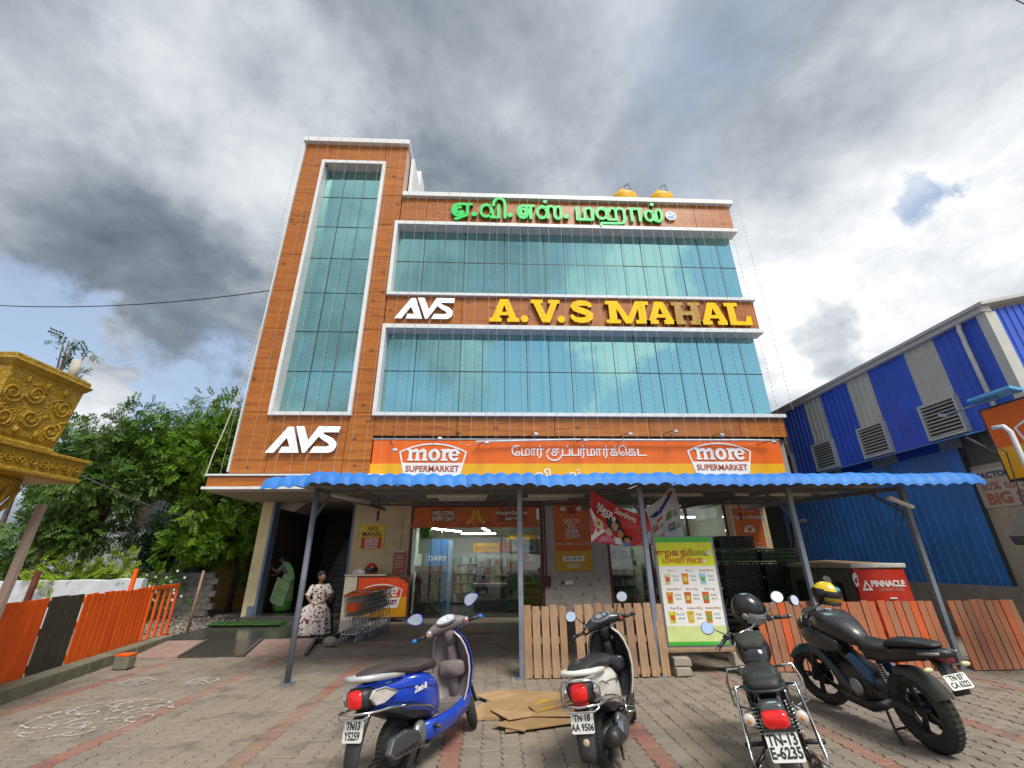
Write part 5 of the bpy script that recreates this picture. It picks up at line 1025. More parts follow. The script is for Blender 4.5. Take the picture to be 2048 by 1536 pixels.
# ================================================================ walls and yard behind the fence
ww = MB()
def rough_wall(name, x0, x1, y, z, th, m, label, seed, step=.35):
    rg = random.Random(seed); n_ = int((x1 - x0) / step); top = [z + rg.uniform(-.03, .03) for _ in range(n_ + 1)]
    q = MB(); ring = []
    for i in range(n_ + 1):
        x = x0 + (x1 - x0) * i / n_; j = rg.uniform(-.015, .015); ring.append([(x, y + j, -.06), (x, y + j, top[i] - .03), (x, y + th * .5, top[i]), (x, y + th, top[i] - .03), (x, y + th, -.06)])
    q.loft(ring); o = q.build(name, m); tag(o, label, 'wall'); return o
rough_wall('boundary_wall', -24, -10.65, 15.0, 1.24, .2, mat('whitewashed', (.55, .57, .60), .9, var=.12, scale=3, dirt=.35, bump=.3, dirtcol=(.28, .29, .30)), 'low rough whitewashed wall behind the orange fence', 1)
bw = thing('block_wall', 'low grey concrete block wall between the white and yellow walls', 'wall', (-10.75, 16.9, 0)); MBW = mat('block_grey', (.17, .16, .14), .95, var=.25, scale=6, bump=.4)
MB().box(-1.3, 1.14, .02, .16, -.06, 1.36).build('mortar', mat('mortar_dark', (.11, .10, .09), .95), bw); bme = MB().box(0, .385, 0, .18, 0, .18).mesh('block', MBW)
for r_ in range(7):
    for k in range(7):
        x = -1.32 + .40 * k - (.2 if r_ % 2 else 0)
        if -1.45 < x < .95: o = link('block', bme, bw); o.location = (x, 0, .01 + .195 * r_); o.rotation_euler = (0, 0, random.uniform(-.01, .01))
cw = thing('compound_wall', 'yellow ochre wall with perforated brick top beside the cream pillar', 'wall', (-9.8, 20.2, 0)); MYO = mat('ochre_plaster', (.50, .30, .08), .9, var=.2, scale=1.6, dirt=.55, dirtcol=(.22, .16, .03), bump=.1)
MB().box(-1.9, 2.2, 0, .2, -.06, 1.95).build('wall', MYO, cw); MB().box(-1.9, 2.2, .1, .12, 1.95, 2.95).build('dark_gap', mat('gap_dark', (.05, .03, .02), .9), cw)
lat = MB().prism([(0, 0), (.1, .06), (.2, 0), (.2, .035), (.1, .095), (0, .035)], 0, .1).mesh('lattice_brick', mat('ochre_brick', (.48, .27, .10), .9, var=.15))
for r_ in range(7):
    for k in range(16): o = link('lattice_brick', lat, cw); o.location = (-1.4 + .205 * k + (.1 if r_ % 2 else 0), -.0, 1.95 + .13 * r_)
MB().box(-1.9, 2.2, -.02, .22, 2.87, 2.97).build('cap', MYO, cw)
hs_ = thing('grey_house', 'plain grey house wall with a dark window behind the trees', 'house', (-17.5, 21.5, 0)); MB().box(-2.6, 2.2, 0, 4, 0, 5.0).build('wall', mat('house_grey', (.40, .42, .44), .9, var=.08, dirt=.2), hs_)
MB().box(1.0, 2.0, -.05, 0, 3.2, 4.5).build('window', mat('house_window', (.05, .03, .03), .6), hs_); MB().box(-3, 2.6, -.4, 4.3, 5.0, 5.15).build('roof', MCONC, hs_)
tp = thing('green_tarpaulin', 'dark green tarpaulin sheet hung beside the grey house', 'tarpaulin', (-14.3, 20.9, .5)); MB().loft([[(-1.1 + 3.4 * i / 16, .12 * math.sin(i * 1.3 + z), z) for i in range(17)] for z in (0, 1.2, 2.4, 3.7, 4.6)], closed_ring=False).build('sheet', mat('tarp_green', (.035, .055, .05), .8, var=.15), tp, smooth=True)
wt_ = thing('rooftop_tank', 'black water tank with a thin mast on a far roof left of the tower', 'water tank', (-18.6, 34, 12.6)); MB().lathe([(0, 0), (.6, 0), (.62, .9), (.5, 1.1), (.2, 1.2), (0, 1.2)], 16).build('tank', MBLK, wt_, smooth=False); MB().cyl((-.9, 0, -.6), (-.9, 0, 2.0), .05, n=6).build('mast', MUN, wt_); MB().box(-1.6, 1.4, -.8, 2, -12.6, 0).build('roof_block', MCONC, wt_)
MB().bar((-1.35, 0, 1.5), (-.9, 0, 1.1), .05, .05).build('antenna', MUN, wt_)
# rubble by the walls
rb = MB(); rg = random.Random(8)
for k in range(420):
    x, y = rg.uniform(-11.8, -7.9), rg.uniform(13.2, 17.2); s_ = rg.uniform(.02, .07); rb.obox((x, y, -.05 + s_ * .4), (s_ * 1.6, s_ * 1.2, s_), (rg.random(), rg.random(), rg.random() * 3))
o = rb.build('rubble', mat('rubble_stone', (.26, .23, .20), .95, var=.4, scale=3)); o['kind'] = 'stuff'; tag(o, 'scattered small stones on the yard by the grey wall', 'rubble')
# ================================================================ kerb and painted pallet fence
FD = Vector((-.2, 1, 0)).normalized(); FN = Vector((1, .2, 0)).normalized(); fang = math.atan2(FD.y, FD.x)
kb = MB(); P0 = Vector((-6.55, 7, 0)) - FD * 4.2
for i in range(6):
    a = P0 + FD * (1.45 * i + .005); b_ = P0 + FD * (1.45 * (i + 1) - .005)
    if i == 0: ks = thing('kerb', 'mossy concrete kerb under the orange fence', 'kerb', P0)
    MB().bar(a + FN * .12 + Vector((0, 0, .045)), b_ + FN * .12 + Vector((0, 0, .045)), .30, .25).xform(Matrix.Translation(-P0)).build('kerb_stone', mat('mossy_concrete', (.20, .19, .135), .95, var=.25, scale=4, dirt=.5, bump=.35, dirtcol=(.10, .11, .06)), ks, bevel=.02)
MFO = mat('fluorescent_orange', (.95, .125, .004), .6, var=.16, scale=4, dirt=.45, dirtcol=(.62, .05, .004), stretch=(1, 1, .35)); MFK = mat('fence_dark', (.055, .045, .032), .8, var=.2, scale=5)
def fence_panel(s0, s1, n_, m, label, z0=.17, h=1.02, bw_=.8, lean=.0, tall=None):
    t_ = thing('pallet_fence', label, 'fence', Vector((-6.55, 7, 0)) + FD * s0, rotz=fang, group='painted pallet fence panels'); L = s1 - s0; rg = random.Random(int(s0 * 31) + 5)
    for k in range(n_): 
        w_ = L / n_; x = w_ * k + w_ * (1 - bw_) / 2; MB().box(x, x + w_ * bw_ * rg.uniform(.96, 1.04), -.012, .012, z0, z0 + h + rg.uniform(-.015, .015)).build('board', m, t_, bevel=.003)
    for z in (z0 + .04, z0 + h * .5, z0 + h - .13): MB().box(.0, L, .012, .05, z, z + .09).build('rail', m, t_)
    return t_
fence_panel(-2.0, -.62, 8, MFO, 'bright orange fence panel at the left picture edge nearest the camera', bw_=.87)
fence_panel(-.60, .58, 8, MFO, 'bright orange fence panel left of the dark one', bw_=.86)
fence_panel(.62, 1.40, 4, MFK, 'dark unpainted fence panel between the orange ones', bw_=.86)
fence_panel(1.44, 2.6, 7, MFO, 'bright orange fence panel right of the dark one', bw_=.88); fence_panel(2.62, 3.6, 7, MFO, 'bright orange fence panel next to the open railing', bw_=.88)
op = thing('pallet_fence', 'open orange railing panel at the far end of the fence', 'fence', Vector((-6.55, 7, 0)) + FD * 3.62, rotz=fang, group='painted pallet fence panels')
for k in range(5): MB().box(.04 + .29 * k, .10 + .29 * k, -.02, .02, .12, 1.18).build('bar', MFO, op)
for z in (.10, 1.14): MB().box(0, 1.26, -.03, .03, z, z + .07).build('rail', MFO, op)
for s_, z, lab, m, tilt in ((2.98, 1.56, 'bright orange stake rising above the fence end', MFO, .06), (.28, 1.57, 'weathered red-brown stake behind the orange fence', mat('old_red_wood', (.22, .06, .04), .8, var=.3), .06)):
    p = Vector((-6.55, 7, 0)) + FD * s_ - FN * .12; o = MB().bar((0, 0, 0), FD * tilt + Vector((0, 0, z)), .07, .05).build('fence_stake', m, bevel=.004); o.location = p; tag(o, lab, 'stake')
o = MB().tube([(0, 0, 0), (.05, 0, 1.5)], [.035, .03], 7).build('timber_stake', mat('pale_timber', (.30, .17, .11), .85, var=.2, scale=8), smooth=True); o.location = (-7.75, 12.95, -.02); tag(o, 'thin bare timber stake standing at the platform corner', 'stake')
br = MB().box(-.12, .12, -.1, .1, 0, .20).build('loose_block', mat('mossy_concrete', (.2, .19, .135)), bevel=.02); br.location = (-6.28, 8.95, 0); tag(br, 'small concrete block with a painted top beside the kerb', 'block'); MB().box(-.12, .12, -.1, .1, .2, .225).build('painted_top', MFO, br)
# ================================================================ golden wedding-arch column
def gold_mat():
    m = mat('gold_paint', (.42, .25, .012), .40, metal=.1, var=.18, scale=5, dirt=.35, bump=.15, dirtcol=(.22, .13, .01))
    t = m.node_tree; n = N(t); tc = n('ShaderNodeTexCoord'); vo = n('ShaderNodeTexVoronoi', {'Vector': tc.outputs['Object'], 'Scale': 11.}).outputs['Distance']; h = n.math('SINE', n.math('MULTIPLY', vo, 34.))
    bb = [x for x in t.nodes if x.type == 'BSDF_PRINCIPLED'][0]; b2 = n('ShaderNodeBump', {'Strength': .55, 'Distance': .012, 'Height': h}); t.links.new(b2.outputs[0], bb.inputs['Normal']); return m
MGO = gold_mat(); gc = thing('golden_column', 'ornate gold painted arch column with scroll reliefs at the left edge', 'column', (-5.98, 5.22, 0))
def sq(h, z): return [(-h, -h, z), (h, -h, z), (h, h, z), (-h, h, z)]
MB().loft([sq(h, z) for h, z in ((.40, 2.94), (.44, 2.98), (.40, 3.02), (.42, 3.06), (.47, 3.78), (.49, 3.80), (.53, 3.86), (.50, 3.88), (.50, 3.93), (.47, 3.95))]).build('capital', MGO, gc, bevel=.01)
MB().loft([sq(h, z) for h, z in ((.60, 2.60), (.66, 2.62), (.66, 2.66), (.64, 2.67), (.66, 2.86), (.69, 2.87), (.69, 2.91), (.5, 2.94))]).build('cornice', MGO, gc, bevel=.008)
MB().lathe([(.16, 0), (.16, 1.35), (.27, 1.4), (.31, 1.5), (.32, 1.58), (.28, 1.66), (.19, 1.72), (.19, 1.95), (.24, 2.0), (.24, 2.12), (.30, 2.18), (.32, 2.30), (.36, 2.36), (.42, 2.48), (.44, 2.56), (.44, 2.62)], 24).build('shaft', MGO, gc, smooth=True)
def face_pt(face, a, z):
    if face == 'x':
        h = .42 + (z - 3.06) / .72 * .05; return Vector((h + .0, a, z))
    h = .42 + (z - 3.06) / .72 * .05; return Vector((a, -h, z))
def relief(face, pts, r=.016, name='scroll'):
    MB().tube([face_pt(face, a, z) for a, z in pts], r, 6).build(name, MGO, gc, smooth=True)
def spiral(cx, cz, r0, r1, a0, turns, n=26): return [(cx + (r0 + (r1 - r0) * i / n) * math.cos(R(a0 + 360 * turns * i / n)), cz + (r0 + (r1 - r0) * i / n) * math.sin(R(a0 + 360 * turns * i / n))) for i in range(n + 1)]
for f_ in ('x', 'y'):
    for cx, cz, s_, a0 in ((-.08, 3.56, 1, 200), (-.02, 3.28, -1, 20), (.30, 3.50, 1, 150), (.28, 3.2, -1, 60), (-.33, 3.5, -1, 0), (-.3, 3.22, 1, 120)):
        relief(f_, spiral(cx, cz, .115, .02, a0, 1.7 * s_)); relief(f_, [(cx + .12 * math.cos(R(a0 + 180 + 14 * k)), cz + .12 * math.sin(R(a0 + 180 + 14 * k))) for k in range(9)], .011)
        relief(f_, [(cx + .14 * math.cos(R(a0)) + .05 * k, cz + .14 * math.sin(R(a0)) + .03 * math.sin(k * 1.4)) for k in (-1, -.5, 0, .5, 1, 1.5)], .012, 'leaf_relief')
    for k in range(7): 
        x = -.36 + .12 * k; q = MB().ell(face_pt(f_, x, 3.70 if k % 2 else 3.12), (.03, .03, .05), 8, 6); q.build('bud_relief', MGO, gc, smooth=True)
    for k in range(9):
        y = -.56 + .14 * k; pts = spiral(y, 2.765, .055, .012, 40 * k, 1.4 * (1 if k % 2 else -1), 16)
        MB().tube([Vector((.655, a, z)) if f_ == 'x' else Vector((a, -.655, z)) for a, z in pts], .010, 5).build('scroll', MGO, gc, smooth=True)
for k in range(14):
    a = 2 * math.pi * k / 14; MB().tube([Vector((.335 * math.cos(a), .335 * math.sin(a), 2.2)), Vector((.40 * math.cos(a + .2), .40 * math.sin(a + .2), 2.33)), Vector((.455 * math.cos(a + .1), .455 * math.sin(a + .1), 2.5))], [.012, .03, .012], 6).build('leaf_relief', MGO, gc, smooth=True)
pr_ = MB().bar((0, 0, 0), (.02, .05, 2.35), .085, .06).build('timber_prop', mat('grey_timber', (.34, .25, .20), .85, var=.25, scale=7, stretch=(1, 1, .2)), bevel=.004); pr_.location = (-5.62, 5.75, 0); tag(pr_, 'weathered timber prop standing beside the golden column', 'timber')
pp = MB().cyl((0, 0, 0), (.0, 0, .28), .055, n=12).build('pipe_stub', mat('old_white', (.50, .47, .40), .8, var=.2, dirt=.4), smooth=True); pp.location = (-5.62, 5.55, 3.93); tag(pp, 'short white pipe stub standing on the golden capital', 'pipe')
# ================================================================ pallets
MWP = [mat('pallet_wood_%d' % k, c, .85, var=.22, scale=9, stretch=(3, 3, .5), dirt=.25, dirtcol=(.16, .10, .06)) for k, c in enumerate([(.36, .215, .115), (.40, .25, .145), (.31, .19, .115)])]
MOP = [mat('pallet_orange_%d' % k, c, .8, var=.2, scale=7, stretch=(3, 3, .6), dirt=d_, dirtcol=(.30, .16, .09)) for k, (c, d_) in enumerate([((.60, .10, .02), .35), ((.40, .14, .065), .8), ((.34, .15, .08), .6), ((.48, .115, .04), .6), ((.28, .12, .085), .7)])]
def pallet(label, x0, x1, y, n_, bw_, mats, h=.97, lean=R(-4), rz=0., seed=1, back=True):
    t_ = thing('wooden_pallet', label, 'pallet', (x0, y, 0), rot=(lean, 0, rz), group='pallets standing upright as a barrier'); L = x1 - x0; rg = random.Random(seed)
    for k in range(n_):
        p = L / n_; x = p * k + p * (1 - bw_) / 2; dz = rg.uniform(-.012, .012); w_ = p * bw_ * rg.uniform(.95, 1.04)
        o = MB().box(0, w_, -.011, .011, 0, h + dz).build('board', rg.choice(mats), t_, bevel=.003); o.location = (x, rg.uniform(-.003, .003), .01); o.rotation_euler = (0, rg.uniform(-.008, .008), 0)
    for z in (.05, h * .47, h - .14): 
        MB().box(.01, L - .01, .013, .09, z, z + .09).build('rail', mats[0], t_)
        if back: 
            for k in range(2): MB().box(.02, L - .02, .092, .11, z + .0, z + .08).build('back_board', mats[-1], t_) if k == 0 else None
    return t_
pallet('narrow five-board bare wood pallet left of the white scooter', .50, 1.20, 7.66, 5, .80, MWP, seed=2)
pallet('wide nine-board bare wood pallet behind the white scooter', 1.30, 2.74, 7.62, 9, .76, MWP, seed=3, h=.985)
pallet('faded orange pallet right of the price board behind the black motorcycle', 4.32, 5.36, 7.74, 8, .90, MOP, seed=4); pallet('faded orange pallet behind the yellow and black helmet', 5.38, 6.36, 7.70, 8, .90, MOP, seed=5)
pallet('faded orange pallet left of the right canopy post', 6.38, 7.32, 7.66, 7, .91, MOP, seed=6); pallet('brownish orange pallet at the right picture edge', 7.50, 8.66, 7.58, 9, .91, MOP[1:], seed=7)
# bench plank, stones, bricks
MST = mat('pale_stone', (.36, .32, .25), .9, var=.18, scale=6, bump=.3, dirt=.3)
pk = MB().box(-.85, .85, -.14, .14, 0, .045).build('plank', MWP[2], bevel=.006); pk.location = (3.55, 7.86, .295); tag(pk, 'rough wooden plank bench under the price board', 'plank')
def stone(label, loc, size, rz, rx=0., m=MST):
    q = MB(); a, b_, c = (s_ / 2 for s_ in size); q.prism([(-a, -c), (-a * .3, -c * .9), (a, -c), (a * .96, c * .2), (a * .8, c), (-a * .6, c * .95), (-a, c)], -b_, b_); o = q.build('stone_block', m, bevel=.015); o.location = loc; o.rotation_euler = (rx, 0, rz); tag(o, label, 'stone', 'stone blocks under the plank'); return o
stone('pale stone block lying under the left end of the plank', (2.93, 7.70, .06), (.26, .2, .12), .1); stone('pale stone block topmost at the left end of the plank', (2.95, 7.72, .185), (.27, .18, .12), -.08)
stone('flat pale stone lying on the paving right of the price board', (3.98, 7.62, .055), (.33, .22, .11), -.35); stone('upright pale stone propping the right end of the plank', (3.86, 7.76, .20), (.2, .16, .19), .2)
# cardboard
MCD = [mat('cardboard_%d' % k, c, .9, var=.12, scale=5, dirt=.2, dirtcol=(.2, .13, .06)) for k, c in enumerate([(.36, .225, .105), (.42, .27, .14), (.31, .19, .085)])]
def card(label, loc, poly, rz, tilt=(0, 0), mi=0, tape=None):
    t_ = thing('cardboard_sheet', label, 'cardboard', loc, rot=(tilt[0], tilt[1], rz), group='flattened cardboard on the paving'); k = len(poly)
    MB().add([(x, y, 0) for x, y in poly] + [(x, y, .008) for x, y in poly], [tuple(range(k))[::-1], tuple(range(k, 2 * k))] + [(i, (i + 1) % k, k + (i + 1) % k, k + i) for i in range(k)]).build('sheet', MCD[mi], t_)
    MB().box(min(p[0] for p in poly) * .6, max(p[0] for p in poly) * .6, -.004, .004, .008, .0095).build('crease', MCD[2], t_)
    if tape: MB().add([(x, y, .0105) for x, y in tape], [tuple(range(len(tape)))]).build('tape_patch', mat('tape_yellow', (.55, .33, .01), .5), t_)
    return t_
card('flattened cardboard sheet nearest the blue scooter wheel', (-.02, 6.15, .008), [(-.18, -.25), (.2, -.28), (.25, .3), (-.05, .35), (-.2, .1)], .1, mi=1)
card('largest flattened cardboard sheet at the back of the pile', (.35, 6.5, .018), [(-.4, -.62), (.55, -.5), (.75, .35), (-.2, .52), (-.4, .3)], -.05)
card('cardboard sheet with a yellow tape patch on the pile', (.62, 6.28, .045), [(-.45, -.3), (.4, -.35), (.5, .3), (-.3, .35)], -.2, (.03, .02), 0, [(-.1, -.1), (.06, -.12), (.12, .1), (.0, .14)])
card('small cardboard sheet with white torn edge on the pile', (.36, 5.98, .04), [(-.25, -.2), (.3, -.15), (.25, .2), (-.3, .25)], .35, (-.03, .02), 1)
card('long cardboard strip at the front of the pile', (.55, 5.68, .025), [(-.42, -.18), (.55, -.05), (.5, .2), (-.38, .16)], .12, (.02, -.01), 2)
card('loose cardboard flap under the white scooter plate', (.82, 5.95, .055), [(-.35, -.16), (.35, -.2), (.4, .14), (-.3, .2)], -.1, (.02, -.02), 0)
card('bent cardboard scrap at the far corner of the pile', (.08, 6.72, .03), [(-.2, -.15), (.26, -.12), (.2, .16), (-.24, .14)], .6, (.06, .03), 1)
card('narrow cardboard scrap with printed edge on top of the pile', (.75, 6.12, .075), [(-.3, -.1), (.32, -.12), (.3, .1), (-.28, .13)], .45, (.05, -.06), 2, [(-.25, -.08), (-.05, -.08), (-.05, -.04), (-.25, -.04)])
card('crumpled cardboard flap at the near left corner of the pile', (.22, 5.62, .03), [(-.16, -.12), (.2, -.1), (.17, .14), (-.1, .12)], -.5, (-.07, .05), 0)
card('flat cardboard piece lying by the shop door', (-.55, 12.35, .022), [(-.5, -.28), (.5, -.3), (.55, .2), (.1, .33), (-.5, .25)], .05, mi=2)
# ================================================================ counter with red board, helmet on it
ct = thing('promo_counter', 'orange and yellow supermarket promotion counter board behind the trolleys', 'counter', (-3.25, 14.5, 0))
MB().box(-.78, .78, 0, .06, .12, 1.24).build('frame', MBRN, ct, bevel=.006); MB().box(-.75, .72, -.008, 0, .68, 1.21).build('orange_field', mat('counter_orange', (.72, .065, .004), .45, var=.1, dirt=.15), ct); MB().box(-.75, .72, -.008, 0, .15, .68).build('yellow_field', mat('counter_yellow', (.72, .32, .006), .45, var=.1, dirt=.15), ct)
more_logo(ct, -.68, .655, 1.25, mat('print_purple', (.25, .03, .12), .5)); text('lettering', 'MY STORE EVERY DAY', .08, MPW, ct, (.05, -.012, .42), .002)
MB().add([(.42, -.011, 1.22), (.75, -.011, 1.22), (.75, -.011, 1.02), (.66, -.011, 1.08), (.6, -.011, 1.14), (.5, -.011, 1.16)], [(0, 5, 4, 3, 2, 1)]).build('torn_corner', mat('torn_dark', (.06, .03, .02), .8), ct, fix=False)
for x in (-.7, .68): MB().box(x - .03, x + .03, .02, .4, 0, .12).build('foot', MUN, ct)
dk = thing('cream_desk', 'plain cream desk end beside the orange promotion counter', 'desk', (-4.22, 14.5, 0)); MB().box(-.2, .17, .0, .7, 0, 1.26).build('body', mat('desk_cream', (.55, .48, .36), .6, var=.06), dk, bevel=.01); MB().box(-.22, 1.0, -.02, .72, 1.26, 1.30).build('top', mat('desk_top', (.50, .43, .32), .5), dk, bevel=.006)
def helmet(name, label, loc, rot, shell, visor, r=.145, accents=()):
    h = thing(name, label, 'helmet', loc, rot=rot); q = MB()
    rings = []
    for i in range(11):
        a = -.62 + (math.pi / 2 + .62) * i / 10; rings.append([(r * math.cos(a) * math.cos(b_) * (.92), r * math.cos(a) * math.sin(b_) * (1.12 if math.sin(b_) > 0 else 1.0) + .01, r * 1.02 * math.sin(a) + (-.02 if i == 0 else 0)) for b_ in [2 * math.pi * k / 22 for k in range(22)]])
    q.loft(rings).build('shell', shell, h, smooth=True)
    vis = []
    for i in range(6):
        a = -.30 + .75 * i / 5; vis.append([(r * 1.035 * math.cos(a) * math.cos(b_) * .92, r * 1.06 * math.cos(a) * math.sin(b_) * 1.12 + .012, r * 1.04 * math.sin(a)) for b_ in [R(18 + 144 * k / 12) for k in range(13)]])
    MB().loft(vis, closed_ring=False).build('visor', visor, h, smooth=True, fix=False)
    for s_ in (-1, 1): MB().lathe([(.03, 0), (.03, .012), (.015, .018)], 12, (s_ * r * .9, .045, .02), Matrix.Rotation(s_ * R(90), 3, 'Y')).build('visor_hinge', visor, h)
    MB().torus((0, .01, -r * .58), r * .80, .012, 'z', 22, 6).build('rim', MBLK, h, smooth=True)
    for nm_, m_, a0, a1, b0, b1 in accents:
        st_ = [[(r * 1.02 * math.cos(a) * math.cos(b_) * .92, r * 1.02 * math.cos(a) * math.sin(b_) * (1.12 if math.sin(b_) > 0 else 1.) + .01, r * 1.035 * math.sin(a)) for b_ in [R(b0 + (b1 - b0) * k / 10) for k in range(11)]] for a in [a0 + (a1 - a0) * i / 4 for i in range(5)]]
        MB().loft(st_, closed_ring=False).build(nm_, m_, h, smooth=True, fix=False)
    return h
MHB = mat('helmet_black', (.012, .013, .015), .28, var=.1, coat=.3); MVC = mat('visor_clear', (.35, .36, .37), .1, var=.1, spec=.8); MVD = mat('visor_dark', (.015, .016, .018), .08, var=0)
helmet('helmet', 'red helmet resting on the cream desk', (-3.72, 14.75, 1.42), (0, 0, R(200)), mat('helmet_red', (.42, .008, .01), .3, coat=.3), MVD, r=.2)
bgs = MB().loft([[(a * w_, b_ * w_ * .7, z) for a, b_ in [(math.cos(i * .7) * (1 + .2 * math.sin(i * 3)), math.sin(i * .7)) for i in range(9)]] for z, w_ in ((0, .17), (.06, .2), (.13, .12), (.17, .04))]).build('plastic_bag', mat('bag_white', (.50, .53, .60), .5, var=.3, scale=12), smooth=False); bgs.location = (-4.05, 14.7, 1.30); tag(bgs, 'crumpled white and blue plastic bag left of the red helmet', 'bag')
# ================================================================ nested shopping trolleys
MCH_ = mat('trolley_chrome', (.42, .43, .42), .3, .85, var=.1); MTO = mat('trolley_orange', (.80, .11, .006), .45, var=.06); MCAST = mat('castor_grey', (.30, .33, .38), .5, var=.1)
def trolley_mesh():
    q = MB(); wr = .0035
    def fr(y, z, w): return [(-w, y, z), (w, y, z)]
    rim = [(-.22, .02, .98), (-.27, .78, .90), (.27, .78, .90), (.22, .02, .98)]
    # front is y=0 (narrow nose), handle at y=.8
    q.tube([(-.20, .0, .93), (.20, .0, .93), (.27, .72, .98), (-.27, .72, .98)], .008, 6, closed=True); q.tube([(-.15, .04, .52), (.15, .04, .52), (.21, .70, .58), (-.21, .70, .58)], .007, 6, closed=True)
    for k in range(13):
        s_ = k / 12; q.tube([(-.20 + .4 * s_, 0, .93), (-.15 + .3 * s_, .04, .52)], wr, 4, cap=False)
        q.tube([(-.15 + .3 * s_, .04, .52), (-.21 + .42 * s_, .70, .58)], wr, 4, cap=False)
    for k in range(16):
        s_ = k / 15
        for g_ in (-1, 1): q.tube([(g_ * (.20 + .07 * s_), .72 * s_, .93 + .05 * s_), (g_ * (.15 + .06 * s_), .04 + .66 * s_, .52 + .06 * s_)], wr, 4, cap=False)
    for z in (.62, .72, .82): 
        f_ = (z - .52) / .41; q.tube([(-.21 - .06 * f_, .70, z + .05), (-.15 - .05 * f_, .04 - .04 * f_, z), (.15 + .05 * f_, .04 - .04 * f_, z), (.21 + .06 * f_, .70, z + .05)], wr, 4)
    for g_ in (-1, 1):
        q.tube([(g_ * .23, .62, .57), (g_ * .25, .68, .35), (g_ * .26, .66, .16)], .011, 6); q.tube([(g_ * .26, .70, .16), (g_ * .17, .0, .17)], .011, 6); q.tube([(g_ * .17, .02, .17), (g_ * .18, .35, .52)], .010, 6); q.tube([(g_ * .25, .72, .98), (g_ * .26, .82, 1.0)], .010, 6)
    for k in range(9): q.tube([(-.15 + .3 * k / 8, .05, .20), (-.2 + .4 * k / 8, .62, .22)], wr, 4, cap=False)
    q.tube([(-.17, .03, .18), (.17, .03, .18)], .009, 6)
    return q
tw = trolley_mesh().mesh('basket_frame', MCH_); th_ = MB().tube([(-.27, .82, 1.0), (.27, .82, 1.0)], .019, 8).mesh('handle', MTO, True); tf = MB().box(-.115, .115, -.012, -.004, .0, .17).mesh('front_plate', MTO)
tc_ = MB().torus((0, 0, .06), .045, .016, 'x', 16, 6).lathe([(.045, -.012), (.045, .012)], 12, (0, 0, .06), Matrix.Rotation(R(90), 3, 'Y')).bar((-.022, 0, .06), (-.018, -.02, .16), .004, .03).bar((.022, 0, .06), (.018, -.02, .16), .004, .03).mesh('castor', MCAST, True)
trim_ = MB().tube([(-.205, .0, .945), (.205, .0, .945)], .014, 6).tube([(-.205, 0, .945), (-.27, .74, .995)], .010, 6).tube([(.205, 0, .945), (.27, .74, .995)], .010, 6).mesh('rim_guard', MTO, True)
ords = ['frontmost', 'second', 'third', 'fourth', 'fifth', 'sixth', 'seventh', 'eighth', 'rearmost']
for k in range(9):
    dx = Vector((.012, .20, 0)) * k
    t_ = thing('shopping_trolley', '%s wire shopping trolley with orange rim in the nested row' % ords[k], 'trolley', Vector((-3.10, 10.9, .012)) + dx, rotz=R(-4), group='nested shopping trolleys')
    link('basket_frame', tw, t_); link('handle', th_, t_); link('rim_guard', trim_, t_); o = link('front_plate', tf, t_); o.location = (0, .012, .62); o.rotation_euler = (R(6), 0, 0)
    for x, y in ((-.17, .03), (.17, .03), (-.26, .66), (.26, .66)): o = link('castor', tc_, t_); o.location = (x, y, 0)
rk = MB().ell((0, 0, .09), (.15, .12, .1), 9, 6).build('field_stone', MST); rk.location = (-3.42, 10.75, 0); tag(rk, 'round grey stone wedged before the trolley wheels', 'stone')
# ================================================================ strings of fairy lights, cables
MWI = mat('fairy_wire', (.62, .52, .36), .6, var=0); MDOT = mat('fairy_bulb', (.25, .22, .16), .4, var=0)
def fairy(x, ztop, zbot, y, label, seed):
    rg = random.Random(seed); t_ = thing('fairy_light_string', label, 'string lights', (x, y, zbot), group='fairy light strings hung down the facade')
    n_ = int((ztop - zbot) / .9); pts = [(rg.uniform(-.012, .012), rg.uniform(-.012, .012), (ztop - zbot) * i / n_) for i in range(n_ + 1)]
    MB().tube(pts,   .0030, 3, cap=False).build('wire', MWI, t_, fix=False); q = MB(); z = .05
    while z < ztop - zbot: q.obox((rg.uniform(-.01, .01), 0, z), (.018, .018, .032), (0, rg.uniform(-.5, .5), 0)); z += .17 + rg.uniform(-.02, .02)
    o = q.build('bulbs', MDOT, t_); o['kind'] = 'stuff'; return t_
k = 0; ordn = lambda i: '%d%s' % (i, 'th' if 10 < i < 14 else {1: 'st', 2: 'nd', 3: 'rd'}.get(i % 10, 'th'))
x = -3.45
while x < 9.7:
    fairy(x + random.uniform(-.07, .07), 15.30, 5.0 if x > -3.3 else 4.2, 13.16, '%s dotted fairy light string from the left over the main windows' % ordn(k + 1), k); k += 1; x += .40
for i in range(10): fairy(-7.75 + .43 * i, 18.1, 4.1, 13.13, '%s dotted fairy light string from the left on the stair tower' % ordn(i + 1), 100 + i)
fairy(9.95, 15.2, 6.2, 13.2, 'fairy light string dangling free past the right facade edge', 77); fairy(-8.05, 17.9, 4.1, 13.2, 'fairy light string dangling free past the left tower edge', 78)
def cable(name, label, pts, r, m, cat='cable'):
    o = MB().tube(pts, r, 5).build(name, m); tag(o, label, cat); return o
def sag(a, b_, s_, n_=14): a, b_ = Vector(a), Vector(b_); return [a.lerp(b_, i / n_) + Vector((0, 0, -s_ * 4 * (i / n_) * (1 - i / n_))) for i in range(n_ + 1)]
cable('overhead_cable', 'black overhead cable running from the tower to the left', sag((-7.95, 13.5, 10.75), (-26, 16, 12.2), .8), .018, MBLK)
cable('overhead_cable', 'black overhead cable crossing the top right corner', sag((13.0, 6.0, 15.38), (13.9, 6.0, 14.3), .0), .012, MBLK)
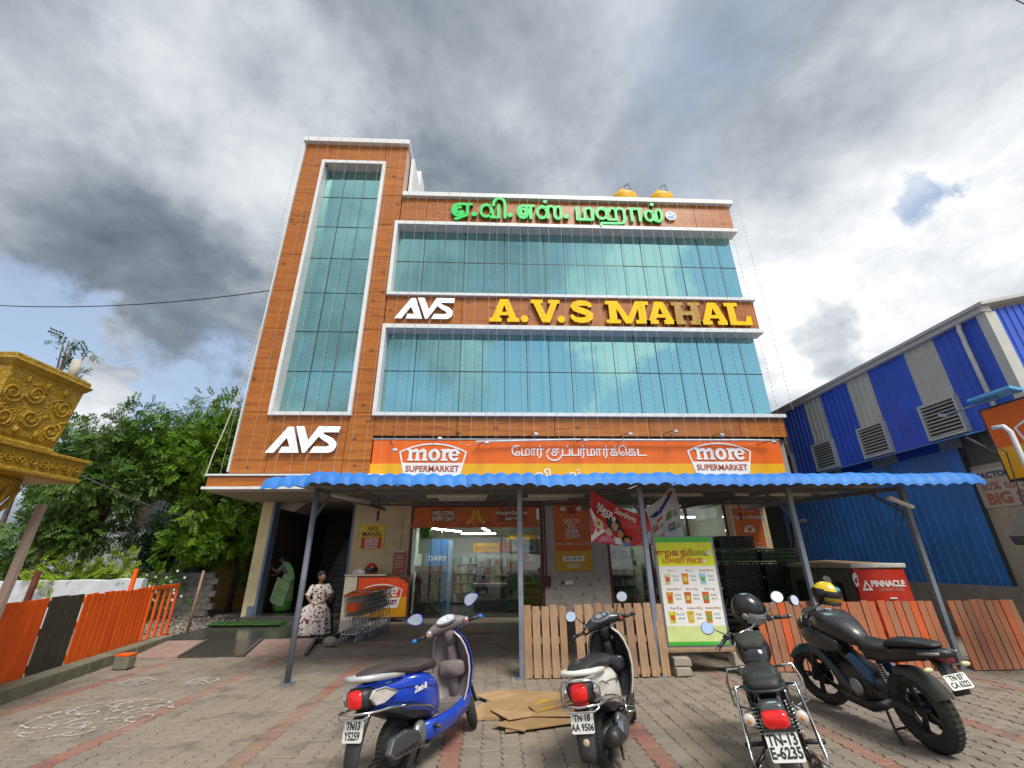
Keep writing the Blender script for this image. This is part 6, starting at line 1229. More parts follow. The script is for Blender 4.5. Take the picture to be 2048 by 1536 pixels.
cable('pale_rope', 'pale rope sagging from the tower edge to the ledge corner', [(-7.98, 13.3, 9.1), (-8.02, 13.2, 7.6), (-8.06, 13.1, 6.3), (-8.12, 13.0, 5.4), (-8.2, 12.9, 4.6), (-8.22, 12.85, 4.05)], .018, mat('rope_pale', (.50, .45, .33), .8), 'rope')
cable('yard_wire', 'thin wire from the golden cornice to the trees', sag((-5.4, 5.9, 2.75), (-9.5, 15.5, 3.0), .12), .008, MUN)
# water tanks on the roof
MTK = mat('tank_yellow', (.85, .47, .008), .5, var=.08)
for x, lb in ((6.78, 'left yellow water tank with conical lid on the roof'), (8.72, 'right yellow water tank with conical lid on the roof')):
    t_ = thing('water_tank', lb, 'water tank', (x, 17.2, 17.0), group='rooftop water tanks'); MB().lathe([(.0, 0), (.66, 0), (.70, 2.1), (.72, 2.2), (.50, 2.38), (.30, 2.56), (.23, 2.64), (.21, 2.82), (.16, 2.86), (0, 2.86)], 28).build('body', MTK, t_, smooth=True)
    MB().tube([(.38, -.35, 2.2), (.30, -.3, 3.1), (.05, -.2, 2.95)], .03, 6).build('pipe', MUN, t_); text('lettering', 'WATER TANK', .12, MBLK, t_, (0, -.44, 2.55), .002)
sl = MB().box(5.6, 9.5, 16.2, 19, 15.2, 17.0).build('tank_stand', MCONC); tag(sl, 'concrete slab stand carrying the yellow roof tanks', 'tank stand')
# ================================================================ two-wheelers (local frame: +y forward, origin under the rear axle)
MTY = mat('tyre_rubber', (.025, .024, .022), .85, var=.25, scale=14, dirt=.6, dirtcol=(.10, .085, .065), bump=.3); MRIM = mat('rim_black', (.02, .02, .022), .4, .3, var=.15); MALU = mat('cast_aluminium', (.30, .30, .30), .42, .7, var=.15, dirt=.3)
MCHR = mat('chrome', (.62, .62, .61), .13, 1., var=.06); MPLB = mat('plastic_black', (.022, .022, .024), .45, var=.15, dirt=.25, dirtcol=(.10, .09, .075)); MSEAT = mat('seat_vinyl', (.022, .021, .021), .55, var=.15, scale=30, bump=.1)
MRED = mat('tail_lens_red', (.55, .006, .006), .12, var=.1, coat=.5, emit=(.8, .01, .01, .12)); MCLR = mat('indicator_lens', (.55, .50, .45), .12, var=.15, scale=20, coat=.5); MAMB = mat('indicator_amber', (.60, .25, .06), .15, var=.1); MMIR = mat('mirror_glass', (.90, .92, .95), .02, 1., var=0, spec=1.)
MPLT = mat('number_plate_white', (.72, .71, .66), .5, var=.05, dirt=.2); MPTX = mat('plate_black', (.015, .015, .018), .6, var=0)
def ring(y, cz, hw, hh, p=2.6, n_=20, cx=0., flat=0.):
    out = []
    for k in range(n_):
        a = 2 * math.pi * k / n_; c, s_ = math.cos(a), math.sin(a); out.append(Vector((cx + hw * math.copysign(abs(c) ** (2 / p), c), y, cz + hh * math.copysign(abs(s_) ** (2 / p), s_))))
    return out
def ringx(x, cy, cz, hy, hz, p=2.4, n_=16):
    return [Vector((x, cy + hy * math.copysign(abs(math.cos(a)) ** (2 / p), math.cos(a)), cz + hz * math.copysign(abs(math.sin(a)) ** (2 / p), math.sin(a)))) for a in [2 * math.pi * k / n_ for k in range(n_)]]
def steer(q, M): return q.xform(M)
AX = Matrix.Rotation(R(90), 3, 'Y')
def wheel(root, y, z, Rr, tr, name, M=None, sq=1., style='disc', x=0.):
    q = MB().torus((x, y, z), Rr, tr, 'x', 40, 12, sq); 
    for k in range(44):                                        # tread blocks
        a = 2 * math.pi * k / 44
        for s_ in (-1, 1): q.obox((x + s_ * tr * .27 * sq, y + (Rr + tr * .94) * math.cos(a), z + (Rr + tr * .94) * math.sin(a)), (tr * .40 * sq, .022, .008), (a + math.pi / 2, 0, 0))
    if M: q.xform(M)
    w = q.build(name, MTY, root, smooth=True)
    q = MB().torus((x, y, z), Rr - tr * .85, .012, 'x', 36, 6, 2.0)
    if style == 'disc': q.lathe([(Rr - tr * .8, -.02), (Rr - tr, .0), (.07, .012), (.05, .035), (0, .035)], 24, (x, y, z), AX); q.lathe([(Rr - tr * .8, .02), (Rr - tr, .0), (.07, -.012), (.05, -.035), (0, -.035)], 24, (x, y, z), AX)
    elif style == 'alloy':
        for k in range(5):
            a = 2 * math.pi * k / 5
            for d in (-.16, .16): q.bar((x, y + .05 * math.cos(a + d), z + .05 * math.sin(a + d)), (x, y + (Rr - tr) * math.cos(a + d * .6), z + (Rr - tr) * math.sin(a + d * .6)), .022, .018, (1, 0, 0))
        q.lathe([(.06, -.04), (.06, .04)], 16, (x, y, z), AX); q.lathe([(.12, .045), (.12, .05)], 20, (x, y, z), AX)
    else:
        for k in range(28):
            a = 2 * math.pi * k / 28; b_ = a + (.5 if k % 2 else -.5); s_ = .03 if k % 4 < 2 else -.03; q.tube([(x + s_, y + .05 * math.cos(b_), z + .05 * math.sin(b_)), (x, y + (Rr - tr) * math.cos(a), z + (Rr - tr) * math.sin(a))], .0028, 4, cap=False)
        q.lathe([(.055, -.05), (.055, .05)], 16, (x, y, z), AX)
    if M: q.xform(M)
    q.build('rim', MALU if style == 'wire' else MRIM if style == 'alloy' else mat('rim_grey', (.10, .10, .10), .5, .3, var=.2, dirt=.5), w, smooth=False); return w
def plate(root, loc, w, h, tilt, l1, l2, sz, bold=.0, round_=True, rz=0.):
    e = MB().prism(rrect(-w / 2, w / 2, -h / 2, h / 2, .014), 0, .006).build('number_plate', MPLT, root); e.location = loc; e.rotation_euler = (tilt, 0, rz)
    for s_, z in ((l1, h * .23), (l2, -h * .21)): text('plate_text', s_, sz, MPTX, e, (0, -.002, z), .001, bold=bold, sx=.82)
    for s_ in (-1, 1): MB().lathe([(.006, 0), (.006, .003)], 8, (s_ * w * .38, 0, h * .38), FACE).build('plate_screw', MALU, e)
    return e
def mirror(root, base, tip, M, shape='leaf', m=MPLB, up_=R(12), yaw=0.):
    q = MB().tube([base, ((base[0] + tip[0]) / 2 + .01 * np.sign(tip[0]), base[1] - .005, base[2] * .35 + tip[2] * .65 - .01), tip], .006, 6).xform(M); st_ = q.build('mirror_stalk', MPLB if m is not MCHR else MCHR, root, smooth=True)
    s_ = 1 if tip[0] > 0 else -1; pts = []
    for k in range(20):
        a = 2 * math.pi * k / 20
        if shape == 'leaf': x, z = .082 * math.cos(a), .050 * math.sin(a) * (1.15 - .35 * math.cos(a) * s_) + .012 * math.cos(a) * s_
        else: x, z = .062 * math.cos(a), .055 * math.sin(a)
        pts.append((x, z))
    Mt = Matrix.Translation(tip) @ Euler((up_, 0, yaw)).to_matrix().to_4x4(); c = (s_ * .05, 0, .015)
    def rr(k, y): return [Vector((c[0] + x * k, y, c[2] + z * k)) for x, z in pts]
    MB().loft([rr(1.0, -.012), rr(1.06, .0), rr(.9, .03), rr(.4, .042)]).xform(M @ Mt).build('mirror_shell', m, root, smooth=True)
    q = MB(); q.add(rr(.94, -.0135), [tuple(range(20))]); q.xform(M @ Mt).build('mirror_glass', MMIR, root, fix=False)
def steer_matrix(p, d, ang): return Matrix.Translation(p) @ Matrix.Rotation(ang, 4, Vector(d)) @ Matrix.Translation(-Vector(p))

def scooter(label, loc, th, lean, sa, body, inner, seatm, l1, l2, badge, grip_tip, trim, kind):
    s_ = thing('scooter', label, 'scooter', loc, rot=(0, -lean, -th), group='two-wheelers parked on the paving')
    M = steer_matrix((0, 1.03, .80), (0, -.42, .91), sa); MI = Matrix.Identity(4)
    # wheels
    wheel(s_, 0, .215, .168, .047, 'rear_wheel', None, 1.0, 'disc'); wheel(s_, 1.26, .215, .170, .044, 'front_wheel', M, 1.0, 'disc')
    q = MB()
    for g in (-1, 1): q.tube([(g * .075, 1.26, .215), (g * .075, 1.20, .36), (g * .05, 1.12, .55)], .017, 8)
    q.xform(M).build('front_fork', MPLB, s_, smooth=True)
    fr = []
    for k in range(9): a = R(10 + 150 * k / 8); fr.append([Vector((x, 1.26 + (.232 + dz) * math.cos(a), .215 + (.232 + dz) * math.sin(a))) for x, dz in ((-.065, -.03), (-.06, .0), (-.03, .015), (.03, .015), (.06, 0), (.065, -.03))])
    MB().loft(fr, closed_ring=False).xform(M).build('front_fender', body, s_, smooth=True)
    # front apron and leg shield
    prof = [(.27, .97, .14), (.34, 1.0, .175), (.44, 1.03, .205), (.58, 1.055, .225), (.70, 1.055, .222), (.80, 1.035, .20), (.88, 1.01, .165), (.945, .985, .10)]
    def sh(dy, k, bow): return [[Vector((w * k * x, y + dy - bow * x * x - (.03 if abs(x) > .95 else 0), z)) for x in (-1, -.85, -.6, -.3, 0, .3, .6, .85, 1)] for z, y, w in prof]
    a_, b_ = sh(.0, 1.0, .085), sh(.045, 1.02, .055)
    MB().loft([r + list(reversed(t)) for r, t in zip(a_, [[p - Vector((0, -.012, 0)) for p in r] for r in a_])]).build('leg_shield', inner, s_, smooth=True)
    MB().loft([r + list(reversed([p + Vector((0, .012, 0)) for p in r])) for r in b_]).build('front_apron', body, s_, smooth=True)
    for g in (-1, 1): MB().tube([r[-1] + Vector((0, .02, 0)) if g > 0 else r[0] + Vector((0, .02, 0)) for r in a_], .011, 6).build('edge_trim', trim, s_, smooth=True)
    MB().loft([ring(.0, 0, .105, .085, 4).__class__([Vector((v.x * k, .995 - d, .60 + v.z * .9)) for v in ring(0, 0, .13, .085, 4)]) for k, d in ((1.25, -.02), (1.15, .035), (.9, .055))]).build('glove_box', inner, s_, bevel=.0, smooth=True)
    MB().loft([[Vector((x * w, y + d * .5, z)) for x, d in ((-1, .05), (-.7, -.02), (0, -.05), (.7, -.02), (1, .05), (.5, .12), (-.5, .12))] for z, y, w in ((.30, .99, .06), (.52, 1.0, .065), (.74, .985, .06), (.86, .96, .052))]).build('steering_cover', inner, s_, smooth=True)
    # floor board
    MB().loft([ring(y, z, w, h, 5) for y, z, w, h in ((.42, .30, .15, .035), (.50, .285, .165, .035), (.80, .285, .165, .035), (.97, .30, .15, .045), (1.03, .34, .13, .04))]).build('floor_board', inner if kind == 'blue' else MPLB, s_, smooth=True)
    MB().box(-.13, .13, .50, .95, .318, .326).build('floor_mat', mat('floor_dust', (.11, .10, .085), .9, var=.3), s_)
    for g in (-1, 1): MB().loft([[Vector((g * (x), y, z)) for x, z in ((.150, zt), (.178, zt - .02), (.172, zb), (.12, zb - .02))] for y, zt, zb in ((.22, .33, .20), (.42, .32, .18), (.70, .32, .19), (.95, .36, .23), (1.04, .40, .30))], cap=True).build('side_skirt', body if kind == 'blue' else MPLB, s_, smooth=True)
    # rear body
    B = [(.50, .46, .125, .165), (.46, .47, .155, .185), (.30, .515, .180, .185), (.12, .555, .186, .172), (-.08, .60, .176, .145), (-.26, .632, .150, .112), (-.38, .648, .122, .088), (-.44, .655, .10, .07)]
    MB().loft([ring(y, z, w, h, 3.0, 24) for y, z, w, h in B]).build('rear_body', body, s_, smooth=True)
    MB().loft([ring(y, z, w, h, 3.2, 20) for y, z, w, h in ((.535, .47, .10, .13), (.52, .48, .13, .165), (.44, .49, .145, .175))]).build('seat_base_panel', inner, s_, smooth=True)
    MB().loft([ring(y, z, w, h, 3, 20) for y, z, w, h in ((.30, .40, .16, .07), (.05, .44, .165, .06), (-.2, .52, .135, .04), (-.3, .55, .10, .03))]).build('under_panel', MPLB, s_, smooth=True)
    # seat
    SE = [(.56, .70, .05, .018), (.53, .715, .105, .04), (.40, .735, .135, .055), (.22, .742, .15, .052), (.08, .748, .152, .048), (-.06, .775, .150, .052), (-.22, .79, .135, .046), (-.36, .79, .105, .036), (-.42, .785, .07, .02)]
    MB().loft([ring(y, z, w, h, 2.7, 20) for y, z, w, h in SE]).build('seat', seatm, s_, smooth=True)
    gr = [(-.155, -.06, .735), (-.165, -.20, .755), (-.155, -.36, .775), (-.11, -.47, .785), (0, -.51, .788), (.11, -.47, .785), (.155, -.36, .775), (.165, -.20, .755), (.155, -.06, .735)]
    MB().tube(gr, [.012, .02, .024, .024, .022, .024, .024, .02, .012], 8).build('grab_rail', mat('rail_silver', (.55, .56, .57), .35, .4, var=.05) if kind == 'blue' else body, s_, smooth=True)
    # tail lamp
    MB().loft([ring(y, z, w, h, 3.2, 20) for y, z, w, h in ((-.36, .645, .128, .086), (-.45, .65, .108, .076), (-.485, .648, .085, .06), (-.50, .646, .05, .04))]).build('tail_housing', MPLB, s_, smooth=True)
    MB().loft([ring(y, z, w, h, 3.4, 16) for y, z, w, h in ((-.44, .65, .078, .068), (-.488, .65, .074, .062), (-.512, .648, .052, .045))]).build('tail_lamp', MRED, s_, smooth=True)
    for g in (-1, 1):
        pts = [(-.20, .645), (-.33, .70), (-.43, .70), (-.46, .65), (-.42, .60), (-.34, .60)]
        q = MB(); q.add([Vector((g * (.135 + (y + .46) * .20 + .004), y, z)) for y, z in pts] + [Vector((g * (.115 + (y + .46) * .20), y, z)) for y, z in pts], [tuple(range(6)), tuple(range(11, 5, -1))] + [(i, 6 + i, 6 + (i + 1) % 6, (i + 1) % 6) for i in range(6)]); o = q.build('indicator', MCLR, s_, bevel=.004)
        MB().ell((g * .145, -.37, .645), (.012, .03, .025), 8, 6).build('bulb', MAMB, o, smooth=True)
        q = MB().tube([Vector((g * (.14 + (y + .46) * .20 + .004), y, z)) for y, z in pts + [pts[0]]], .005, 5).build('lamp_bezel', trim, s_, smooth=True)
    # mud guard, plate
    MB().loft([[Vector((-w, y, z)), Vector((-w * .6, y - .02, z + .005)), Vector((w * .6, y - .02, z + .005)), Vector((w, y, z)), Vector((w * .7, y + .02, z)), Vector((-w * .7, y + .02, z))] for y, z, w in ((-.28, .60, .09), (-.38, .545, .088), (-.44, .46, .085), (-.485, .36, .08), (-.515, .26, .07), (-.52, .21, .055))]).build('mudguard', MPLB, s_, smooth=True)
    plate(s_, (0 if kind == 'blue' else -.01, -.50, .455), .185, .135, R(-14), l1, l2, .062 if kind == 'white' else .068, .0015)
    if kind == 'white':
        MB().ell((0, -.513, .33), (.028, .012, .028), 12, 8).build('reflector', mat('reflector_dull', (.45, .36, .22), .4), s_, smooth=True); MB().box(-.06, .06, -.478, -.44, .55, .585).build('brake_reflector', MPR, s_)
    # chrome guard round the tail
    z1 = .55; gd = [(.18, .40, .36), (.20, .25, .44), (.205, .0, .505), (.195, -.28, .55), (.15, -.48, .565), (0, -.545, .565), (-.15, -.48, .565), (-.195, -.28, .55), (-.205, 0, .505), (-.2, .25, .44), (-.18, .4, .36)]
    MB().tube(gd, .0095, 8).build('body_guard', MCHR, s_, smooth=True)
    lo = [(.15, -.48, .565), (.145, -.50, .545), (.11, -.52, .53), (-.11, -.52, .53), (-.145, -.50, .545), (-.15, -.48, .565)]
    if kind == 'white': lo += []; MB().tube([(.165, -.46, .57), (.165, -.45, .68), (.12, -.50, .735), (0, -.54, .74), (-.12, -.50, .735), (-.165, -.45, .68), (-.165, -.46, .57)], .008, 8).build('body_guard', MCHR, s_, smooth=True)
    MB().tube(lo, .008, 8).build('body_guard', MCHR, s_, smooth=True)
    # engine, muffler, stands
    q = MB().loft([ring(y, z, w, h, 3) for y, z, w, h in ((.42, .24, .06, .06), (.30, .25, .10, .09), (.05, .24, .11, .085), (-.06, .22, .08, .07))]); q.build('engine', MPLB, s_, smooth=True)
    MB().lathe([(.0, 0), (.085, 0), (.09, .03), (.07, .055), (.03, .06)], 20, (.115, .17, .265), AX).build('engine_cover', MALU, s_, smooth=True)
    MB().tube([(.10, .36, .20), (.14, .28, .14), (.16, .16, .17), (.165, .08, .22)], .018, 8).build('exhaust_pipe', mat('exhaust_dull', (.16, .14, .12), .5, .6, var=.3), s_, smooth=True)
    d = Vector((0, -.45, .07)).normalized(); Rm = d.to_track_quat('Z', 'Y').to_matrix()
    MB().lathe([(.03, 0), (.062, .03), (.07, .08), (.07, .36), (.06, .42), (.02, .44)], 20, (.165, .10, .235), Rm).build('muffler', MPLB, s_, smooth=True)
    if kind == 'blue':
        q = MB(); o_ = [(.09, .20), (.03, .315), (-.13, .36), (-.30, .35), (-.36, .26), (-.30, .215)]; q.add([Vector((.238, y, z)) for y, z in o_] + [Vector((.19, y * 1.03, z + .012)) for y, z in o_], [tuple(range(6)), tuple(range(11, 5, -1))] + [(i, 6 + i, 6 + (i + 1) % 6, (i + 1) % 6) for i in range(6)]); q.build('muffler_shield', mat('shield_grey', (.05, .055, .06), .45, var=.1), s_, bevel=.012)
        q = MB(); o_ = [(.07, .205), (-.28, .222), (-.335, .258), (.0, .262)]; q.add([Vector((.243, y, z)) for y, z in o_] + [Vector((.235, y, z)) for y, z in o_], [(0, 1, 2, 3), (7, 6, 5, 4)] + [(i, 4 + i, 4 + (i + 1) % 4, (i + 1) % 4) for i in range(4)]); q.build('shield_trim', MCHR, s_, bevel=.004)
        text('lettering', 'V VS-100 V', .035, MPTX, s_, (.246, -.13, .243), .001, rot=(0, R(-3), R(90)))
    else:
        q = MB(); o_ = [(.10, .30), (.02, .36), (-.14, .37), (-.2, .30), (-.14, .255), (.05, .25)]; q.add([Vector((.242, y, z)) for y, z in o_] + [Vector((.19, y * 1.05, z + .01)) for y, z in o_], [tuple(range(6)), tuple(range(11, 5, -1))] + [(i, 6 + i, 6 + (i + 1) % 6, (i + 1) % 6) for i in range(6)]); q.build('muffler_shield', mat('shield_blue_grey', (.07, .085, .11), .45, var=.1), s_, bevel=.012)
        MB().tube([(.12, .33, .36), (.24, .31, .36), (.29, .26, .355), (.29, .16, .355), (.23, .13, .36), (.20, .25, .36)], .009, 6).build('foot_peg', MCHR, s_, smooth=True)
        MB().tube([(.19, .36, .42), (.20, .30, .36), (.205, .28, .30)], .009, 6).build('body_guard', MCHR, s_, smooth=True)
    if kind == 'blue': MB().cyl((.15, .34, .27), (.24, .33, .27), .018, n=10).build('foot_peg', MPLB, s_, smooth=True); MB().lathe([(.02, 0), (.02, .01)], 12, (.24, .33, .27), AX).build('peg_cap', MALU, s_)
    MB().tube([(-.10, .36, .20), (-.17, .38, .10), (-.27, .36, .012 - .27 * math.tan(0))], .011, 6).build('side_stand', MPLB, s_, smooth=True)
    for g in (-1, 1): MB().tube([(g * .1, .22, .16), (g * .13, .10, .07), (g * .15, .02, .06)], .011, 6).build('centre_stand', MPLB, s_, smooth=True)
    # handlebar group (turned)
    cw = [(-.235, .915, .985, .028, .028), (-.19, .93, .998, .05, .042), (-.12, .955, 1.01, .085, .062), (-.05, .97, 1.018, .105, .075), (.05, .97, 1.018, .105, .075), (.12, .955, 1.01, .085, .062), (.19, .93, .998, .05, .042), (.235, .915, .985, .028, .028)]
    MB().loft([ringx(*c) for c in cw]).xform(M).build('handlebar_cowl', inner, s_, smooth=True)
    MB().loft([ringx(c[0] * 1.02, c[1] + .018, c[2] - .004, c[3] * 1.0, c[4] * 1.06) for c in cw]).xform(M).build('headlamp_cowl', body, s_, smooth=True)
    MB().loft([ring(.0, .0, w, h, 2.4).__class__([Vector((v.x, y + v.z * .8, z)) for v in ring(0, 0, w, h, 2.4)]) for y, z, w, h in ((.965, .99, .075, .09), (.975, .90, .062, .075), (.99, .82, .058, .07))]).xform(M).build('steering_neck', inner, s_, smooth=True)
    N_ = Euler((R(-52), 0, 0)).to_matrix()
    def dial(sc, d): return [Vector((0, .895, 1.068)) + N_ @ Vector((.105 * sc * math.cos(a) * (1 - .18 * math.sin(a)), -d, .062 * sc * math.sin(a))) for a in [2 * math.pi * k / 24 for k in range(24)]]
    MB().loft([dial(1.12, -.03), dial(1.1, .0), dial(1., .004)]).xform(M).build('dial_bezel', mat('dial_bezel', (.16, .15, .17), .3, var=0), s_, smooth=True)
    q = MB().add(dial(.93, .0055), [tuple(range(24))]); q.xform(M).build('instrument_dial', mat('dial_face', (.50, .55, .62), .12, var=0, coat=.6) if kind == 'blue' else mat('dial_dark', (.05, .05, .06), .1, var=0, coat=.6), s_, fix=False)
    for x, r_ in ((-.02, .035), (.045, .022)): q = MB().lathe([(r_, 0), (r_, .002), (r_ * .8, .003)], 16, Vector((0, .895, 1.068)) + N_ @ Vector((x, -.008, .0)), N_ @ FACE); q.xform(M).build('gauge', mat('gauge_grey', (.22, .22, .25), .3) if kind == 'white' else mat('gauge_white', (.6, .62, .65), .3), s_)
    for g in (-1, 1):
        a0, a1, a2 = (g * .23, .905, .98), (g * .345, .885, .975), (g * .385, .878, .973)
        MB().cyl(a0, a1, .0175, n=12).xform(M).build('grip', MPLB, s_, smooth=True); MB().cyl(a1, a2, .020, n=12).xform(M).build('grip_end', grip_tip, s_, smooth=True)
        MB().tube([(g * .215, .95, .985), (g * .27, .965, .975), (g * .34, .945, .968), (g * .40, .925, .962)], .006, 6).xform(M).build('brake_lever', MALU if kind == 'blue' else MPLB, s_, smooth=True)
        MB().loft([ringx(g * x, .905, .985, w, w, 3, 12) for x, w in ((.17, .030), (.20, .042), (.235, .038))]).xform(M).build('switch_pod', MALU if kind == 'blue' else MPLB, s_, smooth=True)
        MB().obox((g * .215, .868, .982), (.03, .014, .022)).xform(M).build('switch', MPR if g > 0 else MAMB, s_)
        mirror(s_, (g * .18, .94, 1.02), (g * .27, .91, 1.155), M, 'leaf' if kind == 'blue' else 'round', body if kind == 'blue' else MPLB, R(-14), R(4) * -g)
    for k_, (bx, ex, ez) in enumerate(((-.13, -.05, .80), (-.09, .02, .78), (.10, .05, .80), (.13, .07, .77))): MB().tube([M @ Vector((bx, .99, .97)), M @ Vector((bx * .9, 1.07, .93)), Vector((ex, 1.06, .86)), Vector((ex, 1.03, ez))], .0055, 5).build('brake_cable', MPLB, s_, smooth=True)
    for g in (-1, 1):
        MB().tube([(g * .171, .40, .56), (g * .190, .22, .60), (g * .186, .02, .635), (g * .165, -.18, .655)], .003, 5).build('panel_seam', MPTX, s_); MB().tube([(g * .172, .36, .40), (g * .188, .18, .47), (g * .182, -.02, .53), (g * .15, -.24, .575)], .003, 5).build('panel_seam', MPTX, s_)
        MB().tube([(g * .14, .36, .757), (g * .151, .12, .762), (g * .145, -.14, .80)], .0025, 4).build('seat_stitch', mat('stitch_grey', (.16, .15, .15), .7), s_)
    # badge on the side
    text('lettering', badge, .062 if kind == 'blue' else .055, MPW if kind == 'blue' else MPTX, s_, (.196, .12 if kind == 'blue' else .2, .60), .001, rot=(0, R(-2), R(86)), shear=.2, bold=.002)
    if kind == 'white': MB().lathe([(.022, 0), (.022, .012), (.015, .015)], 14, (.06, .985, .845), FACE).build('ignition_lock', MALU, s_)
    return s_
MBLU = mat('scooter_blue', (.010, .055, .46), .25, var=.10, scale=9, coat=.45, dirt=.14, dirtcol=(.12, .14, .22)); MMAU = mat('inner_mauve_grey', (.19, .155, .155), .5, var=.08, scale=14); MSB = mat('seat_brown', (.055, .040, .036), .55, var=.15, scale=30, bump=.1)
MSW = mat('scooter_white', (.74, .73, .66), .3, var=.06, scale=9, coat=.4, dirt=.25, dirtcol=(.45, .42, .34)); MSD = mat('scooter_black', (.016, .017, .020), .3, var=.15, coat=.3, dirt=.2, dirtcol=(.08, .075, .065))
scooter('blue scooter with mauve leg shield leaning on its stand, number TN13 Y5259', (-.78, 4.53, 0), R(26), R(7), R(30), MBLU, MMAU, MSB, 'TN13', 'Y5259', 'Zest-B', mat('grip_blue', (.02, .16, .55), .4), mat('trim_silver', (.62, .63, .66), .3, .5, var=0), 'blue')
scooter('white and black scooter parked before the bare pallets, number TN 18 AA 9506', (1.0, 4.60, 0), R(24), R(8), R(26), MSW, MSD, MSEAT, 'TN 18', 'AA 9506', 'Dio', MPLB, mat('trim_ivory', (.55, .54, .48), .4, var=0), 'white')

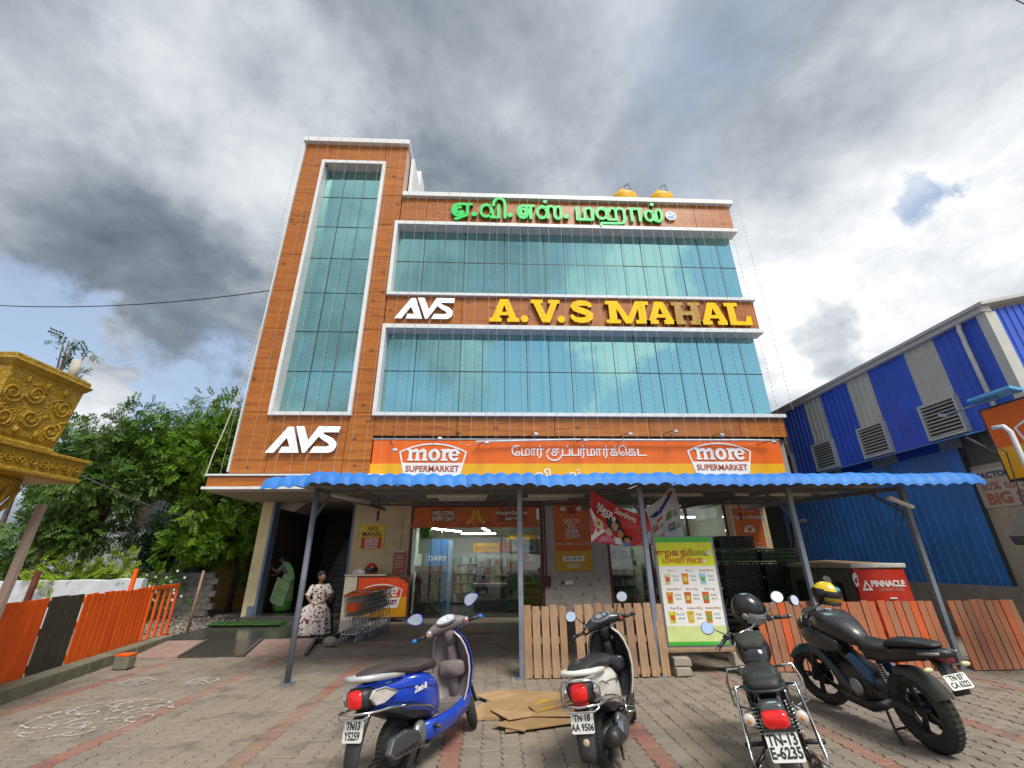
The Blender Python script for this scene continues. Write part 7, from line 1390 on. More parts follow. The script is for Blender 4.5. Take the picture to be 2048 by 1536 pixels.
# ---------------------------------------------------------------- motorcycles
def tank(root, secs, m, name='fuel_tank'): return MB().loft([ring(y, z, w, h, p, 22) for y, z, w, h, p in secs]).build(name, m, root, smooth=True)
def shock(root, p0, p1, r=.03):
    p0, p1 = Vector(p0), Vector(p1); d = p1 - p0; n_ = 60; x = d.orthogonal().normalized(); y = d.normalized().cross(x)
    MB().tube([p0.lerp(p1, .15 + .6 * i / n_) + (x * math.cos(i * .9) + y * math.sin(i * .9)) * r for i in range(n_ + 1)], .005, 5).build('shock_spring', MCHR, root, smooth=True); MB().cyl(p0, p1, .013, n=8).build('shock_absorber', MPLB, root, smooth=True)
def cruiser(label, loc, th, lean, sa):
    s_ = thing('motorcycle', label, 'motorcycle', loc, rot=(0, -lean, -th), group='two-wheelers parked on the paving'); s_.scale = (.96,) * 3
    M = steer_matrix((0, 1.02, .90), (0, -.46, .89), sa); MBK_ = mat('bike_black_gloss', (.012, .012, .016), .18, var=.1, coat=.6)
    wheel(s_, 0, .31, .262, .050, 'rear_wheel', None, 1., 'wire'); wheel(s_, 1.36, .31, .265, .045, 'front_wheel', M, 1., 'wire')
    def fender(y, z, r, w, a0, a1, nm, m, M_=None):
        fr = [[Vector((x * w, y + (r + dz) * math.cos(a), z + (r + dz) * math.sin(a))) for x, dz in ((-1, -.045), (-.93, -.01), (-.5, .014), (0, .018), (.5, .014), (.93, -.01), (1, -.045))] for a in [R(a0 + (a1 - a0) * k / 14) for k in range(15)]]
        q = MB().loft(fr, closed_ring=False)
        if M_: q.xform(M_)
        return q.build(nm, m, s_, smooth=True, fix=False)
    fender(0, .31, .345, .075, 60, 205, 'rear_fender', mat('fender_dark', (.03, .03, .032), .3, var=.15, coat=.3, dirt=.3)); fender(1.36, .31, .345, .065, 20, 170, 'front_fender', MBK_, M)
    # seat, tank
    tank(s_, [(.46, .80, .09, .03, 2.5), (.42, .81, .115, .05, 2.5), (.25, .80, .15, .055, 2.8), (.12, .79, .155, .05, 2.8)], MSEAT, 'rider_seat')
    tank(s_, [(.13, .795, .12, .045, 3), (.08, .82, .135, .06, 3), (-.10, .83, .135, .058, 3), (-.26, .82, .12, .05, 3), (-.31, .805, .09, .03, 3)], MSEAT, 'pillion_seat')
    MB().tube([(-.13, .10, .80), (-.145, -.10, .805), (-.135, -.28, .795), (-.08, -.34, .79), (.08, -.34, .79), (.135, -.28, .795), (.145, -.10, .805), (.13, .10, .80)], .012, 8).build('seat_piping', MPLB, s_, smooth=True)
    tank(s_, [(.46, .84, .07, .06, 2.2), (.52, .87, .12, .10, 2.2), (.66, .90, .155, .125, 2.2), (.80, .905, .16, .13, 2.2), (.92, .90, .12, .10, 2.2), (.98, .89, .06, .06, 2.2)], MBK_)
    MB().loft([ring(y, z, w, h, 3, 18) for y, z, w, h in ((.50, .955, .08, .035), (.58, .985, .13, .045), (.72, 1.01, .135, .05), (.80, 1.005, .10, .03))]).build('tank_bag', mat('tank_bag', (.035, .038, .032), .75, var=.3, scale=12, dirt=.35, dirtcol=(.09, .09, .06)), s_, smooth=True)
    MB().lathe([(.035, 0), (.035, .02), (.02, .026)], 14, (.08, .82, 1.02)).build('fuel_cap', MCHR, s_, smooth=True)
    # tail
    MB().loft([ring(y, z, w, h, 3.2, 18) for y, z, w, h in ((-.30, .70, .085, .035), (-.38, .71, .088, .045), (-.44, .70, .08, .042), (-.455, .698, .07, .035))]).build('tail_cowl', mat('tail_grey', (.12, .125, .13), .2, .6, var=.1), s_, smooth=True)
    MB().loft([ring(y, z, w, h, 4, 18) for y, z, w, h in ((-.43, .655, .088, .052), (-.47, .65, .088, .052), (-.50, .645, .075, .042))]).build('tail_lamp', MRED, s_, smooth=True)
    plate(s_, (0, -.515, .505), .21, .165, R(-24), 'TN-13', 'E-6235', .088, .0025)
    MB().box(-.10, .10, -.50, -.47, .585, .605).build('plate_bracket', MPLB, s_)
    for g in (-1, 1):
        MB().cyl((g * .08, -.42, .665), (g * .15, -.43, .655), .009, n=8).build('indicator_stem', MPLB, s_); o = MB().lathe([(.0, -.03), (.03, -.02), (.042, .0), (.042, .02), (.036, .032), (.015, .04)], 18, (g * .175, -.44, .65), Matrix.Rotation(R(90), 3, 'X')).build('indicator', MCLR, s_, smooth=True); MB().ell((g * .175, -.478, .65), (.016, .008, .016), 10, 6).build('bulb', MAMB, o, smooth=True)
        shock(s_, (g * .13, -.10, .72), (g * .135, -.02, .36)); MB().bar((g * .11, .45, .36), (g * .11, -.02, .31), .035, .05).build('swing_arm', MPLB, s_)
        MB().loft([ring(y, z, w, h, 3, 14, cx=g * .13) for y, z, w, h in ((.42, .60, .03, .09), (.30, .60, .045, .12), (.14, .62, .03, .09))]).build('side_panel', MBK_, s_, smooth=True)
        gx = g * .235; gd = [(gx * .6, .10, .74), (gx, .10, .74), (gx * 1.02, -.12, .60), (gx * 1.02, -.36, .40), (gx, -.38, .33), (gx * .7, -.2, .36)]
        MB().tube(gd, .012, 8).build('saree_guard', MCHR, s_, smooth=True); MB().tube([(gx, .02, .69), (gx, -.26, .42)], .008, 6).build('saree_guard', MALU, s_, smooth=True); MB().tube([(gx * .6, -.14, .66), (gx, -.14, .585)], .009, 6).build('saree_guard', MALU, s_, smooth=True)
        cg = [(g * .10, .98, .70), (g * .30, .96, .72), (g * .34, .97, .60), (g * .33, .98, .42), (g * .12, .96, .34)]; MB().tube(cg, .0135, 8).build('crash_guard', MCHR, s_, smooth=True); MB().tube([(g * .33, .97, .55), (g * .10, .97, .53)], .010, 6).build('crash_guard', MCHR, s_, smooth=True)
        MB().cyl((g * .10, .22, .32), (g * .30, .20, .32), .017, n=10).build('foot_peg', MPLB, s_, smooth=True)
    # engine and exhaust
    MB().loft([ring(y, z, w, h, 3, 16) for y, z, w, h in ((.92, .40, .08, .10), (.80, .40, .12, .15), (.55, .38, .13, .15), (.42, .38, .09, .10))]).build('engine', MALU, s_, smooth=True)
    for k in range(7): MB().obox((0, .78, .54 + .028 * k), (.24, .22, .012), (R(-12), 0, 0)).build('cooling_fin', MALU, s_)
    MB().tube([(.08, .86, .60), (.13, .94, .45), (.15, .80, .24), (.15, .4, .23), (.16, .15, .25)], .022, 10).build('exhaust_pipe', MCHR, s_, smooth=True)
    Rm = Vector((0, -.6, .05)).to_track_quat('Z', 'Y').to_matrix(); MB().lathe([(.024, 0), (.048, .08), (.05, .5), (.04, .62), (.03, .64)], 18, (.16, .16, .25), Rm).build('muffler', MCHR, s_, smooth=True)
    MB().bar((0, .45, .36), (0, 1.0, .75), .05, .06).bar((0, 1.0, .85), (0, .46, .74), .05, .06).bar((0, .46, .74), (0, -.25, .70), .12, .04).build('frame', MPLB, s_)
    MB().tube([(-.12, .55, .25), (-.22, .58, .12), (-.36, .56, .0)], .013, 6).build('side_stand', MPLB, s_, smooth=True)
    for k in range(5): MB().tube([(-.06 + .03 * k, 1.0, .82 + .02 * k), (.0 + .03 * k, .92, .70), (.03, .8, .62)], .008, 5).build('cable', MPLB, s_, smooth=True)
    # front end (turned)
    q = MB()
    for g in (-1, 1): q.tube([(g * .095, 1.36, .31), (g * .095, 1.14, .74), (g * .095, 1.06, .92)], [.028, .022, .02], 10)
    q.xform(M).build('front_fork', MCHR, s_, smooth=True)
    Rh = Vector((0, 1, -.08)).to_track_quat('Z', 'Y').to_matrix(); MB().lathe([(0, -.10), (.05, -.09), (.085, -.03), (.092, .05), (.098, .06), (.09, .07), (.0, .085)], 24, (0, 1.18, .90), Rh).xform(M).build('headlamp', MBK_, s_, smooth=True)
    for g in (-1, 1): MB().lathe([(.0, -.03), (.042, -.02), (.045, .02), (.04, .025), (0, .026)], 18, (g * .06, 1.05, 1.0), Euler((R(28), 0, 0)).to_matrix()).xform(M).build('gauge', MCHR, s_, smooth=True)
    hb = [(-.40, .80, 1.03), (-.30, .84, 1.06), (-.18, .95, 1.09), (-.10, 1.03, 1.03), (.10, 1.03, 1.03), (.18, .95, 1.09), (.30, .84, 1.06), (.40, .80, 1.03)]
    MB().tube(hb, .0115, 8).xform(M).build('handlebar', MCHR, s_, smooth=True)
    for g in (-1, 1):
        MB().cyl((g * .285, .845, 1.062), (g * .41, .795, 1.028), .018, n=12).xform(M).build('grip', MPLB, s_, smooth=True); MB().lathe([(.019, 0), (.019, .012)], 12, (g * .415, .793, 1.027), AX).xform(M).build('grip_end', MCHR, s_)
        MB().obox((g * .25, .87, 1.07), (.05, .05, .05), (0, 0, g * -.4)).xform(M).build('switch_pod', MPLB, s_, bevel=.008); MB().tube([(g * .26, .90, 1.07), (g * .33, .90, 1.05), (g * .41, .86, 1.02)], .006, 6).xform(M).build('brake_lever', MALU, s_, smooth=True)
        mirror(s_, (g * .24, .87, 1.09), (g * .36, .80, 1.20), M, 'round', MCHR, R(-12))
    return s_
CR = cruiser('black cruiser motorcycle with chrome guards, number TN-13 E-6235', (2.26, 3.92, 0), R(27), R(9), R(26))
def street(label, loc, th, lean, sa):
    s_ = thing('motorcycle', label, 'motorcycle', loc, rot=(0, -lean, -th), group='two-wheelers parked on the paving'); s_.scale = (1.03,) * 3
    M = steer_matrix((0, 1.08, .86), (0, -.42, .91), sa); MG_ = mat('tank_graphite', (.045, .046, .052), .36, .3, var=.2, scale=9, coat=.25, dirt=.3, dirtcol=(.12, .11, .10)); MTE = mat('shroud_teal', (.012, .04, .055), .4, var=.15); MSBL = mat('panel_blue', (.012, .085, .20), .35, var=.15)
    wheel(s_, 0, .315, .248, .068, 'rear_wheel', None, 1.15, 'alloy'); wheel(s_, 1.34, .305, .252, .053, 'front_wheel', M, 1.1, 'alloy')
    tank(s_, [(.40, .80, .06, .05, 2.2), (.46, .83, .10, .085, 2.6), (.55, .875, .13, .115, 3.0), (.64, .905, .165, .125, 3.2), (.76, .935, .195, .125, 3.2), (.88, .94, .185, .112, 3.0), (.96, .92, .13, .09, 2.6), (1.0, .90, .07, .05, 2.4)], MG_)
    MB().lathe([(.042, 0), (.042, .012), (.03, .016), (.03, .010), (0, .010)], 18, (0, .80, 1.058)).build('fuel_cap', MALU, s_, smooth=True)
    for g in (-1, 1): MB().tube([(g * .128, .50, .80), (g * .172, .64, .83), (g * .20, .78, .86), (g * .18, .92, .88)], .0035, 5).build('panel_seam', MPTX, s_)
    MB().loft([[Vector((x * w, y, z + .004 - abs(x) * .012)) for x in (-1, -.5, 0, .5, 1)] for y, z, w in ((.50, .945, .03), (.62, 1.012, .05), (.76, 1.058, .055), (.90, 1.055, .045))], closed_ring=False).build('tank_stripe', mat('stripe_grey', (.16, .16, .17), .3, var=.1), s_, smooth=True, fix=False)
    for g in (-1, 1):
        MB().loft([ring(y, z, w, h, 3, 14, cx=g * cx) for y, z, w, h, cx in ((.62, .74, .02, .05, .15), (.80, .77, .04, .10, .18), (1.0, .79, .045, .09, .20), (1.12, .80, .02, .04, .19))]).build('tank_shroud', MG_, s_, smooth=True)
        q = MB(); o_ = [(1.10, .72), (1.16, .64), (1.02, .58), (.80, .44), (.66, .30), (.62, .34), (.78, .52), (.96, .68)]; q.add([Vector((g * .165, y, z)) for y, z in o_] + [Vector((g * .125, y, z)) for y, z in o_], [tuple(range(8)), tuple(range(15, 7, -1))] + [(i, 8 + i, 8 + (i + 1) % 8, (i + 1) % 8) for i in range(8)]); q.build('frame_shroud', MTE, s_, bevel=.008)
        q = MB(); o_ = [(.50, .70), (.58, .66), (.42, .50), (.30, .46), (.30, .56), (.40, .66)]; q.add([Vector((g * .155, y, z)) for y, z in o_] + [Vector((g * .12, y, z)) for y, z in o_], [tuple(range(6)), tuple(range(11, 5, -1))] + [(i, 6 + i, 6 + (i + 1) % 6, (i + 1) % 6) for i in range(6)]); q.build('side_panel', MSBL, s_, bevel=.01)
        MB().bar((g * .10, .40, .38), (g * .12, -.02, .315), .03, .06).build('swing_arm', MPLB, s_); MB().cyl((g * .10, .18, .36), (g * .22, .14, .37), .014, n=8).build('foot_peg', MALU, s_, smooth=True); MB().cyl((g * .12, .50, .30), (g * .26, .50, .30), .015, n=8).build('foot_peg', MPLB, s_, smooth=True)
        MB().tube([(g * .10, -.30, .82), (g * .12, -.38, .835), (g * .08, -.5, .85)], .012, 8).build('grab_handle', MALU, s_, smooth=True)
        MB().cyl((g * .06, -.42, .74), (g * .14, -.43, .735), .008, n=6).build('indicator_stem', MPLB, s_); MB().ell((g * .175, -.435, .735), (.045, .022, .02), 12, 8).build('indicator', mat('indicator_cream', (.62, .55, .30), .2, var=.1, coat=.4), s_, smooth=True)
    tank(s_, [(.46, .80, .06, .03, 2.5), (.40, .80, .11, .045, 2.6), (.22, .785, .145, .045, 2.8), (.06, .795, .14, .045, 2.8), (.02, .80, .10, .04, 2.8)], MSEAT, 'rider_seat')
    tank(s_, [(.06, .83, .10, .03, 2.8), (.0, .86, .12, .038, 2.8), (-.22, .885, .11, .034, 2.8), (-.40, .895, .075, .022, 2.8), (-.44, .892, .04, .01, 2.8)], MSEAT, 'pillion_seat')
    tank(s_, [(.34, .72, .12, .07, 3), (.10, .74, .13, .07, 3), (-.15, .79, .12, .062, 3), (-.38, .83, .085, .045, 3), (-.52, .845, .05, .025, 3)], MPLB, 'tail_body')
    MB().loft([ring(y, z, w, h, 3, 14) for y, z, w, h in ((-.38, .82, .06, .045), (-.47, .815, .05, .045), (-.51, .80, .03, .03))]).build('tail_lamp', mat('tail_lens_dull', (.20, .02, .03), .25, coat=.4), s_, smooth=True)
    MB().loft([[Vector((-w, y, z)), Vector((w, y, z)), Vector((w * .9, y + .02, z - .004)), Vector((-w * .9, y + .02, z - .004))] for y, z, w in ((-.36, .80, .07), (-.42, .72, .07), (-.46, .64, .075), (-.48, .54, .07))]).build('tail_mudguard', MPLB, s_, smooth=True)
    plate(s_, (0, -.485, .64), .20, .11, R(-26), 'TN 07', 'CA 6222', .056, .001)
    fr = [[Vector((x * .085, (.335 + dz) * math.cos(a), .315 + (.335 + dz) * math.sin(a))) for x, dz in ((-1, -.05), (-.9, 0), (0, .014), (.9, 0), (1, -.05))] for a in [R(72 + 82 * k / 12) for k in range(13)]]
    MB().loft(fr, closed_ring=False).build('tyre_hugger', mat('hugger_dust', (.055, .055, .045), .7, var=.3, scale=8, dirt=.5, dirtcol=(.12, .11, .085)), s_, smooth=True, fix=False)
    MB().loft([ring(y, z, w, h, 2.6, 16) for y, z, w, h in ((1.0, .44, .07, .10), (.88, .42, .12, .17), (.62, .40, .135, .17), (.45, .40, .10, .12))]).build('engine', mat('engine_dark', (.035, .034, .033), .5, .3, var=.3, dirt=.4), s_, smooth=True)
    for k in range(7): MB().obox((0, .86, .54 + .024 * k), (.22, .20, .010), (R(-25), 0, 0)).build('cooling_fin', mat('engine_dark', (.035, .034, .033)), s_)
    MB().lathe([(0, 0), (.085, 0), (.085, .02), (.05, .035), (0, .036)], 20, (-.13, .58, .38), Matrix.Rotation(R(-90), 3, 'Y')).build('engine_cover', MALU, s_, smooth=True)
    MB().loft([ring(y, z, w, h, 3) for y, z, w, h in ((1.02, .24, .04, .03), (.85, .22, .10, .06), (.55, .21, .11, .06), (.42, .24, .06, .03))]).build('belly_pan', MPLB, s_, smooth=True)
    MB().lathe([(.04, 0), (.07, .05), (.075, .25), (.06, .30)], 16, (.16, .42, .24), Vector((0, -.9, .35)).to_track_quat('Z', 'Y').to_matrix()).build('muffler', MPLB, s_, smooth=True)
    MB().bar((0, 1.06, .80), (0, .42, .50), .16, .05).bar((0, .44, .74), (0, -.3, .78), .16, .04).build('frame', MPLB, s_)
    for k in range(3): MB().bar((-.125, .35 - .12 * k, .40 - .02 * k), (-.125, .02, .34), .006, .012).build('chain_guard', MPLB, s_) if k == 0 else None
    shock(s_, (0, .36, .66), (0, .28, .38), .035)
    for g in (-1, 1): MB().tube([(g * .10, .34, .26), (g * .13, .28, .10), (g * .15, .22, .03)], .013, 8).build('centre_stand', MPLB, s_, smooth=True); MB().tube([(g * .15, .22, .03), (g * .19, .16, .02)], .014, 6).build('stand_foot', MPLB, s_, smooth=True)
    MB().cyl((-.13, .28, .10), (.13, .28, .10), .010, n=6).build('stand_bar', MPLB, s_)
    q = MB()
    for g in (-1, 1): q.tube([(g * .10, 1.34, .305), (g * .10, 1.19, .66), (g * .10, 1.09, .92)], [.034, .03, .022], 10)
    q.xform(M).build('front_fork', MPLB, s_, smooth=True)
    fr = [[Vector((x * .075, 1.34 + (.325 + dz) * math.cos(a), .305 + (.325 + dz) * math.sin(a))) for x, dz in ((-1, -.05), (-.9, 0), (0, .02), (.9, 0), (1, -.05))] for a in [R(40 + 110 * k / 10) for k in range(11)]]
    MB().loft(fr, closed_ring=False).xform(M).build('front_fender', MTE, s_, smooth=True, fix=False)
    MB().loft([ring(y, z, w, h, 2.6, 16) for y, z, w, h in ((1.06, .90, .09, .07), (1.16, .90, .11, .10), (1.26, .87, .09, .08), (1.30, .86, .05, .05))]).xform(M).build('headlamp', MPLB, s_, smooth=True)
    MB().obox((0, 1.10, 1.02), (.16, .05, .09), (R(-55), 0, 0)).xform(M).build('instrument_panel', MPLB, s_, bevel=.01)
    MB().tube([(-.36, .90, 1.07), (-.24, .95, 1.09), (-.12, 1.04, 1.05), (.12, 1.04, 1.05), (.24, .95, 1.09), (.36, .90, 1.07)], .012, 8).xform(M).build('handlebar', MPLB, s_, smooth=True)
    for g in (-1, 1):
        MB().cyl((g * .25, .945, 1.088), (g * .38, .89, 1.068), .018, n=10).xform(M).build('grip', MPLB, s_, smooth=True); MB().tube([(g * .24, .98, 1.09), (g * .30, .99, 1.07), (g * .39, .95, 1.04)], .006, 6).xform(M).build('brake_lever', MALU, s_, smooth=True); mirror(s_, (g * .22, .97, 1.11), (g * .30, .95, 1.24), M, 'round', MPLB, R(-8))
    for k in range(4): MB().tube([(-.05 + .03 * k, 1.06, 1.0), (-.10 + .05 * k, 1.2, .92), (-.04 + .03 * k, 1.05, .75)], .007, 5).build('cable', MPLB, s_, smooth=True)
    return s_
street('black and graphite street motorcycle with wide tyres, number TN 07 CA 6222', (4.10, 4.74, 0), R(0), R(7), R(22))
# two dark two-wheelers behind the pallets
def back_scooter(label, loc, th):
    s_ = thing('scooter', label, 'scooter', loc, rot=(0, R(-6), -th), group='two-wheelers parked on the paving'); wheel(s_, 0, .215, .168, .047, 'rear_wheel', None, 1., 'disc'); wheel(s_, 1.26, .215, .17, .044, 'front_wheel', None, 1., 'disc')
    MB().loft([ring(y, z, w, h, 3, 20) for y, z, w, h in ((.50, .46, .125, .165), (.30, .515, .18, .185), (-.08, .60, .176, .145), (-.38, .648, .122, .088), (-.44, .655, .1, .07))]).build('rear_body', MSD, s_, smooth=True)
    MB().loft([ring(y, z, w, h, 2.7, 18) for y, z, w, h in ((.56, .70, .05, .018), (.40, .735, .135, .055), (.08, .748, .152, .048), (-.22, .79, .135, .046), (-.42, .785, .07, .02))]).build('seat', MSEAT, s_, smooth=True)
    MB().tube([(-.155, -.06, .735), (-.155, -.36, .775), (-.11, -.47, .785), (0, -.51, .788), (.11, -.47, .785), (.155, -.36, .775), (.155, -.06, .735)], .02, 8).build('grab_rail', MALU, s_, smooth=True)
    MB().loft([[Vector((w * x, y - .08 * x * x, z)) for x in (-1, -.6, 0, .6, 1)] + [Vector((w * x, y - .08 * x * x + .05, z)) for x in (1, .6, 0, -.6, -1)] for z, y, w in ((.27, .97, .14), (.58, 1.055, .225), (.80, 1.035, .2), (.945, .985, .1))]).build('front_apron', MSD, s_, smooth=True)
    MB().loft([ring(y, z, w, h, 5) for y, z, w, h in ((.42, .30, .15, .035), (.97, .30, .15, .045))]).build('floor_board', MPLB, s_, smooth=True); MB().loft([ringx(*c) for c in [(-.235, .915, .985, .028, .028), (-.12, .955, 1.01, .085, .062), (.12, .955, 1.01, .085, .062), (.235, .915, .985, .028, .028)]]).build('handlebar_cowl', MSD, s_, smooth=True)
    MB().cyl((0, .98, .98), (0, 1.03, .7), .06, n=10).build('steering_neck', MSD, s_, smooth=True)
    for g in (-1, 1): MB().cyl((g * .23, .905, .98), (g * .38, .88, .973), .018, n=10).build('grip', MPLB, s_, smooth=True); mirror(s_, (g * .18, .94, 1.02), (g * .27, .91, 1.165), Matrix.Identity(4), 'leaf', MPLB, R(-14))
    MB().loft([ring(y, z, w, h, 3.2, 16) for y, z, w, h in ((-.36, .645, .128, .086), (-.485, .648, .085, .06), (-.51, .646, .05, .04))]).build('tail_lamp', mat('tail_lens_dull', (.20, .02, .03)), s_, smooth=True)
    return s_
back_scooter('black scooter half hidden right of the price board', (4.30, 8.65, 0), R(-20)); back_scooter('black scooter parked before the green crates behind the pallets', (5.85, 9.6, 0), R(-62))
# helmets on the motorcycles
helmet('helmet', 'black helmet with clear visor hung on the cruiser handlebar', (2.66, 4.95, 1.17), (R(-30), R(25), R(-150)), MHB, MVC, r=.155)
helmet('helmet', 'yellow and black helmet resting on the street motorcycle handlebar', (4.22, 5.83, 1.22), (R(8), R(-4), R(60)), MHB, MVD, r=.15, accents=(('yellow_crest', mat('helmet_yellow', (.68, .48, .01), .3, coat=.4), .35, 1.25, 30, 215), ('blue_flash', mat('helmet_teal', (.10, .30, .34), .3, coat=.4), .45, .75, 215, 250), ('yellow_jaw', mat('helmet_ochre', (.45, .27, .02), .35), -.45, -.15, 160, 250)))
# ================================================================ people
MSKIN = mat('skin_brown', (.30, .135, .075), .5, var=.08, scale=20); MHAIR = mat('hair_black', (.010, .008, .008), .75, var=.2, scale=40)
def skin_body(name, parent, joints, edges, m, root_i=0, sub=2):
    me = bpy.data.meshes.new(name); me.from_pydata([j[:3] for j in joints], edges, []); me.materials.append(m); o = bpy.data.objects.new(name, me); COL.objects.link(o); o.parent = parent
    md = o.modifiers.new('skin', 'SKIN'); md.use_smooth_shade = True
    for i, (j, sv) in enumerate(zip(joints, me.skin_vertices[0].data)): sv.radius = (j[3], j[4] if len(j) > 4 else j[3]); sv.use_root = (i == root_i)
    s_ = o.modifiers.new('sub', 'SUBSURF'); s_.levels = 1; s_.render_levels = sub; return o
def hand(J, E, wrist, d, side, curl):
    """palm and five curled fingers from a wrist joint; d = pointing direction, side = thumb side, curl = direction the fingers bend"""
    w = Vector(J[wrist][:3]); d, side, curl = Vector(d).normalized(), Vector(side).normalized(), Vector(curl).normalized(); p = w + d * .05; J.append((*p, .026, .016)); pi_ = len(J) - 1; E.append((wrist, pi_))
    for k, (off, L) in enumerate(((.026, .068), (.009, .078), (-.009, .074), (-.026, .06))):
        a = w + d * .09 + side * off; b_ = a + (d * .8 + curl * .4).normalized() * L * .5; c = b_ + (d * .35 + curl * .9).normalized() * L * .5; i0 = len(J); J += [(*a, .0095), (*b_, .0085), (*c, .007)]; E += [(pi_, i0), (i0, i0 + 1), (i0 + 1, i0 + 2)]
    a = w + d * .035 + side * .034; b_ = a + (d * .6 + side * .6).normalized() * .032; c = b_ + (d * .9 + curl * .4).normalized() * .028; i0 = len(J); J += [(*a, .011), (*b_, .0095), (*c, .008)]; E += [(pi_, i0), (i0, i0 + 1), (i0 + 1, i0 + 2)]
def face(parent, c, f, u_, s=1.):
    """eyes, brows, nose, mouth, ears on a head centred at c, looking along f with up u_"""
    c, f, u_ = Vector(c), Vector(f).normalized(), Vector(u_).normalized(); r_ = f.cross(u_).normalized(); Mx = Matrix((r_, f, u_)).transposed()
    for g in (-1, 1):
        e = MB().ell(c + Mx @ Vector((g * .032, .081, .012)) * s, (.014 * s, .008 * s, .008 * s), 10, 6, Mx).build('eye', mat('eye_white', (.55, .53, .50), .3), parent, smooth=True); MB().ell(c + Mx @ Vector((g * .032, .088, .012)) * s, (.006 * s, .004 * s, .006 * s), 8, 6, Mx).build('iris', MHAIR, e, smooth=True)
        MB().tube([c + Mx @ Vector((g * .014, .088, .030)) * s, c + Mx @ Vector((g * .034, .087, .036)) * s, c + Mx @ Vector((g * .052, .072, .030)) * s], .004 * s, 5).build('eyebrow', MHAIR, parent); MB().ell(c + Mx @ Vector((g * .082, -.004, .0)) * s, (.010 * s, .02 * s, .03 * s), 8, 6, Mx).build('ear', MSKIN, parent, smooth=True)
    MB().loft([[c + Mx @ Vector((x * w, y, z)) * s for x, y in ((-1, .082), (0, .082 + d), (1, .082))] for z, w, d in ((.022, .006, .006), (-.005, .010, .018), (-.022, .016, .022), (-.03, .012, .006))]).build('nose', MSKIN, parent, smooth=True)
    MB().ell(c + Mx @ Vector((0, .084, -.052)) * s, (.024 * s, .010 * s, .010 * s), 10, 6, Mx).build('mouth', mat('lips', (.26, .06, .05), .4), parent, smooth=True)
def cloth_rings(rs, n_=26, fold=0., seed=0):
    out = []
    for i, (x, y, z, tilt, rx, ry) in enumerate(rs):
        Mx = Euler((tilt, 0, 0)).to_matrix(); k = fold * i / len(rs); out.append([Vector((x, y, z)) + Mx @ Vector((rx * math.cos(a) * (1 + k * math.sin(a * 7 + seed)), ry * math.sin(a) * (1 + k * math.sin(a * 9 + seed)), .0)) for a in [2 * math.pi * q / n_ for q in range(n_)]])
    return out
def floral():
    m, t, n, b = rawmat('floral_cotton'); tc = n('ShaderNodeTexCoord'); wv = n('ShaderNodeTexNoise', {'Vector': tc.outputs['Object'], 'Scale': 9., 'Detail': 2.}); p = n.mix(.10, tc.outputs['Object'], wv.outputs[1])
    v1 = n('ShaderNodeTexVoronoi', {'Vector': p, 'Scale': 13.}); v2 = n('ShaderNodeTexVoronoi', {'Vector': p, 'Scale': 19.})
    col = n.mix(n.smooth(v1.outputs['Distance'], .40, .33), (.66, .60, .55), (.15, .018, .02)); col = n.mix(n.smooth(v2.outputs['Distance'], .30, .25), col, (.035, .02, .03)); t.links.new(col, b.inputs['Base Color']); b.inputs['Roughness'].default_value = .85; return m
# ---- seated woman
w = thing('person', 'woman in a red and white floral dress sitting beside the trolleys', 'person', (-4.18, 11.75, .085), rotz=R(14), scale=.99)
J = [(0, .36, .50, .13, .11), (0, .37, .68, .115, .095), (0, .36, .86, .13, .10), (0, .345, 1.0, .12, .085), (0, .34, 1.09, .05, .048), (.005, .325, 1.15, .046), (.01, .30, 1.225, .078, .088), (.01, .30, 1.30, .066, .076)]
E = [(i, i + 1) for i in range(7)]
for g, el, wr in ((-1, (-.27, .30, .80), (-.09, .04, .64)), (1, (.29, .24, .83), (.10, .03, .66))):
    i0 = len(J); J += [(g * .155, .345, 1.03, .05), (*el, .037), (*wr, .024)]; E += [(3, i0), (i0, i0 + 1), (i0 + 1, i0 + 2)]; hand(J, E, i0 + 2, (-g * .75, -.55, -.15), (0, -.3, 1), (-g * .3, .3, -.8))
for g in (-1, 1):
    i0 = len(J); J += [(g * .09, .32, .50, .085), (g * .13, -.04, .50, .062), (g * .10, .0, .10, .036), (g * .10, -.01, .05, .036, .03), (g * .115, -.13, .025, .032, .02)]; E += [(0, i0), (i0, i0 + 1), (i0 + 1, i0 + 2), (i0 + 2, i0 + 3), (i0 + 3, i0 + 4)]
bd = skin_body('body', w, J, E, MSKIN)
fdir = (.62, -.78, -.02); face(w, Vector((.01, .30, 1.235)) + Vector(fdir) * .012, fdir, (0, 0, 1))
MFLO = floral()
MB().loft(cloth_rings([(0, .345, 1.07, 0, .10, .07), (0, .35, 1.04, 0, .165, .105), (0, .345, .94, 0, .175, .135), (0, .355, .80, 0, .155, .125), (0, .35, .68, -.15, .165, .135), (0, .30, .60, -.55, .21, .17), (0, .18, .55, -1.05, .26, .14), (0, .04, .53, -1.25, .30, .13), (0, -.07, .48, -.75, .31, .14), (0, -.10, .38, -.15, .33, .14), (-.01, -.11, .20, 0, .37, .19), (-.02, -.10, .06, 0, .39, .24), (-.02, -.10, .02, 0, .395, .245)], 40, .16, 1)).build('dress', MFLO, w, smooth=True)
for g, el in ((-1, (-.27, .30, .80)), (1, (.29, .24, .83))):
    a, b_ = Vector((g * .14, .345, 1.04)), Vector(el); MB().tube([a, a.lerp(b_, .35), a.lerp(b_, .8), a.lerp(b_, .95)], [.075, .082, .075, .072], 14, cap=False).build('sleeve', MFLO, w, smooth=True)
MB().ell((-.008, .335, 1.285), (.10, .105, .105), 18, 12).build('hair', MHAIR, w, smooth=True); MB().ell((-.05, .40, 1.23), (.06, .055, .06), 12, 8).build('hair_bun', MHAIR, w, smooth=True)
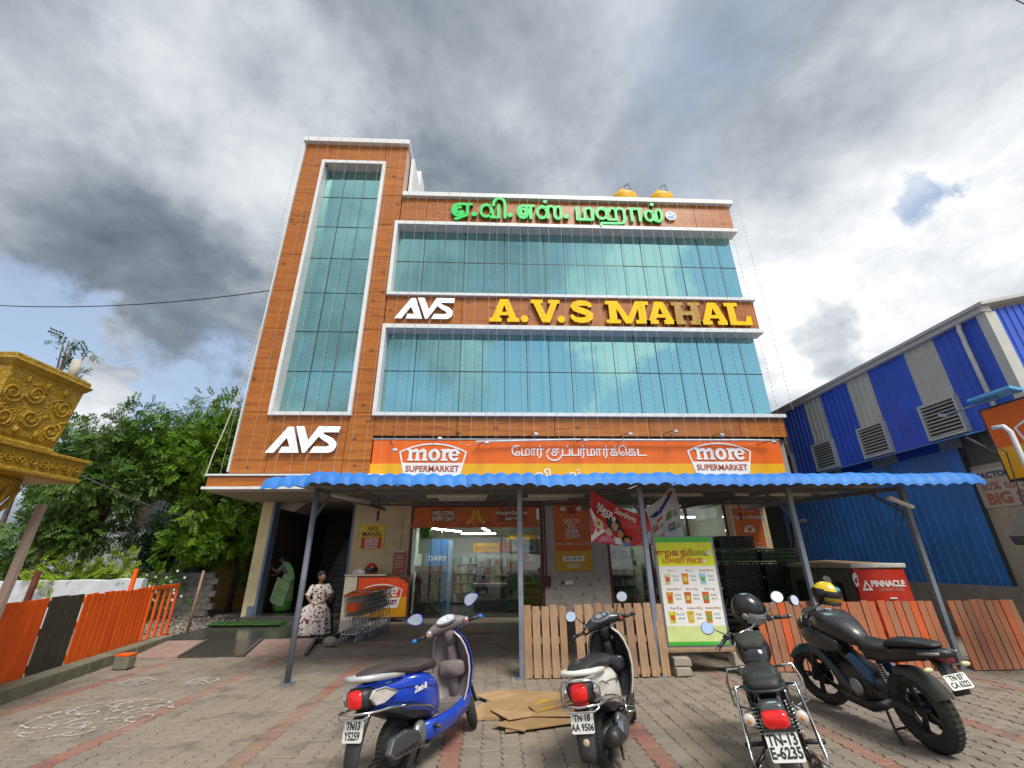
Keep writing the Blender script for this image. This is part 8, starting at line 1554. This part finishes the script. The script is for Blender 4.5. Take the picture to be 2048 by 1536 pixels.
# cut the hair back from the face: a skin-coloured brow and cheek plane in front of it
fd = Vector(fdir).normalized(); Mx = Matrix((fd.cross(Vector((0, 0, 1))).normalized(), fd, Vector((0, 0, 1)))).transposed()
MB().ell(Vector((.01, .30, 1.228)) + fd * .030, (.066, .066, .088), 18, 12, Mx).build('face', MSKIN, w, smooth=True)
ch = thing('plastic_chair', 'black plastic chair under the seated woman', 'chair', (-4.10, 12.10, .085), rotz=R(14))
MB().loft([ring(y, .46, .23, .018, 4) for y in (-.22, -.1, .1, .24)]).build('seat', MPLB, ch, smooth=True); MB().loft([[Vector((x * w_, .24 + dy - .05 * x * x * -1, z)) for x in (-1, -.5, 0, .5, 1)] + [Vector((x * w_, .265 + dy + .05 * x * x, z)) for x in (1, .5, 0, -.5, -1)] for z, w_, dy in ((.46, .22, 0), (.7, .23, .03), (.92, .20, .07))]).build('backrest', MPLB, ch, smooth=True)
for x in (-.2, .2):
    for y in (-.2, .22): MB().cyl((x, y, .46), (x * 1.12, y * 1.15, 0), .02, .024, n=8).build('leg', MPLB, ch, smooth=True)
    MB().tube([(x * 1.15, .24, .66), (x * 1.2, .0, .66), (x * 1.15, -.2, .60), (x * 1.05, -.2, .46)], .018, 8).build('armrest', MPLB, ch, smooth=True)
bo = thing('water_bottle', 'brown tinted bottle standing on the stair behind the seated woman', 'bottle', (-5.05, 17.1, .39)); MB().lathe([(.045, 0), (.05, .02), (.05, .22), (.02, .29), (.02, .33)], 14).build('bottle', mat('bottle_brown', (.10, .03, .015), .2), bo, smooth=True); MB().lathe([(.022, .33), (.022, .37)], 12).build('cap', MWH, bo)
# ---- standing woman in a green sari, turned to the wall
s_ = thing('person', 'stooping woman in a green sari facing the stair wall', 'person', (-6.72, 15.95, .20), rotz=R(12), scale=1.04)
J = [(0, 0, .92, .13, .11), (-.03, 0, 1.06, .115, .10), (-.08, 0, 1.20, .125, .10), (-.13, 0, 1.32, .11, .08), (-.17, 0, 1.39, .05), (-.21, 0, 1.43, .046), (-.26, 0, 1.48, .08, .085), (-.28, 0, 1.545, .065, .07)]; E = [(i, i + 1) for i in range(7)]
for g, el, wr in ((-1, (-.34, -.16, 1.14), (-.52, -.08, 1.26)), (1, (-.30, .18, 1.12), (-.46, .10, 1.02))):
    i0 = len(J); J += [(-.12, g * .16, 1.33, .05), (*el, .037), (*wr, .025)]; E += [(3, i0), (i0, i0 + 1), (i0 + 1, i0 + 2)]; hand(J, E, i0 + 2, (-.9, 0, .3), (0, -g, .5), (-.3, -g * .2, -.7))
for g in (-1, 1):
    i0 = len(J); J += [(0, g * .085, .88, .09), (-.02, g * .09, .48, .058), (.02, g * .085, .09, .036), (0, g * .09, .045, .036, .03), (-.14, g * .09, .025, .03, .02)]; E += [(0, i0), (i0, i0 + 1), (i0 + 1, i0 + 2), (i0 + 2, i0 + 3), (i0 + 3, i0 + 4)]
skin_body('body', s_, J, E, MSKIN); face(s_, (-.265, 0, 1.50), (-.9, 0, -.35), (-.3, 0, .95))
MGS = mat('sari_green', (.26, .40, .17), .75, var=.25, scale=5, dirt=.25, dirtcol=(.22, .26, .12)); MGS2 = mat('sari_border_green', (.07, .26, .04), .7, var=.15)
MB().loft(cloth_rings([(-.01, 0, 1.06, 0, .15, .15), (0, 0, .98, 0, .17, .175), (0, 0, .85, 0, .20, .20), (-.03, 0, .6, 0, .24, .20), (-.05, 0, .38, 0, .28, .21), (-.04, 0, .2, 0, .25, .21), (-.02, 0, .03, 0, .23, .21)], 28, .10, 2)).build('skirt_drape', MGS, s_, smooth=True)
MB().loft(cloth_rings([(-.035, 0, .30, 0, .262, .222), (-.02, 0, .16, 0, .25, .222), (-.015, 0, .02, 0, .24, .22)], 28, .10, 2)).build('skirt_border', MGS2, s_, smooth=True)
MB().loft([[Vector((-.16 - .22 * i / 5 * (1 - abs(j - 2) / 4), -.20 + .02 * math.sin(i * 2), 1.0 - .13 * i - .05 * j)) + Vector((.10 * j - .1, -.02 - .01 * j, 0)) for j in range(5)] for i in range(6)], closed_ring=False).build('sari_flap', MGS, s_, smooth=True)
MB().loft(cloth_rings([(-.15, 0, 1.36, -.0, .07, .13), (-.12, 0, 1.31, 0, .13, .19), (-.09, 0, 1.22, 0, .145, .165), (-.05, 0, 1.12, 0, .145, .15)], 24)).build('blouse', mat('blouse_blue_grey', (.12, .18, .20), .7, var=.3, scale=20), s_, smooth=True)
MB().loft([[Vector((x, y, z)), Vector((x + .07, y + .02, z + .05)), Vector((x + .13, y + .07, z + .06))] for x, y, z in ((-.24, -.14, 1.36), (-.16, -.185, 1.36), (-.08, -.21, 1.28), (.0, -.215, 1.16), (.06, -.215, 1.02), (.10, -.225, .86))], closed_ring=False).build('pallu', mat('pallu_bright_green', (.20, .42, .16), .7, var=.1), s_, smooth=True)
for g in (-1, 1): a, b_ = Vector((-.12, g * .15, 1.33)), Vector((-.34, -.16, 1.14) if g < 0 else (-.30, .18, 1.12)); MB().tube([a, a.lerp(b_, .4), a.lerp(b_, .7)], [.062, .062, .056], 12, cap=False).build('sleeve', mat('blouse_blue_grey', (.12, .18, .20)), s_, smooth=True)
MB().ell((-.245, 0, 1.525), (.095, .092, .092), 16, 10).build('hair', MHAIR, s_, smooth=True); MB().ell((-.14, 0, 1.50), (.06, .06, .06), 12, 8).build('hair_bun', MHAIR, s_, smooth=True)
bk = thing('plastic_bucket', 'small dark blue bucket on the stair floor beside the sari', 'bucket', (-6.3, 16.1, .20)); MB().lathe([(.10, 0), (.13, .24), (.14, .245), (.12, .245), (.09, .02)], 18, cap=False).build('pail', mat('bucket_blue', (.02, .03, .12), .4), bk, smooth=True); MB().tube([(-.13, 0, .23), (-.09, 0, .33), (.09, 0, .33), (.13, 0, .23)], .005, 5).build('handle', MPLB, bk)
flush_texts()
